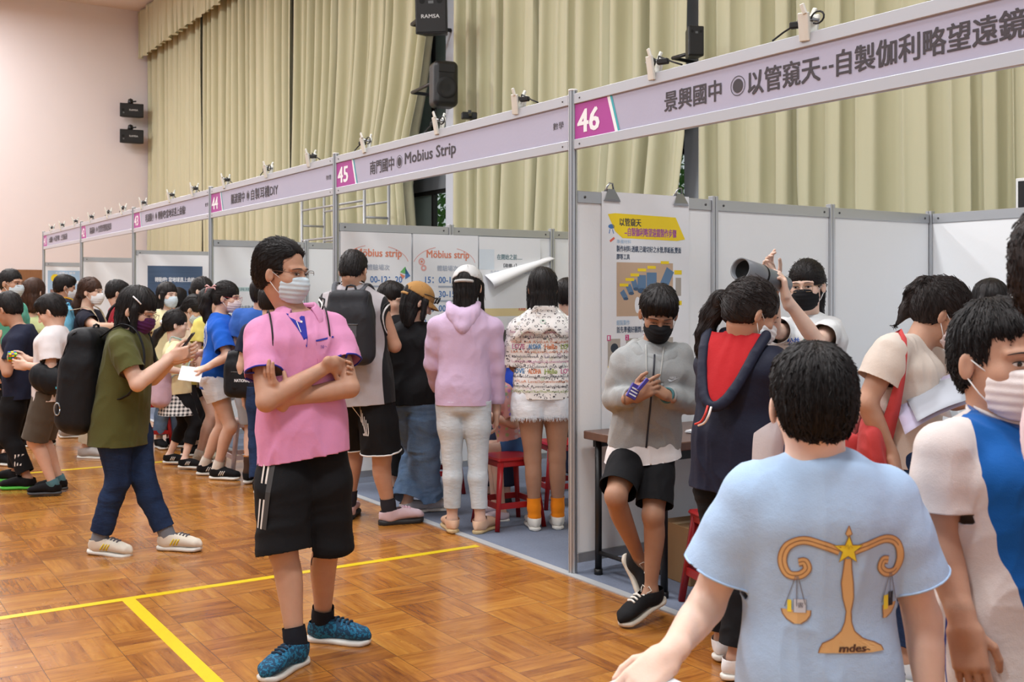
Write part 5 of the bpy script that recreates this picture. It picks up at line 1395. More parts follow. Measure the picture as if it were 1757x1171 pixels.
# ---------------------------------------------------------------- the visitors
TL_ = {}
def tick(n): TL_[n] = time.time()-T0
def foot(px, Y, k=1.0): return Vector(((px-CX)/FPX*Y, Y, .078*k))
def loc_(s, V):
    A = np.array(s.TM); q = V-nv(s.pel); return q@A[:, 0], q@A[:, 1], (q@A[:, 2])/s.TL
def ring(s_, p, n, r, w, mat, parent, name='trim', seg=28, flat=.35):
    """A ribbed band round a limb opening."""
    n = Vector(n).normalized(); x = n.cross(Vector((.3, .9, .2))).normalized(); y = n.cross(x); mb = MB()
    pts = [Vector(p)+(x*math.cos(a)+y*math.sin(a))*r for a in np.linspace(0, 2*math.pi, seg+1)]
    mb.tube(pts, w, 6, cap=False); return mb.build(name, mat, parent)
def hemline(o, bv_pts, mat, r, name='trim'):
    """A band along the open rims of a garment that lie inside the sphere (c, R) list."""
    me = o.data; n = len(me.edges); ev = np.zeros(n*2, dtype=np.int32); me.edges.foreach_get('vertices', ev); ev = ev.reshape(-1, 2)
    cnt = np.zeros(n, dtype=np.int32); le = np.zeros(len(me.loops), dtype=np.int32); me.loops.foreach_get('edge_index', le); cnt += np.bincount(le, minlength=n).astype(np.int32)
    V = np.zeros(len(me.vertices)*3, dtype=np.float32); me.vertices.foreach_get('co', V); V = V.reshape(-1, 3); E = ev[cnt == 1]
    off = nv(parent_org(o))
    mb = MB()
    for c, R, *nn in bv_pts:
        c = nv(c)-off; sel = E[(np.linalg.norm(V[E[:, 0]]-c, axis=1) < R) & (np.linalg.norm(V[E[:, 1]]-c, axis=1) < R)]
        if nn: q_ = unit(nn[0]); sel = sel[(np.abs((V[sel[:, 0]]-c)@q_) < .013) & (np.abs((V[sel[:, 1]]-c)@q_) < .013)]
        nb = {}
        for a, b in sel.tolist(): nb.setdefault(a, []).append(b); nb.setdefault(b, []).append(a)
        seen = set()
        for st in list(nb):
            if st in seen: continue
            path = [st]; seen.add(st); cur = st
            while True:
                nx = [q for q in nb[cur] if q not in seen]
                if not nx: break
                cur = nx[0]; seen.add(cur); path.append(cur)
            if len(path) < 12: continue
            pts = [Vector(V[i]+off) for i in path]
            pts = [(pts[i-1]+pts[i]+pts[(i+1) % len(pts)])/3 for i in range(len(pts))][::2]
            mb.tube(pts+([pts[0]] if (pts[0]-pts[-1]).length < .03 else []), r, 6, cap=False)
    if mb.v: return mb.build(name, mat, o)
def collar(s, root, mat, gap=.5, name='collar', h=.050, r=.066, flare=.034):
    kk = s.k; n = 34; V = []; c0 = s.neck+s.f*.004; X, Yf = s.TM.col[0], s.TM.col[1]
    for i in range(n+1):
        a = -math.pi+gap+(2*math.pi-2*gap)*i/n; e = abs(i/n*2-1)
        d = (X*math.sin(a+math.pi)*1.08+Yf*math.cos(a+math.pi)*.98)
        d = -(Yf*math.cos(math.pi+0)*0) + (X*math.sin(a)+(-Yf)*math.cos(a))
        zb = -.036*max(0, -math.cos(a))       # dips at the front
        rows = [(r*.97, .012), (r*1.0, h*.75), (r*1.05, h*.95), (r*1.12, h*.85), (r+flare, h*.25-.006*e), (r+flare*1.6, -.012-.040*e**3)]
        for rr, z in rows: V.append(c0+d*rr*kk+s.up*(z+zb)*kk)
    m = 6; idx = np.arange((n+1)*m).reshape(n+1, m); F_ = np.stack([idx[:-1, :-1], idx[1:, :-1], idx[1:, 1:], idx[:-1, 1:]], -1).reshape(-1, 4)
    V = np.array([tuple(v) for v in V]); o = mesh_np(name, V, F_, mat, root); md = o.modifiers.new('t', 'SOLIDIFY'); md.thickness = .003; return o
def backpack(label, s, c, w, h, d, back, mat, straps=True, pocket=True, name='backpack', tilt=0.0, group=None, hres=.010, mat2=None, strapw=.022, cat='backpack', sides='LR'):
    """A rucksack whose wearer's back faces along -back (back = outward direction)."""
    c = Vector(c); b = Vector(back).normalized(); x = UP.cross(b).normalized(); u = (UP*math.cos(tilt)+b*math.sin(tilt)).normalized(); b = x.cross(u).normalized()*(-1 if x.cross(u).dot(b) < 0 else 1)
    M = np.array(Matrix((x, b, u)).transposed()); root = empty(name, c-u*h/2); tag(root, label, cat, group)
    F = Field(); ts = [-h/2, -h*.36, 0, h*.3, h*.46, h*.5]
    F.box(c, (w*.49, d*.46, h*.5), M, r=min(w, d)*.36, k=.05); F.box(c-u*h*.12+b*d*.02, (w*.5, d*.5, h*.36), M, r=min(w, d)*.36, k=.08)
    V, Fc = F.mesh(hres); V = wrinkle(V, Fc, .005, int(w*1000), 12); mesh_np('bag_body', V, Fc, mat, root)
    if pocket:
        F = Field(); F.box(c+u*(-h*.16)+b*(d*.50), (w*.36, d*.16, h*.24), M, r=.03); V, Fc = F.mesh(hres); V = wrinkle(V, Fc, .004, 3, 14); mesh_np('pocket', V, Fc, mat2 or mat, root)
        mb = MB(); mb.tube([c+u*(h*.03)+b*(d*.67)+x*w*.30*q for q in (-1, -.5, 0, .5, 1)], .003, 6); mb.build('zip', M_GREYP, root)
    mb = MB()
    for q_ in (-1, 1): mb.tube([c+x*w*(.47*q_)+b*(d*.46*math.sin(a_))+u*(h*.47*math.cos(a_)) for a_ in np.linspace(.1, 1.5, 9)]+[c+x*w*.49*q_+b*d*.40-u*h*.30], .0035, 6)
    mb.build('seam', mat, root)
    mb = MB(); mb.tube([c+u*h*.44-b*d*.1+x*.04, c+u*(h*.44+.05)-b*d*.1+x*.025, c+u*(h*.44+.055)-b*d*.1, c+u*(h*.44+.05)-b*d*.1-x*.025, c+u*h*.44-b*d*.1-x*.04], .007, 8); mb.build('handle', mat, root)
    if straps and s is not None:
        for sd, sg in (('L', 1), ('R', -1)):
            if sd not in sides: continue
            sh = getattr(s, 'sh'+sd); kk = s.k*s.build**.6; ins = lerp(s.neck, sh, .62)
            pts = [c+u*h*.42-b*d*.42+(ins-c).project(x)*.8, ins+s.up*.066*kk-s.f*.05*kk, ins+s.up*.082*kk+s.f*.01*kk, ins+s.up*.045*kk+s.f*.085*kk, ins+s.f*.135*kk-s.up*.06*kk, lerp(s.neck, sh, .85)+s.f*.135*kk-s.up*.16*kk, lerp(s.neck, sh, 1.05)+s.f*.06*kk-s.up*.27*kk, lerp(s.neck, sh, .95)-s.f*.08*kk-s.up*.33*kk, c-u*h*.36-b*d*.35+(ins-c).project(x)]
            pp = []
            for i in range(len(pts)-1):
                p0, p1, p2, p3 = pts[max(i-1, 0)], pts[i], pts[i+1], pts[min(i+2, len(pts)-1)]
                for t in (0, .33, .66): pp.append(.5*((2*p1)+(p2-p0)*t+(2*p0-5*p1+4*p2-p3)*t*t+(3*p1-p0-3*p2+p3)*t**3))
            mb = MB(); mb.tube(pp+[pts[-1]], strapw*.5, 6, flat=.35, nrm=None); o = mb.build('strap', mat2 or mat, root)
    return root
def strap(label_root, pts, w, mat, name='strap'):
    pts = [Vector(p) for p in pts]; pp = []
    for i in range(len(pts)-1):
        p0, p1, p2, p3 = pts[max(i-1, 0)], pts[i], pts[i+1], pts[min(i+2, len(pts)-1)]
        for t in (0, .25, .5, .75): pp.append(.5*((2*p1)+(p2-p0)*t+(2*p0-5*p1+4*p2-p3)*t*t+(3*p1-p0-3*p2+p3)*t**3))
    mb = MB(); mb.tube(pp+[pts[-1]], w, 6); return mb.build(name, mat, label_root)
def tail_pts(s, start, pts, r0=.024, r1=.012):
    n = len(pts); return [(p, r0+(r1-r0)*i/(n-1) if i else r0*.7) for i, p in enumerate(pts)]
def drape(p0, bv, n, w): return p0
def frayed(o, s, mat, legs, parent):
    """Loose threads along a cut-off hem."""
    pass
W_ = cloth
M_MBLUE = cloth('mask_blue', rgb(206, 222, 232), heather=.02); M_MWHITE = cloth('mask_white', rgb(232, 234, 238), heather=.02); M_MBLACK = cloth('mask_black', rgb(26, 26, 29), heather=.03)
M_MPINK = cloth('mask_pink', rgb(232, 214, 212), heather=.02); M_MPURP = cloth('mask_purple', rgb(84, 36, 84), heather=.03)
M_CBLACK = cloth('cloth_black', rgb(20, 20, 23)); M_CNAVY = cloth('cloth_navy', rgb(30, 34, 54)); M_CWHITE = cloth('cloth_white', rgb(232, 228, 228)); M_NYL = cloth('nylon_black', rgb(24, 25, 29), rough=.55)
M_JEANS = denim('denim_navy', rgb(22, 34, 60), rgb(44, 64, 100)); M_JEANL = denim('denim_blue', rgb(74, 104, 142), rgb(130, 158, 190)); M_JEANP = denim('denim_pale', rgb(186, 196, 204), rgb(216, 222, 226)); M_JEANW = denim('denim_white', rgb(206, 212, 220), rgb(232, 234, 238))
M_SOLE = plain('sole_white', rgb(224, 220, 212), .5); M_SOLEB = plain('sole_black', rgb(34, 33, 33), .6); M_SOLEG = plain('sole_green', rgb(80, 190, 60), .5)
M_WIRE = plain('glasses_metal', rgb(110, 84, 72), .3, .7); M_PHONE = plain('phone_dark', rgb(52, 50, 56), .25)
NEAR = dict(h=.007, hh=.0042); FAR = dict(h=.013, hh=.0065)

# ================= the man in the pink polo shirt
def pink_man():
    s = Skel(522, 4.35, 1.70, 20, hs=.232, J=dict(pel=(520, 752, 0), neck=(512, 540, .03), shR=(448, 573, -.05), shL=(567, 561, .08), elR=(457, 690, -.19), elL=(600, 666, -.05), wrR=(570, 624, -.10), wrL=(478, 688, -.145),
             hdR=dict(d=(.45, .85, -.3), n=(.9, -.3, -.3), curls=[1.0, 1.1, 1.2, 1.3], size=.88), hdL=dict(d=(-.30, -.42, .84), n=(.45, .75, .45), curls=[.20, .24, .28, .34], spread=.05, thumb=1.3),
             hipR=(487, 764, -.02), hipL=(552, 762, .04), knR=(486, 945, -.09), knL=(562, 935, .06), anR=foot(508, 4.20), anL=foot(553, 4.50), head=(487, 470, .02)),
             head=(46, 6, 0), toes=dict(L=76, R=-24))
    r = newperson(s, 'middle-aged man in pink polo shirt and black shorts standing with crossed arms')
    body(s, r, SK['b'], h=.0065, hh=.0036); eyes(s, r, look=(.004, -.001), closed=.35, only=None)
    pol = cloth('pink_pique', rgb(222, 148, 190), heather=.05)
    o, bv = tee(s, r, pol, h=.0065, hem=-.15, sleeve=.60, loose=1.05, slv=.068, slr=.076, amp=.011, seed=2, hemtilt=-7, name='polo_shirt', belly=.006, freq=7)
    blue = cloth('polo_blue', rgb(52, 56, 158))
    hemline(o, [(lerp(s.shR, s.elR, .60), .14, s.elR-s.shR), (lerp(s.shL, s.elL, .60), .14, s.elL-s.shL)], blue, .004)
    collar(s, o, pol, gap=.62)
    Xr, Yf = s.TM.col[0], s.TM.col[1]
    cv = Canvas(s.neck-s.up*.02, -Xr, s.up, bv)
    cv.stroke([(-.030, .030), (-.022, .0), (-.013, -.04), (-.006, -.08), (-.003, -.118)], [.070, .058, .036, .018, .003], blue, 0)
    cv.stroke([(-.030, -.012), (-.020, -.058)], .003, C('cream', 236, 226, 220), 2)
    cv.disc(-.012, -.016, .0045, C('cream', 236, 226, 220), 3, seg=10)
    cv.stroke([(.035, -.095), (.075, -.088), (.115, -.080)], .007, blue, 0); cv.text('ᔕ⌒', .055, -.125, .08, -.113, blue, 0, 0)
    cv.stroke([(.036, -.10), (.040, -.20)], .0018, cloth('pink_seam', rgb(190, 108, 152)), 0); cv.stroke([(.115, -.085), (.116, -.18)], .0018, cloth('pink_seam', rgb(190, 108, 152)), 0)
    cv.build('trim_print', o)
    o, bv = pants(s, r, M_CBLACK, h=.008, length=1.02, r=(.096, .108, .100, .09), waist=.0, amp=.006, seed=5, name='shorts', hemr=.100, freq=6, loose=1.03)
    cv = Canvas(P(470, 795, 4.28), Vector((.97, -.24, 0)), UP, bv, d0=.25)
    for x in (-.010, .010): cv.stroke([(x, .03), (x-.003, -.06), (x-.009, -.14), (x-.018, -.245)], .0085, C('stripe_white', 226, 220, 214), 1)
    cv.stroke([(.026, .03), (.022, -.10), (.008, -.245)], .022, C('stripe_grey', 62, 60, 60), 0)
    cv.build('side_stripe', o)
    sock(s, r, cloth('sock_black', rgb(26, 28, 36)), top=.80)
    kn = plain('x', (0, 0, 0, 1)) if False else None
    m, n = newmat('knit_teal'); f = n.noise(n.coords(), 90, 2); n.link(n.mix(n.math('GREATER_THAN', f, .52), rgb(14, 62, 92), rgb(24, 112, 150)), n.b.inputs['Base Color']); n.b.inputs['Roughness'].default_value = .8
    shoe(s, r, (m, M_SOLE), h=.005, laces=plain('lace_dark', rgb(20, 40, 60), .8), size=1.04, collar=.012)
    mask(s, r, M_MBLUE, h=.0042); glasses(s, r, M_WIRE, rim=False, low=-.002)
    hair(s, r, 'short', 'k', .0046, 1500, seed=4, vol=1.0, fore=.062, whorl=(0, .085, .075), back=.006)
    b = empty('drawstring_bag', s.neck-s.f*.22-s.up*.4); tag(b, 'flat black drawstring bag with thin cords worn by the man in pink', 'bag')
    F = Field(); F.box(s.neck-s.f*.185-s.up*.27, (.12, .03, .16), np.array(s.TM), r=.028); V, Fc = F.mesh(.012); mesh_np('bag_body', V, Fc, M_NYL, b)
    for sd in 'LR':
        sh = lerp(s.neck, getattr(s, 'sh'+sd), .80)
        strap(b, [sh-s.f*.15-s.up*.10, sh+s.up*.060-s.f*.03, sh+s.up*.070+s.f*.03, sh+s.up*.030+s.f*.085, sh+s.f*.118-s.up*.03, sh+s.f*.10-s.up*.11, sh-s.f*.02-s.up*.22, sh-s.f*.16-s.up*.34], .0036, M_NYL, 'cord')
pink_man(); tick('pink')

# ================= the woman in the olive shirt, walking with her phone
def olive_woman():
    s = Skel(232, 6.06, 1.60, 78, hs=.232, build=1.12, lean=6, J=dict(pel=(208, 700, 0), neck=(214, 566, 0), shR=(207, 592, -.16), shL=(234, 588, .16), elR=(236, 660, -.22), wrR=(296, 612, -.09), elL=(262, 650, .14), wrL=(298, 616, .05),
             hdR=dict(d=(.9, .2, .25), n=(.1, .9, .25), curl=.45, thumb=.2), hdL=dict(d=(.9, -.1, .2), n=(0, -.9, .3), curl=.5, thumb=.2), anR=foot(170, 6.00), anL=foot(288, 6.10), knR=(203, 826, -.06), knL=(246, 822, .05), head=(236, 534, 0)),
             head=(4, 22, 0), toes=dict(R=78, L=80, hR=4), )
    r = newperson(s, 'woman in olive green shirt and dark jeans walking while looking at her phone')
    body(s, r, SK['a'], **NEAR); eyes(s, r, closed=.8)
    m = cloth('olive_knit', rgb(82, 82, 42), heather=.10)
    o, bv = tee(s, r, m, h=.0075, hem=-.46, sleeve=.66, loose=1.0, slv=.068, slr=.074, amp=.009, seed=8, prof=[(-.8, .19, .142, -.005), (-.2, .175, .135, -.005), (0, .17, .128, .0), (.25, .165, .122, .010), (.55, .165, .118, .010), (.82, .160, .110, .004), (.95, .125, .094, -.008), (1.03, .080, .074, -.014)])
    pants(s, r, M_JEANS, h=.0075, length=1.86, r=(.094, .092, .066, .056), waist=-.12, amp=.006, seed=9, hemr=.058)
    sock(s, r, cloth('sock_grey', rgb(120, 124, 132)), top=.82)
    shoe(s, r, (cloth('shoe_cream', rgb(222, 212, 196)), M_SOLE), h=.0055, laces=plain('lace_grey', rgb(96, 92, 100), .8), stripe=plain('stripe_yellow', rgb(232, 208, 40), .6), size=1.06, collar=.01)
    mask(s, r, M_MPURP); glasses(s, r, M_WIRE, low=.002)
    hh, _ = hair(s, r, 'long', 'k', .0055, 900, seed=6, vol=.96)
    M = s.HM; mb = MB(); c = s.head; L = lambda x, y, z: c+M @ Vector((x, y, z))
    mb.tube([L(.083, .045, .060), L(.090, .015, .075), L(.092, -.012, .085)], .0042, 6); mb.build('hair_clip', M_SWHITE, r)
    bp = backpack('black rucksack with a dangling silver carabiner worn by the woman in olive', s, P(151, 650, 6.06), .34, .58, .185, (-.97, .1, .04), M_NYL, tilt=-.10)
    mb = MB(); cc = P(147, 697, 6.06)-s.f*.12+Vector((.03, -.20, 0)); mb.tube([cc+Vector((.016*math.cos(a), 0, .034*math.sin(a))) for a in np.linspace(0, 6.28, 14)], .0045, 6); mb.build('carabiner', M_STEEL, bp)
    ph = empty('mobile_phone', P(318, 606, 5.98)); tag(ph, 'dark mobile phone held up by the woman in the olive shirt', 'phone')
    mb = MB(); mb.box(P(319, 590, 6.02), (.0045, .037, .075), Matrix.Rotation(.62, 3, 'Y') @ rotz(.1), 0, .004); mb.build('phone_body', M_PHONE, ph)
olive_woman(); tick('olive')

# ================= generic visitor
def visitor(label, px, Y, H, yaw, skinc='a', hairst='short', hairc='k', shirt=None, sl=.6, bottoms=None, blen=1.8, bkw=None, shoes=(M_CBLACK, M_SOLE), msk=None, head=(0, 0, 0), J=None, tkw=None, hkw=None, res=FAR, eye=None, gl=False, sockm=None, socktop=.8, skw=None, lower=True, **kw):
    s = Skel(px, Y, H, yaw, head=head, J=J, **kw); r = newperson(s, label)
    body(s, r, SK[skinc], **res)
    if eye is not None: eyes(s, r, **eye)
    h = res['h']
    o = bv = None
    if shirt is not None: o, bv = tee(s, r, shirt, h=h, sleeve=sl, **(dict(seed=int(px), amp=.009) | (tkw or {})))
    q = None
    if bottoms is not None: q = pants(s, r, bottoms, h=h, length=blen, **(dict(seed=int(px)+1, name='trousers' if blen > 1.2 else 'shorts', waist=.02) | (bkw or {})))
    if sockm is not None: sock(s, r, sockm, top=socktop, h=h)
    if lower: shoe(s, r, shoes, h=max(.006, h*.75), **(skw or {}))
    if msk is not None: mask(s, r, msk, h=max(.0045, res['hh']*.95))
    if gl: glasses(s, r, gl)
    hv = hair(s, r, hairst, hairc, max(.0055, h*.72), **(dict(seed=int(px), strands=380) | (hkw or {})))
    s.root, s.o, s.bv, s.q, s.hairo = r, o, bv, q, hv[0]
    return s
CY = cloth
# ---- far left group
s = visitor('boy in white t-shirt and grey brown shorts turning a puzzle cube', 88, 7.76, 1.47, -84, 'a', shirt=cloth('tee_white', rgb(226, 220, 222)), sl=.75, bottoms=cloth('shorts_brown', rgb(82, 74, 64)), blen=.96,
    head=(-2, 26, 0), hs=.222, res=dict(h=.009, hh=.005), eye=dict(closed=.6), J=dict(neck=(93, 562, 0), shL=(86, 583, -.12), shR=(100, 583, .12), elL=(88, 632, -.17), wrL=(45, 628, -.12), elR=(92, 628, .10), wrR=(48, 618, .0), hdL=dict(d=(-1, .15, .1), n=(0, 1, .1), curl=.5), hdR=dict(d=(-1, -.1, .1), n=(0, -1, .1), curl=.5), head=(88, 536, 0), anL=foot(92, 7.74), anR=foot(103, 7.92)),
    tkw=dict(hem=-.14, slv=.080, slr=.092, loose=1.12), bkw=dict(hemr=.104, r=(.112, .110, .104, .09), amp=.006), shoes=(M_CBLACK, plain('sole_dark', rgb(60, 60, 62), .6)), sockm=cloth('sock_teal', rgb(80, 120, 130)), socktop=.88, toes=dict(L=-80, R=-84))
cb = empty('puzzle_cube', P(21, 613, 7.70)); tag(cb, 'small coloured puzzle cube held by the boy in white', 'toy')
mb = MB(); cols = [C('cubeyellow', 236, 220, 40), C('cubegreen', 50, 180, 70), C('cubeblue', 40, 70, 180), C('cubeorange', 230, 130, 40), plain('cube_black', rgb(20, 20, 20), .4)]
M_ = rotz(.6) @ Matrix.Rotation(.4, 3, 'X'); c_ = P(21, 612, 7.70)
mb.box(c_, (.028, .028, .028), M_, 4)
for ax in range(3):
    for sg in (-1, 1):
        for i in (-1, 0, 1):
            for j in (-1, 0, 1):
                v = [0, 0, 0]; v[ax] = sg*.0285; v[(ax+1) % 3] = i*.0185; v[(ax+2) % 3] = j*.0185; hh_ = [.008]*3; hh_[ax] = .0012
                mb.box(c_+M_ @ Vector(v), hh_, M_, (ax*3+i*2+j+sg) % 4)
mb.build('cube_body', cols, cb)
sb = empty('sling_bag', P(80, 655, 7.6)); tag(sb, 'black sling bag with a tiny turquoise badge worn by the boy in white', 'bag')
Fq = Field(); Fq.ell(P(82, 650, 7.60), (.135, .075, .105), np.array(Matrix.Rotation(.45, 3, 'Y'))); V, Fc = Fq.mesh(.010); V = wrinkle(V, Fc, .008, 3, 12); mesh_np('bag_body', V, Fc, M_NYL, sb)
strap(sb, [P(97, 632, 7.62), P(112, 605, 7.74), P(106, 574, 7.78), P(97, 566, 7.75), P(88, 578, 7.62), P(78, 610, 7.58), P(68, 636, 7.60)], .012, M_NYL)
mb = MB(); mb.box(P(98, 666, 7.525), (.010, .002, .007)); mb.build('badge', C('turquoise', 60, 180, 200), sb)

s = visitor('boy in navy t-shirt and black track trousers with green soled shoes', 40, 8.1, 1.48, -100, 'b', shirt=M_CNAVY, sl=.62, bottoms=M_CBLACK, blen=1.86, head=(0, 24, 0), hs=.225, res=dict(h=.010, hh=.006),
    J=dict(neck=(31, 560, 0), pel=(38, 664, 0), shL=(30, 586, -.15), shR=(46, 583, .14), elL=(12, 640, -.2), wrL=(-6, 590, -.1), wrR=(-12, 600, .1), head=(13, 532, 0), anL=foot(48, 8.0), anR=foot(28, 8.3)),
    tkw=dict(hem=-.20, loose=1.08), bkw=dict(hemr=.070, r=(.104, .104, .082, .08), waist=-.12), shoes=(M_CBLACK, M_SOLEG), toes=dict(L=-84, R=-100), skw=dict(size=1.12))
cv = Canvas(lerp(s.knL, s.anL, .72)+Vector((.0, 0, 0)), (1, 0, 0), UP, s.q[1])
for x in (-.030, -.008, .014): cv.stroke([(x, .10), (x-.002, .02), (x-.006, -.055)], .010, C('stripe_white', 226, 220, 214), 1)
cv.build('ankle_stripe', s.q[0])

s = visitor('man in pale green shirt with short hair, glasses and blue mask behind the navy boy', 4, 9.2, 1.72, 74, 'b', shirt=cloth('tee_green', rgb(96, 176, 150)), bottoms=M_CBLACK, msk=M_MBLUE, gl=M_WIRE, hairst='crop', head=(0, 4, 0), J=dict(head=(20, 487, 0), neck=(8, 520, 0)), toes=dict(L=74, R=70), eye=dict(closed=.4))
s = visitor('woman with curly brown hair seen from behind in a yellow green top', 58, 10.2, 1.50, 165, 'a', 'bob', 'b', shirt=cloth('top_yellowgreen', rgb(196, 204, 150)), bottoms=cloth('slate', rgb(70, 74, 84)), J=dict(head=(60, 502, 0)), hkw=dict(vol=1.1), head=(-8, 5, 0))
s = visitor('man with black hair and a yellow lanyard looking at the pale blue poster', 112, 10.9, 1.66, 118, 'b', shirt=cloth('shirt_slate', rgb(34, 42, 58), rgb(130, 170, 200)), bottoms=M_JEANS, msk=M_MWHITE, J=dict(head=(112, 494, 0)), head=(0, 10, 0), shoes=(cloth('shoe_grey', rgb(170, 168, 166)), M_SOLE))
strap(s.root, [s.neck-s.f*.075+s.up*.03, lerp(s.neck, s.shR, .35)+s.up*.055, lerp(s.neck, s.shR, .3)+s.f*.10, s.neck+s.f*.15-s.up*.2], .007, C('lanyard', 236, 180, 40), 'lanyard')
s = visitor('woman in dark navy tee with brown ponytail and white mask, facing the booths', 152, 9.6, 1.65, 82, 'a', 'tail', 'b', shirt=cloth('tee_darknavy', rgb(28, 28, 42)), sl=.5, bottoms=cloth('trousers_stone', rgb(196, 188, 168)), blen=1.84, msk=M_MWHITE, head=(0, 2, 0),
    J=dict(neck=(147, 534, 0), head=(157, 502, 0), shR=(144, 548, -.15), elR=(168, 562, -.25), wrR=(206, 560, -.1), wrL=(196, 570, .1), hdR=dict(curl=.4)), tkw=dict(hem=-.05, loose=.95), shoes=(cloth('shoe_lightgrey', rgb(178, 174, 172)), M_SOLE), skw=dict(size=1.1), eye=dict(closed=.3), toes=dict(L=80, R=78),
    hkw=dict(extra=[(P(140, 506, 9.6), .045), (P(132, 524, 9.62), .042), (P(133, 552, 9.62), .026)]))
backpack('pale blue printed rucksack with tan flap on the woman with a brown ponytail', s, P(114, 566, 9.6), .30, .42, .15, (-1, 0, 0), cloth('bag_skyprint', rgb(118, 190, 222), heather=.5), hres=.014, mat2=cloth('bag_tan', rgb(190, 172, 146)))
s = visitor('person with black hair in red tee and dark shoulder strap facing the booths', 205, 10.5, 1.60, 122, 'a', shirt=cloth('tee_red', rgb(176, 44, 58)), sl=.6, bottoms=M_CBLACK, J=dict(head=(202, 504, 0)), head=(-10, 12, 0))
strap(s.root, [s.pel-s.f*.16+s.up*.2, lerp(s.neck, s.shR, .6)-s.f*.11, lerp(s.neck, s.shR, .6)+s.up*.075, lerp(s.neck, s.shR, .6)+s.f*.12, s.pel+s.f*.13+s.up*.3], .014, M_NYL, 'bag_strap')

# ---- middle group at booths 44 and 43
s = visitor('woman in cream top with short black hair and pale blue mask', 283, 10.2, 1.57, 48, 'p', 'bob', 'k', shirt=cloth('top_cream', rgb(232, 222, 178)), sl=.5, bottoms=M_JEANL, msk=M_MBLUE, J=dict(head=(288, 508, 0)), hkw=dict(vol=.85), eye=dict(closed=.7), head=(8, 0, 0))
s = visitor('person in dark grey tee seen behind the woman in the cream top', 310, 10.9, 1.50, 175, 'a', shirt=cloth('tee_slategrey', rgb(72, 78, 96)), bottoms=M_CBLACK, J=dict(head=(306, 516, 0)))
s = visitor('woman with high ponytail and white hair clip behind the girl in blue', 348, 10.05, 1.59, 72, 'p', 'tail', 'k', shirt=cloth('top_offwhite', rgb(222, 214, 204)), bottoms=M_JEANS, J=dict(head=(349, 500, 0)), head=(0, 2, 0), eye=dict(closed=.3), hkw=dict(extra=[(P(338, 494, 10.4), .03), (P(332, 500, 10.4), .038), (P(333, 520, 10.4), .03)]))
s = visitor('woman in beige striped top bending her head towards the table', 326, 9.7, 1.56, 82, 'a', 'tail', 'k', shirt=cloth('top_beige', rgb(206, 186, 168)), sl=.5, bottoms=cloth('trousers_dark', rgb(36, 36, 42)), msk=M_MBLUE, lean=10, head=(0, 36, 0), J=dict(head=(334, 532, 0), neck=(320, 566, 0), wrR=(366, 600, -.1), wrL=(370, 596, .1)), hkw=dict(extra=[(P(320, 528, 9.7), .035), (P(306, 535, 9.7), .03), (P(300, 548, 9.7), .018)]), shoes=(M_CBLACK, M_SOLE), toes=dict(R=80, L=80))
m_ging, n_ = newmat('gingham'); sp_ = n_.new('ShaderNodeSeparateXYZ'); tc_ = n_.new('ShaderNodeTexCoord'); n_.link(tc_.outputs['Object'], sp_.inputs[0])
def stp(o): return n_.math('GREATER_THAN', n_.math('FRACT', n_.math('MULTIPLY', o, 32.0)), .5)
ss = n_.math('MULTIPLY', n_.math('ADD', n_.math('ADD', stp(sp_.outputs[0]), stp(sp_.outputs[2])), 0.0), .5); n_.link(n_.mix(ss, rgb(232, 228, 222), rgb(24, 24, 26)), n_.b.inputs['Base Color'])
s = visitor('little girl with white hair tie, pale yellow top and black gingham skirt', 306, 9.0, 1.30, 112, 'p', 'tail', 'k', shirt=cloth('top_paleyellow', rgb(238, 226, 178)), sl=.62, bottoms=M_CBLACK, blen=1.55, head=(-6, 6, 0), hs=.212, res=dict(h=.010, hh=.0055), J=dict(head=(303, 558, 0), neck=(299, 588, 0), wrR=(322, 640, -.15), wrL=(318, 630, .1), anR=foot(316, 8.9), anL=foot(290, 9.15)),
    tkw=dict(hem=-.12, loose=1.1), bkw=dict(hemr=.056, r=(.095, .090, .066, .056)), shoes=(M_CBLACK, M_SOLE), skw=dict(stripe=C('stripe_white', 226, 220, 214), size=1.1), toes=dict(L=80, R=76), hkw=dict(extra=[(P(282, 562, 9.0), .028), (P(272, 572, 9.02), .034), (P(262, 590, 9.02), .030), (P(256, 606, 9.0), .012)]))
F = Field(); kk = s.k; F.loft(s.pel-UP*.24, s.TM, [0, .10, .22, .26], [0]*4, [0]*4, [.185, .160, .125, .118], [.165, .14, .105, .10], k=.02); V, Fc = F.mesh(.011); V, Fc = cut(V, Fc, s.pel-UP*.22, (0, 0, -1), .4, .3); V = wrinkle(V, Fc, .012, 4, 16, (1, 1, .1)); mesh_np('skirt', V, Fc, m_ging, s.root)
mb = MB(); mb.tube([P(283, 556, 9.0)+Vector((.03*math.cos(a), .03*math.sin(a), .02*math.sin(a*2))) for a in np.linspace(0, 6.28, 14)], .013, 8); mb.build('scrunchie', C('white', 236, 240, 246), s.hairo)
backpack('pastel pink rucksack on the back of the little girl in pale yellow', s, P(276, 660, 8.95), .28, .34, .15, (-.93, -.35, 0), cloth('bag_pastel', rgb(206, 176, 190), heather=.2), hres=.012, mat2=cloth('bag_mint', rgb(180, 204, 206)))
s = visitor('girl in yellow tee and striped black shorts behind the girl in blue', 352, 9.32, 1.50, 84, 'a', 'tail', 'k', shirt=cloth('tee_lemon', rgb(236, 220, 120)), sl=.6, bottoms=M_CBLACK, blen=.52, J=dict(head=(364, 520, 0), neck=(355, 548, 0), anR=foot(341, 9.15), anL=foot(353, 9.35)), shoes=(cloth('shoe_beige', rgb(196, 186, 166)), M_SOLE), sockm=cloth('sock_cream', rgb(220, 214, 204)), socktop=.86, tkw=dict(hem=-.2, loose=1.1), toes=dict(R=130, L=60), hkw=dict(strands=100))
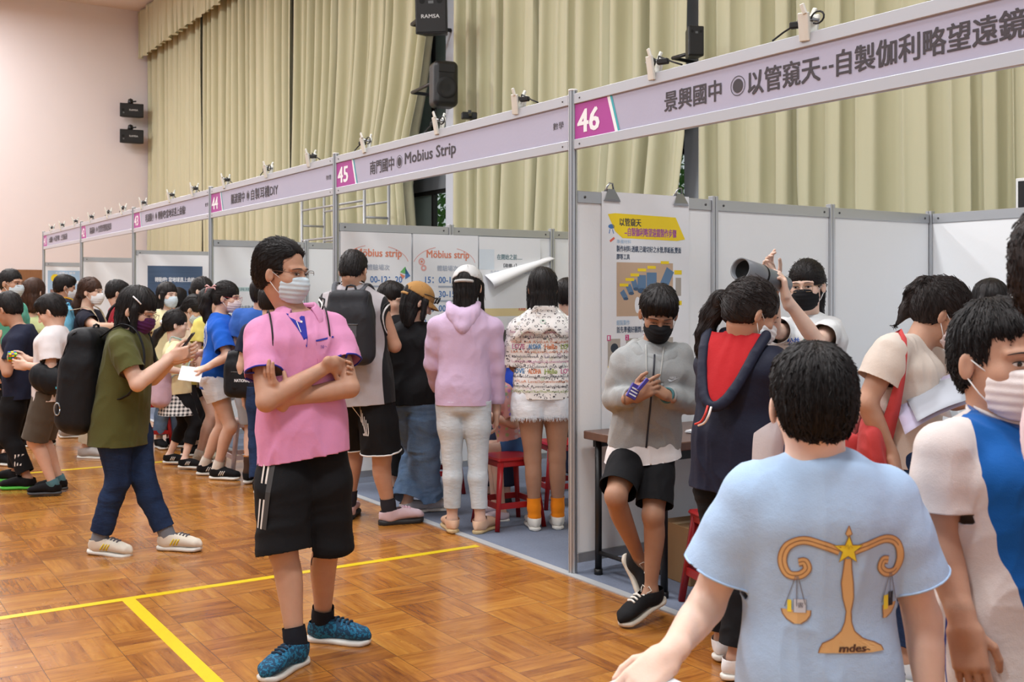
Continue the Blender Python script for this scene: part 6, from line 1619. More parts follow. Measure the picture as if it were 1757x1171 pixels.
cv = Canvas(lerp(s.hipR, s.knR, .25), (1, 0, 0), UP, s.q[1])
for x in (-.04, -.02, .0): cv.stroke([(x, .08), (x, .0), (x, -.10)], .009, C('stripe_white', 226, 220, 214), 1)
cv.build('side_stripe', s.q[0])
# girl in blue
s = visitor('girl in bright blue tee and white frayed shorts holding papers behind her back', 372, 8.45, 1.56, 82, 'a', 'tail', 'k', shirt=cloth('tee_royal', rgb(24, 92, 196)), sl=.78, bottoms=M_JEANW, blen=.42, head=(2, 6, 0), hs=.222, res=dict(h=.009, hh=.005), eye=dict(closed=.2), msk=M_MPINK, gl=plain('glasses_red', rgb(176, 50, 60), .3),
    J=dict(neck=(375, 540, 0), head=(390, 512, 0), shR=(377, 562, -.14), shL=(382, 560, .14), elR=(390, 612, -.24), wrR=(352, 632, -.25), elL=(372, 614, .12), wrL=(340, 606, .04), hdR=dict(d=(-.9, .2, -.2), n=(0, .5, -1), curl=.35), hdL=dict(d=(-.9, .1, -.3), n=(0, -.5, -1), curl=.4), pel=(374, 649, 0), anR=foot(372, 8.42), anL=foot(350, 8.62)),
    tkw=dict(hem=-.16, slv=.078, slr=.094, loose=1.10, amp=.007), bkw=dict(hemr=.118, r=(.116, .116, .1, .09), amp=.007, waist=.05, loose=1.02), shoes=(M_CBLACK, M_SOLE), sockm=cloth('sock_cream', rgb(220, 214, 204)), socktop=.78, skw=dict(stripe=C('stripe_white', 226, 220, 214), size=1.05), toes=dict(R=78, L=84),
    hkw=dict(strands=500, extra=[(P(364, 502, 8.45), .026), (P(357, 512, 8.45), .042), (P(352, 530, 8.45), .044), (P(358, 548, 8.45), .036), (P(362, 556, 8.45), .014)]))
cv = Canvas(s.neck-s.up*.16-s.f*.1-Vector((0, .10, 0)), (.75, -.66, 0), UP, s.bv); wht = C('white', 236, 240, 246)
cv.disc(.0, 0, .085, wht, 0, ry=.11, rin=.079, seg=28); cv.disc(.0, 0, .068, wht, 0, ry=.09, rin=.065, seg=28)
for i, tx in enumerate(('科學', '遊戲', '園')): cv.text(tx, -.045, .03-.05*i, .045, .07-.05*i, wht, 1, .02)
cv.build('shirt_print', s.o)
mb = MB(); q = s.hairo; cc = P(362, 494, 8.40)
for a in (-.5, .5, 2.6, 3.7): mb.tube([cc, cc+Vector((math.cos(a)*.035, -.01, math.sin(a)*.02+.01)), cc+Vector((math.cos(a)*.055, 0, math.sin(a)*.05-.015))], [.006, .014, .005], 6, flat=.5)
mb.build('bow', C('bowpink', 236, 190, 190), q)
mb = MB(); wv = Vector((-.9, .1, -.3)); mb.tube([P(352, 605, 8.48)+Vector((0, .022*math.cos(a), .026*math.sin(a))) for a in np.linspace(0, 6.28, 14)], .005, 6); mb.build('wristband', M_BLACK, s.root)
pp = empty('paper_sheet', P(325, 645, 8.2)); tag(pp, 'white sheets of paper held by the girl in the blue tee', 'paper'); mb = MB(); M_ = rotz(.25) @ Matrix.Rotation(.25, 3, 'Y') @ Matrix.Rotation(.9, 3, 'X')
for i in range(3): mb.box(P(327, 643, 8.17)+Vector((0, .004*i, .004*i)), (.085, .0008, .055), Matrix.Rotation(.12, 3, 'Y') @ Matrix.Rotation(-.5, 3, 'X'))
mb.build('sheet', M_PAPER, pp)

# ---- behind the man in pink
s = visitor('person in blue top and pale grey shorts behind the man in pink', 436, 8.3, 1.60, 172, 'a', 'short', 'k', shirt=cloth('tee_midblue', rgb(52, 96, 176)), bottoms=cloth('shorts_palegrey', rgb(176, 190, 206)), blen=.92, J=dict(head=(450, 505, 0), neck=(447, 535, 0), anL=foot(426, 8.25)), bkw=dict(hemr=.09), sockm=cloth('sock_brown', rgb(70, 46, 34), None), socktop=.45, shoes=(M_CBLACK, M_SOLE), hkw=dict(strands=150))
for i in range(2):
    a = lerp(s.knL, s.anL, .55+.09*i); mb = MB(); mb.tube([a+Vector((.045*s.k*math.cos(t), .045*s.k*math.sin(t), 0)) for t in np.linspace(0, 6.28, 16)], .006, 6, cap=False); mb.build('sock_band', C('sockorange', 190, 120, 50), s.root)
backpack('black bag with white lettering behind the elbow of the man in pink', s, P(424, 640, 7.95), .30, .34, .12, (-.2, -.98, 0), M_NYL, hres=.012, straps=False, cat='bag', name='shoulder_bag')
cv = Canvas(P(409, 656, 7.70), (1, -.2, 0), UP); cv.text('NATIONAL UNIV', -.03, 0, .15, .022, wht, 1, .02); cv.build('bag_print', bpy.data.objects['shoulder_bag'])
s = visitor('adult in blue jeans and dark top almost hidden behind the man in pink', 462, 7.9, 1.50, 178, 'a', 'short', 'k', shirt=M_CNAVY, bottoms=M_JEANS, blen=1.9, J=dict(anL=foot(443, 7.8), knL=(442, 740, 0)), hkw=dict(strands=100))
s = visitor('small seated child in a pink top on the pale pink stool', 432, 8.95, 1.20, 65, 'a', 'short', 'k', shirt=cloth('tee_rose', rgb(214, 120, 140)), bottoms=M_CNAVY, blen=.9, seat=.44, hs=.205, hkw=dict(strands=100), head=(0, 20, 0))
tick('left')

# ================= booth 45 visitors
s = Skel(628, 6.72, 1.74, 166, hs=.232, build=1.10, J=dict(neck=(606, 495, 0), head=(607, 466, 0), shR=(648, 522, .0), shL=(566, 518, .04), elR=(677, 594, .02), wrR=(652, 562, .24), elL=(545, 590, .1), wrL=(575, 580, .30), pel=(620, 668, 0), anR=foot(668, 6.78), anL=foot(598, 6.95), knR=(655, 784, .02)), head=(-2, 22, 0), toes=dict(R=112, L=178))
jer_root = newperson(s, 'young man in a grey sleeveless basketball jersey with black trim')
body(s, jer_root, SK['b'], h=.008, hh=.005)
def jerA(V):
    x, y, t = loc_(s, V); return np.abs(x)-(.170-.012*np.clip(1-t, 0, 1))*s.k*s.build
jm = cloth('jersey_grey', rgb(178, 172, 176), rgb(26, 26, 30), heather=.12)
o, bv = tee(s, jer_root, jm, h=.008, hem=-.15, sleeves='', loose=1.06, amp=.006, seed=31, name='jersey', attrs=dict(reg=jerA))
# arm holes
V = np.zeros(len(o.data.vertices)*3, dtype=np.float32)
sh_c = [(lerp(s.neck, s.shR, .98), s.shR-s.neck), (lerp(s.neck, s.shL, .98), s.shL-s.neck)]
trimw, trimk = C('trim_white', 232, 230, 230), plain('trim_black', rgb(20, 20, 22), .8)
for c, d in sh_c:
    d = Vector(d).normalized(); x = s.up.copy(); y = d.cross(x).normalized(); mb = MB(); mb2 = MB(); mb3 = MB()
    ctr = c-s.up*.055
    for m_, rr, off in ((mb, 1.0, .006), (mb2, 1.13, .0), (mb3, 1.26, -.004)):
        pts = []
        for a in np.linspace(0, 2*math.pi, 37):
            p = ctr+(x*math.cos(a)*.088*rr+y*math.sin(a)*.070*rr)*s.k; h = bv.ray_cast(p+d*.15, -d, .4)
            pts.append((h[0] if h[0] is not None else p)+d*.002)
        m_.tube(pts, .0062, 6, cap=False)
    mb.build('arm_trim', trimk, o); mb2.build('arm_trim', trimw, o); mb3.build('arm_trim', trimk, o)
ring(s, s.neck+s.up*.035, s.up+s.f*.3, .068, .006, trimk, o, 'neck_trim'); ring(s, s.neck+s.up*.022, s.up+s.f*.3, .074, .004, trimw, o, 'neck_trim')
q, qb = pants(s, jer_root, M_CBLACK, h=.009, length=.92, r=(.096, .110, .112, .1), waist=-.08, amp=.010, seed=33, name='shorts', hemr=.118, freq=7)
hemline(q, [(lerp(s.hipR, s.knR, .92), .22), (lerp(s.hipL, s.knL, .92), .22)], trimw, .0055)
cv = Canvas(lerp(s.hipR, s.knR, .45), (.35, -.93, 0), UP, qb)
for i in range(7): cv.stroke([(.02+.012*i, .12-.02*i), (.03+.010*i, .03-.015*i), (.05+.006*i, -.08)], .004, trimw, 0)
cv.build('side_print', q)
sock(s, jer_root, cloth('sock_darkgrey', rgb(44, 44, 52)), top=.74, h=.008)
shoe(s, jer_root, (cloth('shoe_pinkwhite', rgb(216, 192, 200)), M_SOLEB), h=.006, laces=C('lacepink', 222, 180, 200), size=1.06, collar=.012, thick=.034)
hair(s, jer_root, 'crop', 'k', .0055, 500, seed=12)
backpack('dark grey rucksack on the young man in the basketball jersey', s, P(601, 560, 6.50), .27, .44, .13, (-.22, -.97, 0), cloth('bag_charcoal', rgb(44, 45, 50), rough=.6), mat2=cloth('bag_grey', rgb(86, 88, 94)), hres=.008, strapw=.034)

s = visitor('black haired boy peering out between the jersey man and the tan cap', 684, 7.7, 1.50, 150, 'a', 'short', 'k', shirt=M_CBLACK, bottoms=M_CBLACK, J=dict(head=(673, 515, 0), neck=(668, 548, 0)), head=(-85, 14, 0), eye=dict(closed=.6), hkw=dict(strands=200))
def cap(s, root, mat, brim_dir=1, strap_hole=True, mat2=None, name='cap'):
    M, c, q = s.HM, s.head, s.hs/.225; A = np.array(M); L = lambda x, y, z: c+M @ (Vector((x, y, z))*q)
    F = Field(); F.ell(L(0, -.016, .042), (.094*q, .112*q, .098*q), A); lo, hi = F.bounds(); F.plane(L(0, 0, .034), M @ Vector((0, -.10, -1)), lo-.05, hi+.05); F.ell(L(0, -.016, .030), (.088*q, .106*q, .092*q), A, k=.003, sub=True)
    if strap_hole: F.ell(L(0, -.118, .040), (.042*q, .05*q, .034*q), A, k=.004, sub=True)
    V, Fc = F.mesh(.0055); V = relax(V, Fc, 1); o = mesh_np(name, V, Fc, mat, root)
    n, m = 17, 8; R = []
    for j in range(m):
        for i in range(n):
            a = math.radians(-62+124*i/(n-1)); e = j/(m-1); rr = 1+e*.72*math.cos(a)**.7
            x = math.sin(a)*.090*(1+.10*e); y = math.cos(a)*.096*rr-.010; z = .040-.020*e-.022*(math.sin(a)**2)*e-.006*e*e
            R.append(L(x, y, z))
    idx = np.arange(n*m).reshape(m, n); b = mesh_np('brim', np.array([tuple(v) for v in R]), np.stack([idx[:-1, :-1], idx[:-1, 1:], idx[1:, 1:], idx[1:, :-1]], -1).reshape(-1, 4), mat2 or mat, o); md = b.modifiers.new('t', 'SOLIDIFY'); md.thickness = .004
    if strap_hole:
        mb = MB(); mb.tube([L(.09*math.sin(a), -.016-.112*math.cos(a), .022) for a in np.linspace(-.62, .62, 11)], .0085, 6, flat=.4, nrm=M @ Vector((0, 0, 1))); 
        mb = MB(); mb.tube([L(.086*math.sin(a), -.016-.109*math.cos(a), .018) for a in np.linspace(-.7, .7, 13)], .0095, 6); mb.build('cap_strap', mat2 or mat, o)
    mb = MB(); mb.tube([L(0, -.016, .136), L(0, -.016, .143)], [.008, .005], 8); mb.build('cap_button', mat, o)
    return o
s = visitor('woman in a tan cap, black tee and ripped blue jeans looking down', 712, 7.05, 1.56, 152, 'a', 'bob', 'k', shirt=M_CBLACK, sl=.85, bottoms=M_JEANL, blen=1.93, J=dict(head=(717, 520, 0), neck=(703, 556, 0), shR=(748, 585, .0), shL=(672, 582, .05), anR=foot(735, 7.15), anL=foot(698, 7.05), knR=(728, 770, 0), pel=(712, 690, 0)), head=(-40, 26, 0), res=dict(h=.009, hh=.0055), build=1.06, gl=plain('glasses_black', rgb(20, 20, 22), .3),
    tkw=dict(slv=.085, slr=.094, loose=1.12, hem=-.02), bkw=dict(r=(.112, .112, .104, .104), hemr=.108, amp=.009), shoes=(cloth('shoe_palegrey', rgb(196, 194, 198)), M_SOLE), toes=dict(R=100, L=130), hkw=dict(vol=.88, strands=500))
cp = cap(s, s.root, cloth('cap_tan', rgb(172, 128, 74)))
mb = MB(); L = lambda x, y, z: s.head+s.HM @ Vector((x, y, z))
for x in (-1, 1): mb.tube([L(x*.030+.026*math.cos(a), .112-.1*abs(x*.03), .070+.020*math.sin(a)) for a in np.linspace(0, 6.28, 14)], .0035, 6)
mb.tube([L(.060, .10, .072), L(.092, .03, .066), L(.094, -.01, .060)], .003, 6); mb.tube([L(-.060, .10, .072), L(-.092, .03, .066), L(-.094, -.01, .060)], .003, 6); sg = mb.build('sunglasses', M_BLACK, cp)
mb = MB()
for x in (-1, 1): mb.lathe(L(x*.030, .116, .070), [(0, .001), (.025, 0)], s.HM @ Matrix.Rotation(-math.pi/2, 3, 'X'), 16)
mb.build('lens', plain('lens_black', rgb(10, 10, 12), .1), sg)

s = visitor('woman in a lilac hooded top, pale jeans and white cap seen from behind', 800, 6.55, 1.62, 178, 'a', 'long', 'k', shirt=cloth('hoodie_lilac', rgb(208, 182, 212), heather=.04), sl=1.97, bottoms=M_JEANP, blen=1.80, J=dict(head=(803, 494, .03), neck=(796, 530, 0), shR=(846, 562, 0), shL=(750, 560, 0), elL=(742, 624, .06), wrL=(752, 668, .22), elR=(852, 632, .04), wrR=(852, 706, .10), pel=(795, 690, 0), anL=foot(776, 6.55), anR=foot(824, 6.52), knL=(776, 789, 0), knR=(820, 789, 0)),
    head=(-10, 12, 0), res=dict(h=.0085, hh=.005), tkw=dict(hem=-.03, slv=.062, cuff=.62, loose=1.02, amp=.007), bkw=dict(r=(.092, .084, .062, .058), hemr=.048, amp=.0035, loose=1.0, freq=8), shoes=(cloth('shoe_peach', rgb(222, 184, 156)), plain('sole_tan', rgb(196, 170, 126), .6)), toes=dict(R=150, L=-165), hkw=dict(vol=.78, strands=700))
cap(s, s.root, cloth('cap_palegrey', rgb(206, 206, 206)), mat2=cloth('cap_lightgrey', rgb(186, 184, 182)))
# lowered hood
F = Field(); X = s.TM.col[0]
for a in np.linspace(-1, 1, 13):
    p = s.neck+X*a*.088+s.up*(.028-.150*(1-abs(a)**1.4))-s.f*(.035+.075*(1-a*a))
    if a > -1: F.cone(pv, p, .020, .020, k=.03, sq=s.f, sf=.8)
    pv = p
F.cone(s.neck-s.f*.075-s.up*.03+X*.05, s.neck-s.f*.075-s.up*.03-X*.05, .034, k=.05, sq=s.f, sf=.7); F.cone(s.neck-s.f*.09-s.up*.05, s.neck-s.f*.10-s.up*.10, .028, .016, k=.04)
V, Fc = F.mesh(.008); V = wrinkle(V, Fc, .006, 5, 14); mesh_np('hood', V, Fc, cloth('hoodie_lilac', (0, 0, 0, 1)), s.root)

# printed shirt woman
def printmat():
    m, n = newmat('letter_print'); v = n.coords(); base = rgb(236, 234, 232)
    vo = n.new('ShaderNodeTexVoronoi', feature='F1'); vo.inputs['Scale'].default_value = 34; vo.inputs['Randomness'].default_value = .8; n.link(n.coords((1, 1, 1.5)), vo.inputs['Vector'])
    vo2 = n.new('ShaderNodeTexVoronoi', feature='F1'); vo2.inputs['Scale'].default_value = 15; n.link(n.coords((1.1, 1, 1.2)), vo2.inputs['Vector'])
    wv = n.noise(v, 85, 1); ink = n.math('MULTIPLY', n.math('LESS_THAN', n.math('ABSOLUTE', n.math('SUBTRACT', vo.outputs['Distance'], .30)), .075), n.math('GREATER_THAN', wv, .46))
    hs = n.new('ShaderNodeHueSaturation', ins={'Saturation': .85, 'Value': .55}); n.link(vo2.outputs['Color'], hs.inputs['Color'])
    big = n.math('MULTIPLY', n.math('LESS_THAN', n.math('ABSOLUTE', n.math('SUBTRACT', vo2.outputs['Distance'], .26)), .07), n.math('GREATER_THAN', n.noise(v, 5, 1), .52))
    c = n.mix(ink, base, rgb(70, 66, 74)); c = n.mix(n.math('MULTIPLY', big, .25), c, hs.outputs[0]); n.link(c, n.b.inputs['Base Color']); n.b.inputs['Roughness'].default_value = .8; n.bump(n.noise(v, 24, 3), .4, .006); return m
M_PRINT = printmat()
s = visitor('woman in a lettering print shirt, white frayed shorts and orange socks', 930, 6.60, 1.60, 182, 'c', 'long', 'k', shirt=M_PRINT, sl=.98, bottoms=M_JEANW, blen=.30, J=dict(head=(931, 497, .03), neck=(932, 533, 0), shR=(972, 568, 0), shL=(892, 568, 0), elL=(884, 628, .02), wrL=(896, 640, .22), elR=(982, 628, .02), wrR=(968, 640, .22), pel=(932, 680, 0), anL=foot(917, 6.60), anR=foot(957, 6.64), knL=(914, 786, 0), knR=(956, 784, 0)),
    head=(0, 14, 0), res=dict(h=.0085, hh=.005), tkw=dict(hem=-.02, slv=.088, slr=.098, loose=1.16, amp=.012, freq=11), bkw=dict(r=(.118, .118, .1, .1), hemr=.124, amp=.008, waist=.08, loose=1.02), shoes=(cloth('shoe_offwhite', rgb(226, 220, 210)), M_SOLE), sockm=cloth('sock_orange', rgb(244, 140, 22)), socktop=.66, toes=dict(R=-178, L=-172), hkw=dict(vol=.92, strands=900), skw=dict(size=.98))
# turned-down back yoke of the shirt
n_, m_ = 25, 7; R = []
for j in range(m_):
    for i in range(n_):
        u_ = -1+2*i/(n_-1); v_ = j/(m_-1); p = s.neck+s.TM.col[0]*u_*(.06+.15*v_)+s.up*(.03-.155*v_-.05*abs(u_)**1.6*v_+.018*math.sin(u_*9)*v_); h = s.bv.ray_cast(p-s.f*.4, s.f, .6); q_ = h[0] if h[0] is not None else p-s.f*.12
        R.append(q_-s.f*(.012+.018*v_))
idx = np.arange(n_*m_).reshape(m_, n_); o = mesh_np('shirt_yoke', np.array([tuple(v) for v in R]), np.stack([idx[:-1, :-1], idx[:-1, 1:], idx[1:, 1:], idx[1:, :-1]], -1).reshape(-1, 4), M_PRINT, s.root); md = o.modifiers.new('t', 'SOLIDIFY'); md.thickness = .003
def fray(s, o, bvh, frac, r_, mat, n=260, seed=3):
    q = random.Random(seed); mb = MB()
    for sd in 'LR':
        hp, kn = getattr(s, 'hip'+sd), getattr(s, 'kn'+sd); d = (kn-hp).normalized(); c = lerp(hp, kn, frac); x = d.cross(Vector((.2, 1, .1))).normalized(); y = d.cross(x)
        for i in range(n):
            a = q.uniform(0, 6.283); out = x*math.cos(a)+y*math.sin(a); h = bvh.ray_cast(c-d*.008+out*.3, -out, .4)
            if h[0] is None or (h[0]-c).length > r_*1.7: continue
            p = h[0]; L_ = q.uniform(.012, .034); mb.tube([p-d*.004, p+d*L_*.5+out*q.uniform(-.002, .006)+x.cross(out)*0, p+d*L_+Vector((q.uniform(-.008, .008), q.uniform(-.008, .008), 0))], [.0022, .0018, .0008], 4, cap=False)
    if mb.v: f = mb.build('frayed_threads', mat, o); f['kind'] = 'stuff'
fray(s, s.q[0], s.q[1], .30, .124, M_JEANW)
cv = Canvas(s.neck, (1, 0, 0), UP, s.bv); qr = random.Random(4); inks = [C('ink%d' % i, *c) for i, c in enumerate(((70, 66, 78), (86, 140, 190), (210, 130, 90), (150, 170, 90), (190, 110, 150)))]
for j in range(13):
    y = -.13-.030*j
    if j in (3, 8):
        for i, wd in enumerate(('LOVE', 'ALOHA', 'Hello', 'LOVE')): cv.text(wd, -.19+.098*i, y-.012, -.19+.098*i+.075, y+.018, inks[1+(i+j) % 4], 1, .03)
    else: cv.text(''.join(qr.choice(('La', 'lo', 've', 'ha', 'i!', 'Lu', 'A ')) for _ in range(16)), -.195+qr.uniform(-.01, .01), y-.006, .185, y+.010, inks[0] if j % 2 else inks[qr.randrange(5)], 1, 0)
cv.build('shirt_lettering', s.o)
# seated children in booth 45
flor, n_ = newmat('floral'); vo = n_.new('ShaderNodeTexVoronoi', feature='F1'); vo.inputs['Scale'].default_value = 26; n_.link(n_.coords(), vo.inputs['Vector']); hs_ = n_.new('ShaderNodeHueSaturation', ins={'Saturation': .8, 'Value': .8}); n_.link(vo.outputs['Color'], hs_.inputs['Color'])
n_.link(n_.mix(n_.math('MULTIPLY', n_.math('LESS_THAN', vo.outputs['Distance'], .33), .8), rgb(232, 176, 172), hs_.outputs[0]), n_.b.inputs['Base Color']); n_.b.inputs['Roughness'].default_value = .85
s = visitor('child in a pink floral top sitting on the red stool, facing away from the post', 876, 7.05, 1.24, -72, 'a', 'long', 'k', shirt=flor, sl=.8, bottoms=cloth('shorts_denimblue', rgb(66, 104, 156)), blen=.62, seat=.45, hs=.205, lean=14, head=(0, 20, 0), res=dict(h=.010, hh=.006), J=dict(wrL=(838, 712, -.15), wrR=(838, 700, .05), anL=foot(862, 6.85, .75), anR=foot(850, 7.0, .75), hipL=(884, 768, -.08), hipR=(880, 766, .08), knL=(846, 774, -.08), knR=(842, 768, .1)), tkw=dict(hem=-.02), shoes=(cloth('shoe_palepink', rgb(222, 204, 212)), M_SOLE), toes=dict(L=-75, R=-80), hkw=dict(strands=120))
s = visitor('child in a royal blue jacket and pale mask sitting behind the floral top', 866, 7.75, 1.35, -10, 'a', 'short', 'k', shirt=cloth('jacket_blue', rgb(30, 60, 160)), sl=1.9, bottoms=M_CNAVY, seat=.45, msk=M_MBLUE, hs=.21, head=(0, 22, 0), J=dict(head=(863, 598, 0)), hkw=dict(strands=120), tkw=dict(hem=-.05))
s = visitor('person with dark hair in a black top deep inside booth 45', 972, 7.9, 1.47, 170, 'a', 'short', 'k', shirt=M_CBLACK, bottoms=M_CNAVY, J=dict(head=(972, 508, 0)), hkw=dict(strands=120))
tick('mid')

# ================= booth 46
def hoodstrings(s, bv, parent, mat):
    mb = MB()
    for x in (-1, 1):
        pts = []
        for t in np.linspace(0, 1, 7):
            p = s.neck+s.TM.col[0]*x*(.040-.012*t)+s.up*(.0-.17*t); h = bv.ray_cast(p+s.f*.35, -s.f, .6); pts.append((h[0] if h[0] is not None else p)+s.f*.004)
        mb.tube(pts, .0030, 6); mb.tube(pts[-2:], .0042, 6)
    return mb.build('drawstring', mat, parent)
s = visitor('boy in grey hoodie and black mask leaning on the table with crossed feet', 1108, 4.84, 1.56, -4, 'c', 'short', 'k', shirt=None, bottoms=M_CBLACK, blen=.86, build=.88, msk=M_MBLACK, head=(2, 30, -3), hs=.222, res=dict(h=.0065, hh=.0038), eye=dict(closed=.9),
    J=dict(neck=(1122, 592, .02), head=(1130, 540, -.02), pel=(1106, 764, .06), shR=(1074, 620, 0), shL=(1166, 612, .02), elR=(1052, 686, .02), wrR=(1086, 680, -.17), elL=(1184, 692, .02), wrL=(1142, 678, -.15), hipR=(1084, 770, .06), hipL=(1130, 770, .06),
           knR=(1056, 852, -.16), anR=(1098, 962, .05), knL=(1121, 884, -.10), anL=(1117, 1014, -.06), hdR=dict(d=(.8, -.3, .45), n=(.3, .9, -.1), curls=[.4, .6, .7, .8], thumb=.2), hdL=dict(d=(-.85, -.25, .5), n=(-.2, .5, -.8), curls=[.5, .7, .8, .9], thumb=.2)),
    toes=dict(L=-52, R=38, hL=16, hR=52), bkw=dict(r=(.088, .096, .096, .09), hemr=.096, waist=.05, amp=.006, freq=9), shoes=(cloth('shoe_black', rgb(26, 26, 28)), plain('sole_offwhite', rgb(206, 196, 180), .5)), skw=dict(laces=C('lacewhite', 228, 224, 214), collar=.006, size=1.12), hkw=dict(strands=900, vol=1.05, seed=21), tkw=None, legf=1.0)
hm = cloth('hoodie_grey', rgb(158, 160, 160), heather=.22)
F = Field()
o, bv = tee(s, s.root, hm, h=.0065, hem=-.02, sleeve=1.88, loose=1.18, slv=.066, cuff=.50, amp=.010, seed=77, name='hoodie', freq=8, neckcut=(0, .03))
X = s.TM.col[0]; H_ = Field(); hp_ = []
for a in np.linspace(0, 2*math.pi, 25):
    p = s.neck+X*math.sin(a)*.094+s.f*(math.cos(a)*.078+.010)+s.up*(.012-.062*max(0, math.cos(a))**2-.016*abs(math.sin(a))); 
    hp_.append(p)
H_.chain(hp_, [.021]*len(hp_), k=.03, sq=s.up*.8+s.f*.2, sf=.75); H_.chain([s.neck+(p-s.neck)*1.22-s.up*.024 for p in hp_], [.016]*len(hp_), k=.03)
H_.cone(s.neck-s.f*.09+s.up*.005, s.neck-s.f*.12-s.up*.07, .05, .03, k=.04)
V, Fc = H_.mesh(.007); V = wrinkle(V, Fc, .005, 9, 14); mesh_np('hood', V, Fc, hm, o)
zm = plain('zip_dark', rgb(36, 38, 48), .5); mb = MB(); pts = []
for t in np.linspace(.02, .99, 16):
    p = lerp(s.neck-s.up*.03, s.pel+s.up*.0, t); h = bv.ray_cast(p+s.f*.4, -s.f, .6); pts.append((h[0] if h[0] is not None else p)+s.f*.002)
mb.tube(pts, .0045, 6, flat=.7); mb.build('zip', zm, o)
hoodstrings(s, bv, o, C('cordgrey', 176, 176, 172))
cv = Canvas(s.neck-s.up*.135, -X, s.up, bv); sw = [(.055, .005), (.062, -.006), (.072, -.006), (.110, .014), (.074, -.001), (.066, .002)]; cv.poly(sw, wht, 0); cv.text('NIKE', .064, .006, .092, .016, wht, 0, .02); cv.build('chest_logo', o)
hemline(o, [(s.wrR, .10), (s.wrL, .10)], hm, .006, 'cuff')
# white tee below the hoodie
F = Field(); s.torso(F, [(-.34, .222, .168, .004), (-.05, .208, .156, .004), (.15, .170, .125, .004)], k=.02); V, Fc = F.mesh(.007); V, Fc = cut(V, Fc, s.pel-s.up*.062, -s.up-s.TM.col[0]*.18, .4, .3); V, Fc = cut(V, Fc, s.pel+s.up*.04, s.up, .4, .3); V = wrinkle(V, Fc, .004, 4, 10, (1, 1, .3)); mesh_np('undershirt', V, Fc, M_CWHITE, s.root)
mb = MB(); w0 = s.wrL; dd = (s.wrL-s.elL).normalized(); ring(s, w0-dd*.012, dd, .031, .006, C('bandteal', 60, 110, 116), s.root, 'wristband')
cv = Canvas(lerp(s.hipL, s.knL, .12), (.96, -.2, 0), UP, s.q[1]); cv.text('COMME', .0, -.0, .075, .016, wht, 0, .02); cv.stroke([(-.002, -.008), (.077, -.008)], .003, wht); cv.build('shorts_logo', s.q[0])
pk = empty('card_box', P(1094, 668, 4.60)); tag(pk, 'small purple card box opened in the hands of the boy in grey', 'box')
pm = C('purple', 70, 62, 150); M_ = rotz(.2) @ Matrix.Rotation(.5, 3, 'Y'); mb = MB(); mb.box(P(1087, 672, 4.61), (.022, .009, .032), M_, 0, .002)
for i in range(3): mb.box(P(1087, 672, 4.61)+M_ @ Vector((0, -.0095, -.016+.014*i)), (.017, .0006, .003), M_, 1)
mb.build('carton', [pm, wht], pk); mb = MB(); M2 = rotz(.2) @ Matrix.Rotation(.75, 3, 'Y'); mb.box(P(1103, 660, 4.60), (.007, .008, .032), M2, 0, .001); mb.build('flap', pm, pk)

# girl in the navy jacket
s = visitor('girl with a ponytail in a navy jacket with a red lined hood', 1268, 4.15, 1.57, 140, 'b', 'tail', 'd', shirt=None, bottoms=M_CBLACK, blen=1.86, msk=M_MWHITE, head=(-38, 24, 0), hs=.228, res=dict(h=.007, hh=.0042), eye=dict(closed=.8),
    J=dict(neck=(1272, 592, 0), head=(1290, 540, -.02), pel=(1262, 778, 0), shR=(1322, 628, -.10), shL=(1228, 622, .10), elR=(1342, 722, -.05), wrR=(1392, 742, .14), elL=(1228, 716, .20), wrL=(1300, 720, .36), anL=foot(1240, 4.28), anR=foot(1262, 4.05)),
    bkw=dict(r=(.102, .098, .078, .07), hemr=.070, amp=.006), shoes=(cloth('shoe_white', rgb(228, 226, 226)), M_SOLE), toes=dict(L=150, R=110), hkw=dict(vol=.92, strands=900, seed=5, extra=[(P(1256, 512, 4.17), .028), (P(1238, 516, 4.20), .036), (P(1222, 540, 4.22), .038), (P(1211, 572, 4.22), .033), (P(1206, 600, 4.21), .024), (P(1205, 620, 4.2), .008)]))
def jA(V): x, y, t = loc_(s, V); return np.where((x > .06) & (y > .035*1) & (t < .62), 1.0, -1.0)*np.minimum(np.abs(y-.045), .62-t+1)
def jB(V): x, y, t = loc_(s, V); return (y-.055+.05*(t-.3))*1.0
jk = cloth('jacket_navy', rgb(26, 30, 50), rgb(222, 214, 216), rough=.6)
o, bv = tee(s, s.root, jk, h=.007, hem=-.34, sleeve=1.95, loose=1.14, slv=.080, cuff=.60, amp=.013, seed=41, name='jacket', freq=7, attrs=dict(reg=lambda V: np.minimum(loc_(s, V)[0]-.125, (.30-loc_(s, V)[2]+(loc_(s, V)[0]-.15)*2.5)*.3)))
X = s.TM.col[0]
def jA2(V): return nv(s.f)@(V-nv(s.neck)).T+.075+.0
F = Field(); pv = None
# outer rim of the hood hanging on the back
rim = []
for a in np.linspace(-1, 1, 17):
    p = s.neck-X*a*.125+s.up*(.045-.27*(1-abs(a)**2.2))-s.f*(.045+.150*(1-a*a)**.7); rim.append(p)
F.chain(rim, [.021]*17, k=.02, sq=s.f, sf=.6)
V, Fc = F.mesh(.006); V = wrinkle(V, Fc, .0025, 3, 9); hd = mesh_np('hood', V, Fc, jk, o)
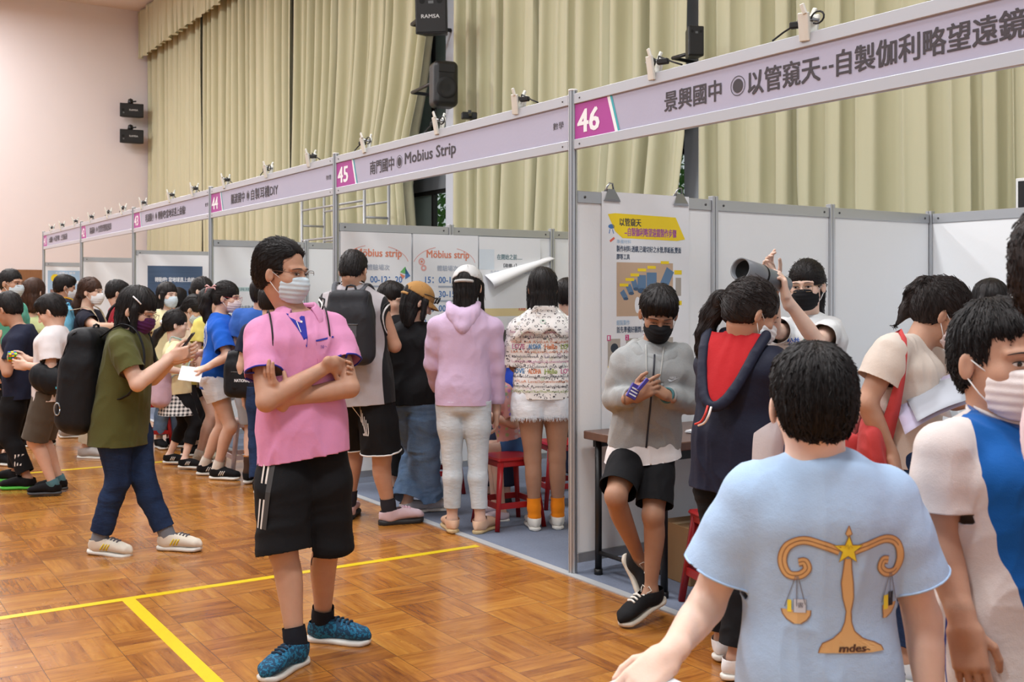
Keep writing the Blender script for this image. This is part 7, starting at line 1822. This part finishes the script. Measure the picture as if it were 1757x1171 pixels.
# lining: a hollow sheet inside the rim
n_, m_ = 17, 9; R = []
for j in range(m_):
    v_ = j/(m_-1)
    for i, pr in enumerate(rim):
        top = s.neck-X*(-1+2*i/16)*.060+s.up*.050-s.f*(.045+.030*(1-((i-8)/8)**2))
        q_ = lerp(pr, top, v_); R.append(q_-s.f*(.012*math.sin(v_*math.pi)-.004)+s.up*.004*math.sin(i*1.3+v_*3))
idx = np.arange(n_*m_).reshape(m_, n_); o2 = mesh_np('hood_lining', np.array([tuple(v) for v in R]), np.stack([idx[:-1, :-1], idx[:-1, 1:], idx[1:, 1:], idx[1:, :-1]], -1).reshape(-1, 4), cloth('lining_red', rgb(178, 30, 36)), hd)
F = Field(); pv = None
for a in np.linspace(-1, 1, 13):
    p = s.neck-X*a*.085+s.up*(.038-.06*(1-a*a)*.2)-s.f*(.045*(1-a*a)-.02)
    if pv is not None: F.cone(pv, p, .024, .024, k=.02)
    pv = p
V, Fc = F.mesh(.007); mesh_np('collar', V, Fc, jk, o)
for k_, x in enumerate((-.05, -.02)):
    a_ = rim[8]-X*x*0+s.up*.01; strap(hd, [rim[8+k_]-s.f*.014, rim[8+k_]-s.f*.03-s.up*.03, rim[8+k_]-s.f*.022-s.up*.06-X*.02, rim[8+k_]-s.f*.015-s.up*.075-X*.05], .0045, [C('cordwhite', 232, 220, 216), C('cordred', 206, 60, 52)][k_], 'drawstring')
mb = MB(); c0 = P(1260, 513, 4.165); dd = Vector((-.8, .3, .1)).normalized(); x_ = dd.cross(UP).normalized(); y_ = dd.cross(x_); mb.tube([c0+(x_*math.cos(a)+y_*math.sin(a))*.030 for a in np.linspace(0, 6.28, 18)], .008, 6); mb.build('hair_tie', C('tiegrey', 150, 150, 160), s.hairo)

# woman with the telescope
s = visitor('woman in a white tee and black mask holding up a grey tube telescope', 1392, 5.38, 1.62, -28, 'p', 'tail', 'k', shirt=cloth('tee_brightwhite', rgb(230, 232, 234)), sl=.72, bottoms=M_JEANS, msk=M_MBLACK, head=(-2, 6, 2), hs=.228, res=dict(h=.008, hh=.0042), eye=dict(closed=.2), gl=plain('glasses_gold', rgb(170, 140, 110), .3, .6),
    J=dict(neck=(1386, 545, 0), head=(1384, 492, -.02), shL=(1424, 566, -.06), shR=(1352, 572, .08), elL=(1402, 588, -.34), wrL=(1349, 512, -.40), elR=(1326, 566, -.14), wrR=(1326, 486, -.30), hdL=dict(d=(-.15, -.1, 1), n=(-.9, .2, -.1), curls=[.5, .65, .7, .75], thumb=.3), hdR=dict(d=(-.25, .1, .95), n=(.5, -.8, -.1), curls=[.3, .5, .6, .6], thumb=.4)),
    hkw=dict(vol=.9, strands=500, extra=[(P(1400, 500, 5.85), .05), (P(1402, 540, 5.87), .03), (P(1404, 556, 5.86), .012)], fore=.003), tkw=dict(slv=.066, slr=.076, loose=1.1, amp=.010, hem=-.05))
cv = Canvas(s.neck-s.up*.115, -s.TM.col[0], s.up, s.bv); tb, tg = C('inkblue', 40, 100, 200), C('inkgreen', 70, 160, 110)
for x, m_ in ((-.075, tb), (.005, tg)):
    cv.text('公益' if x < 0 else '設計', x, -.02, x+.06, .02, m_, 1, .02); cv.stroke([(x-.005, -.028), (x+.03, -.024), (x+.065, -.032)], .004, m_)
cv.build('shirt_print', s.o)
tl = empty('telescope', P(1310, 480, 4.98)); tag(tl, 'home made grey pipe telescope held up by the woman in the black mask', 'telescope')
mg = plain('pvc_grey', rgb(128, 132, 138), .4); mk = plain('tube_inside', rgb(12, 12, 14), .8)
a_, b_ = P(1270, 462, 4.83), P(1348, 489, 5.07); ax = (b_-a_).normalized(); x_ = ax.cross(UP).normalized(); y_ = ax.cross(x_); TMx = Matrix((x_, y_, ax)).transposed(); ln = (b_-a_).length
mb = MB(); mb.lathe(a_, [(.047, .10), (.047, .002), (.0535, 0), (.0535, ln*.42), (.0515, ln*.43)], TMx, 28); mb.build('front_pipe', mg, tl)
mb = MB(); mb.lathe(a_, [(.047, .03), (.030, .05), (0, .055)], TMx, 24); mb.build('lens_holder', mk, tl)
mb = MB(); mb.lathe(a_+ax*ln*.40, [(.048, 0), (.048, ln*.35), (.040, ln*.44), (.037, ln*.60), (.034, ln*.62), (0, ln*.62)], TMx, 24); mb.build('rear_pipe', plain('pvc_bluegrey', rgb(112, 122, 130), .4), tl)
mb = MB(); mb.lathe(a_+ax*ln*.395, [(.0540, 0), (.0545, .005), (.0545, .010), (.0540, .014)], TMx, 24); mb.build('joint_ring', mk, tl)

# woman bending with papers and a red bag
s = visitor('woman in a beige tee with a ponytail bending over papers beside booth 46', 1562, 4.05, 1.60, 82, 'b', 'tail', 'd', shirt=None, bottoms=M_JEANS, blen=1.80, msk=M_MPINK, head=(-6, 26, 0), hs=.228, res=dict(h=.0065, hh=.004), eye=dict(closed=.7), lean=8,
    J=dict(neck=(1572, 588, 0), head=(1617, 541, 0), pel=(1552, 778, 0), shR=(1528, 606, -.16), shL=(1580, 600, .16), elR=(1487, 692, -.18), wrR=(1530, 782, -.15), elL=(1628, 680, .20), wrL=(1640, 694, .02), hdR=dict(d=(.35, -.2, -1), n=(-.6, .5, .1), curls=[.9, 1.0, 1.0, 1.1]), hdL=dict(d=(.5, -.5, .1), n=(-.3, 0, 1), curls=[.6, .7, .8, .8]), anL=foot(1592, 4.15), anR=foot(1560, 4.0)),
    bkw=dict(r=(.098, .094, .070, .064), hemr=.066, waist=.1), shoes=(M_PRINT, M_SOLE), toes=dict(L=70, R=84), hkw=dict(vol=1.0, strands=900, seed=9, extra=[(P(1600, 496, 4.07), .024), (P(1586, 488, 4.08), .026), (P(1570, 502, 4.10), .028), (P(1558, 530, 4.12), .024), (P(1540, 556, 4.12), .006)]))
o, bv = tee(s, s.root, cloth('tee_beige', rgb(216, 202, 190), heather=.06), h=.0065, hem=-.10, sleeve=.56, loose=1.05, slv=.072, slr=.083, amp=.013, seed=51, name='shirt', freq=7)
s.o, s.bv = o, bv
mb = MB(); c0 = P(1598, 490, 4.065); mb.tube([c0+Vector((.02*math.cos(a), .03*math.sin(a), .022*math.cos(a))) for a in np.linspace(0, 6.28, 16)], .0065, 6); mb.build('hair_tie', C('tiebeige', 216, 206, 150), s.hairo)
rb = empty('tote_bag', P(1500, 790, 3.9)); tag(rb, 'coral red shoulder bag with a long strap on the bending woman', 'bag')
mr = cloth('bag_coral', rgb(196, 70, 70)); F = Field(); F.loft(P(1500, 815, 3.98), np.array(rotz(1.2)), [0, .10, .20, .26], [0]*4, [0]*4, [.13, .15, .13, .07], [.05, .055, .04, .02], k=.02, capr=.02)
V, Fc = F.mesh(.008); V = wrinkle(V, Fc, .010, 6, 12); mesh_np('bag_body', V, Fc, mr, rb)
def band(pts, ws, mat, parent, name, nrm):
    pts = [Vector(p) for p in pts]; mb = MB(); vs_ = []; n = len(pts)
    for i, p in enumerate(pts):
        d = (pts[min(i+1, n-1)]-pts[max(i-1, 0)]).normalized(); x = d.cross(Vector(nrm)).normalized(); vs_ += [p-x*ws[i], p+x*ws[i]]
    mb.add(vs_, [(2*i, 2*i+2, 2*i+3, 2*i+1) for i in range(n-1)], 0, True); o = mb.build(name, mat, parent); md = o.modifiers.new('t', 'SOLIDIFY'); md.thickness = .004; return o
band([P(1497, 640, 4.12), P(1512, 600, 4.03), P(1530, 576, 3.94), P(1545, 569, 3.90), P(1551, 582, 3.86), P(1551, 610, 3.83), P(1545, 650, 3.83), P(1533, 700, 3.85), P(1518, 750, 3.88), P(1507, 785, 3.90)], [.010, .010, .010, .010, .010, .011, .016, .024, .030, .034], mr, rb, 'strap', (0, -1, 0))
sb = empty('small_bag', P(1452, 775, 4.12)); tag(sb, 'small red zipped bag behind the ear of the boy in pale blue', 'bag')
F = Field(); F.box(P(1456, 772, 4.18), (.05, .06, .07), np.array(rotz(.5)), r=.03); V, Fc = F.mesh(.008); V = wrinkle(V, Fc, .010, 6, 16); mesh_np('bag_body', V, Fc, mr, sb)
strap(sb, [P(1462, 755, 4.14), P(1476, 715, 4.18), P(1492, 665, 4.2), P(1506, 620, 4.18)], .010, cloth('bag_maroon', rgb(120, 52, 52)), 'strap')
pp = empty('document', P(1600, 690, 3.84)); tag(pp, 'open stapled document with lilac and white pages held by the bending woman', 'papers')
def sheet(c, X_, Y_, w, h, bend, mat, nm='page'):
    X_, Y_ = Vector(X_).normalized(), Vector(Y_).normalized(); N_ = X_.cross(Y_); R = []; n, m = 9, 5
    for j in range(m):
        for i in range(n):
            u, v = i/(n-1), j/(m-1); R.append(Vector(c)+X_*(u-.5)*w+Y_*(v-.5)*h+N_*bend*math.sin(u*math.pi))
    idx = np.arange(n*m).reshape(m, n); o = mesh_np(nm, np.array([tuple(v) for v in R]), np.stack([idx[:-1, :-1], idx[:-1, 1:], idx[1:, 1:], idx[1:, :-1]], -1).reshape(-1, 4), mat, pp); md = o.modifiers.new('t', 'SOLIDIFY'); md.thickness = .0008
lil = C('pagelilac', 196, 188, 214)
sheet(P(1594, 692, 3.86), (.9, .1, .42), (.12, .9, .45), .25, .21, .012, lil); sheet(P(1580, 672, 3.93), (.8, -.1, -.15), (-.15, .35, .95), .18, .17, .02, M_PAPER); sheet(P(1606, 684, 3.84), (.9, .1, .36), (.12, .9, .35), .20, .19, .008, C('pagegrey', 186, 190, 200))
s = visitor('black haired woman in a white top behind the held papers', 1698, 5.75, 1.53, -35, 'a', 'bob', 'k', shirt=cloth('top_white', rgb(226, 230, 234)), sl=1.9, bottoms=M_CBLACK, J=dict(head=(1702, 522, 0)), head=(45, 8, 0), hkw=dict(vol=.95), eye=dict(closed=.5))

# ================= nearest row
s = Skel(1402, 1.92, 1.37, 181, hs=.197, J=dict(neck=(1402, 790, 0), head=(1394, 698, -.0), shL=(1290, 852, 0), shR=(1520, 856, 0), elL=(1212, 1040, .04), wrL=(1145, 1128, -.10), elR=(1583, 1060, .02), wrR=(1600, 1235, -.02), hdL=dict(d=(-.75, -.35, -.5), n=(.3, .6, -.6), curl=.35, spread=.10)), head=(-4, 6, 0))
r = newperson(s, 'boy seen from behind in a pale blue tee printed with golden scales')
body(s, r, SK['p'], h=.0055, hh=.0032)
tm = cloth('tee_paleblue', rgb(176, 204, 236), heather=.035)
o, bv = tee(s, r, tm, h=.0048, hem=-.30, sleeve=.66, loose=1.05, slv=.076, slr=.098, amp=.0075, seed=61, freq=7, neckcut=(0, .034), neckn=.15)
hemline(o, [(lerp(s.shL, s.elL, .66), .16, s.elL-s.shL), (lerp(s.shR, s.elR, .66), .16, s.elR-s.shR)], tm, .002)
hemline(o, [(s.neck+s.up*.034*s.k, .12, s.up+s.f*.15)], tm, .0050, 'neckband')
pants(s, r, M_CNAVY, h=.009, length=.95, waist=.02, name='shorts', hemr=.1)
shoe(s, r, (M_CWHITE, M_SOLE), h=.008)
gold, goldl, yst = C('gold', 222, 178, 120), C('goldline', 150, 104, 70), C('staryellow', 246, 224, 60)
cv = Canvas(s.neck-s.up*.0, Vector((1, 0, 0)), UP, bv, lift=.0004)
m0 = 1.92*1/FPX     # metres to one picture pixel at the boy's distance
def G(px, py): return ((px-1402)*m0, (790-py)*m0)
def gs(pts, w, mat, lay): cv.stroke([G(*p) for p in pts], [q*m0 for q in w] if isinstance(w, list) else w*m0, mat, lay)
def curve(pts, n=10):
    pp = []
    for i in range(len(pts)-1):
        p0, p1, p2, p3 = [np.array(pts[max(0, min(len(pts)-1, j))], dtype=float) for j in (i-1, i, i+1, i+2)]
        for t in np.arange(n)/n: pp.append(tuple(.5*(2*p1+(p2-p0)*t+(2*p0-5*p1+4*p2-p3)*t*t+(3*p1-p0-3*p2+p3)*t**3)))
    return pp+[tuple(pts[-1])]
# column and foot
col_ = curve([(1423, 935), (1416, 965), (1414, 990), (1424, 1020), (1421, 1046), (1420, 1060)]); 
def fillrows(rows, mat, lay):     # rows: (y, xl, xr)
    ys = np.linspace(rows[0][0], rows[-1][0], 40); xl = np.interp(ys, [q[0] for q in rows], [q[1] for q in rows]); xr = np.interp(ys, [q[0] for q in rows], [q[2] for q in rows])
    n = 10; vs_ = [cv.pt(*G(a+(b-a)*i/n, y), lay) for y, a, b in zip(ys, xl, xr) for i in range(n+1)]
    cv.mb.add(vs_, [(j*(n+1)+i, (j+1)*(n+1)+i, (j+1)*(n+1)+i+1, j*(n+1)+i+1) for j in range(39) for i in range(n)], cv.mi(mat))
    for xs_ in (xl, xr): gs(list(zip(xs_, ys)), 1.6, goldl, lay+1)
fillrows([(935, 1419, 1430), (952, 1417, 1431), (975, 1414, 1434), (1000, 1417, 1435), (1022, 1423, 1431), (1040, 1421, 1432), (1055, 1414, 1437), (1068, 1400, 1452), (1074, 1384, 1470), (1082, 1380, 1484), (1090, 1378, 1488)], gold, 0)
for sg, ctr in ((1, 1422), (-1, 1422)):
    # scrolled arms
    def A(x, y): return (ctr+sg*x, y)
    L1 = curve([A(12, 922), A(40, 912), A(70, 906), A(92, 916), A(100, 940), A(92, 962), A(74, 964), A(62, 954), A(66, 942), A(76, 943)])
    gs(L1, [13]*(len(L1)-22)+[15]*12+[12]*6+[10]*4, gold, 0)
    for off in (-6.5, 0, 6.5):
        pts = []
        for i, p in enumerate(L1):
            a, b = L1[max(i-1, 0)], L1[min(i+1, len(L1)-1)]; dx, dy = b[0]-a[0], b[1]-a[1]; l = math.hypot(dx, dy) or 1; pts.append((p[0]-dy/l*off, p[1]+dx/l*off))
        gs(pts, 1.5, goldl, 1)
    cx_, py_ = (1344, 1022) if sg < 0 else (1504, 1018)
    for dx in (-17, 0, 15): gs([(cx_+sg*0+(-6 if sg < 0 else 6)*0+dx*.12, 966), (cx_+dx, py_-4)], 1.3, C('strgrey', 120, 120, 130), 1)
    if sg < 0:
        bowl = [(1022, 1322, 1367), (1030, 1324, 1366), (1038, 1330, 1360), (1044, 1340, 1350)]
    else: bowl = [(1018, 1489, 1519), (1026, 1489, 1516), (1034, 1490, 1508), (1040, 1490, 1496)]
    ys = [q[0] for q in bowl]; fillrows(bowl, gold, 0)
    if sg < 0:
        cv.rect(*G(1331, 1026), *G(1337, 1006), yst, 2); cv.rect(*G(1340, 1026), *G(1359, 1004), C('bookgrey', 206, 214, 226), 2); gs([(1340, 1026), (1340, 1004), (1359, 1004), (1359, 1026)], 1, C('strgrey', 120, 120, 130), 3); cv.text('書', *G(1345, 1018), *G(1355, 1009), C('strgrey', 120, 120, 130), 3, 0)
    else:
        cv.rect(*G(1491, 1026), *G(1500, 1002), yst, 2); cv.rect(*G(1501, 1022), *G(1511, 998), C('ink', 24, 24, 30), 2)
# star, spike and signature
st = []
for k in range(10):
    a = math.pi/2+k*math.pi/5; r_ = (25 if k % 2 == 0 else 10.5); st.append((1424+r_*math.cos(a), 920-r_*math.sin(a)))
for k in range(10): cv.poly([G(1424, 920), G(*st[k]), G(*st[(k+1) % 10])][::-1], yst, 3)
gs(st+[st[0]], 1.6, goldl, 4); cv.poly([G(1424, 880), G(1418, 893), G(1423, 899), G(1429, 893)], gold, 1)
gs([(1424, 880), (1418, 893), (1423, 899), (1429, 893), (1424, 880)], 1.4, goldl, 2)
gs(curve([(1418, 915), (1422, 911), (1424, 918), (1427, 912), (1430, 917)], 4), 1.2, C('starline', 214, 190, 60), 5)
sig = C('sigbrown', 84, 52, 40)
cv.text('mdes', *G(1411, 1088), *G(1454, 1076), sig, 3, .05, skew=.2); gs(curve([(1454, 1086), (1458, 1084), (1462, 1086)], 4), 1.6, sig, 3)
cv.build('shirt_print', o)
hair(s, r, 'short', 'k', .0042, 3600, seed=63, vol=.62)
pp = empty('paper_sheet', P(1075, 1168, 1.76)); tag(pp, 'corner of a white sheet under the hand of the boy in pale blue', 'paper')
mb = MB(); mb.box(P(1080, 1186, 1.78), (.075, .05, .0008), rotz(.5) @ Matrix.Rotation(-.2, 3, 'Y')); mb.build('sheet', M_PAPER, pp)

# jersey boy
s = Skel(1700, 2.10, 1.46, 36, hs=.212, J=dict(neck=(1712, 722, .02), head=(1718, 622, .0), shR=(1616, 774, -.07), shL=(1808, 770, .10), elR=(1612, 930, -.06), wrR=(1654, 1076, -.14), pel=(1738, 1105, 0), hdR=dict(d=(.12, -.15, -1), n=(.45, .8, -.1), curls=[.28, .34, .38, .42], spread=.04, thumb=.6, size=.9)), head=(-19, 2, 0))
r = newperson(s, 'boy in a blue and white sports jersey and white mask')
body(s, r, SK['b'], h=.0055, hh=.0030); eyes(s, r, look=(.001, -.0006), closed=.0)
jb = cloth('jersey_white', rgb(222, 212, 208), rgb(16, 92, 170), rgb(34, 60, 140), heather=.03)
def jr(V):
    x, y, t = loc_(s, V); w = np.interp(t, [-.3, .0, .3, .6, .8, .92, 1.1], [.075, .090, .122, .150, .165, .145, .10]); return np.minimum(w-np.abs(x), y+.02)
def pip(V):
    x, y, t = loc_(s, V); return np.minimum(.0028-np.abs(y+.030-.05*(t-.3)), (.50-t)*.1)
o, bv = tee(s, r, jb, h=.0048, hem=-.16, sleeve=.62, loose=1.10, slv=.064, slr=.075, amp=.009, seed=71, freq=8, neckcut=(0, .028), neckn=.4, attrs=dict(reg=jr, reg2=pip), name='jersey')
for i, (rr, zo, mt) in enumerate(((.064, .016, C('neckwhite', 226, 220, 220)), (.069, .009, C('neckblue', 70, 100, 160)), (.074, .002, C('neckwhite', 226, 220, 220)))): ring(s, s.neck+s.up*(zo+.004)+s.f*.012, s.up+s.f*.42, rr*.92, .0045, mt, o, 'neck_trim')
q, qb = pants(s, r, cloth('shorts_royal', rgb(20, 66, 150)), h=.007, length=.95, waist=.02, name='shorts', hemr=.11, amp=.008)
cv = Canvas(s.hipR-UP*.02, (1, -.3, 0), UP, qb)
for x in (-.035, -.02, -.005): cv.stroke([(x, .06), (x, -.06), (x, -.2)], .005, wht, 0)
cv.build('side_stripe', q)
shoe(s, r, (M_CWHITE, M_SOLE), h=.008)
mask(s, r, cloth('mask_offwhite', rgb(236, 228, 226), heather=.03), h=.0032, big=1.0); hair(s, r, 'short', 'k', .0040, 3000, seed=73, vol=.75, fore=.034)
# man at the right edge
s = visitor('person with cropped hair in a pale pink shirt nearest the camera', 1960, 1.66, 1.56, 120, 'c', 'crop', 'd', shirt=cloth('shirt_palepink', rgb(236, 208, 212), heather=.03), sl=.7, bottoms=M_CNAVY, J=dict(head=(1854, 478, 0), neck=(1896, 600, 0), shR=(1938, 690, -.14), shL=(1856, 690, .14), elL=(1838, 820, .16), wrL=(1900, 900, .3)), head=(-6, 0, 0), res=dict(h=.008, hh=.0045), hkw=dict(strands=900))
tick('right')
print('TIMES', TL_)
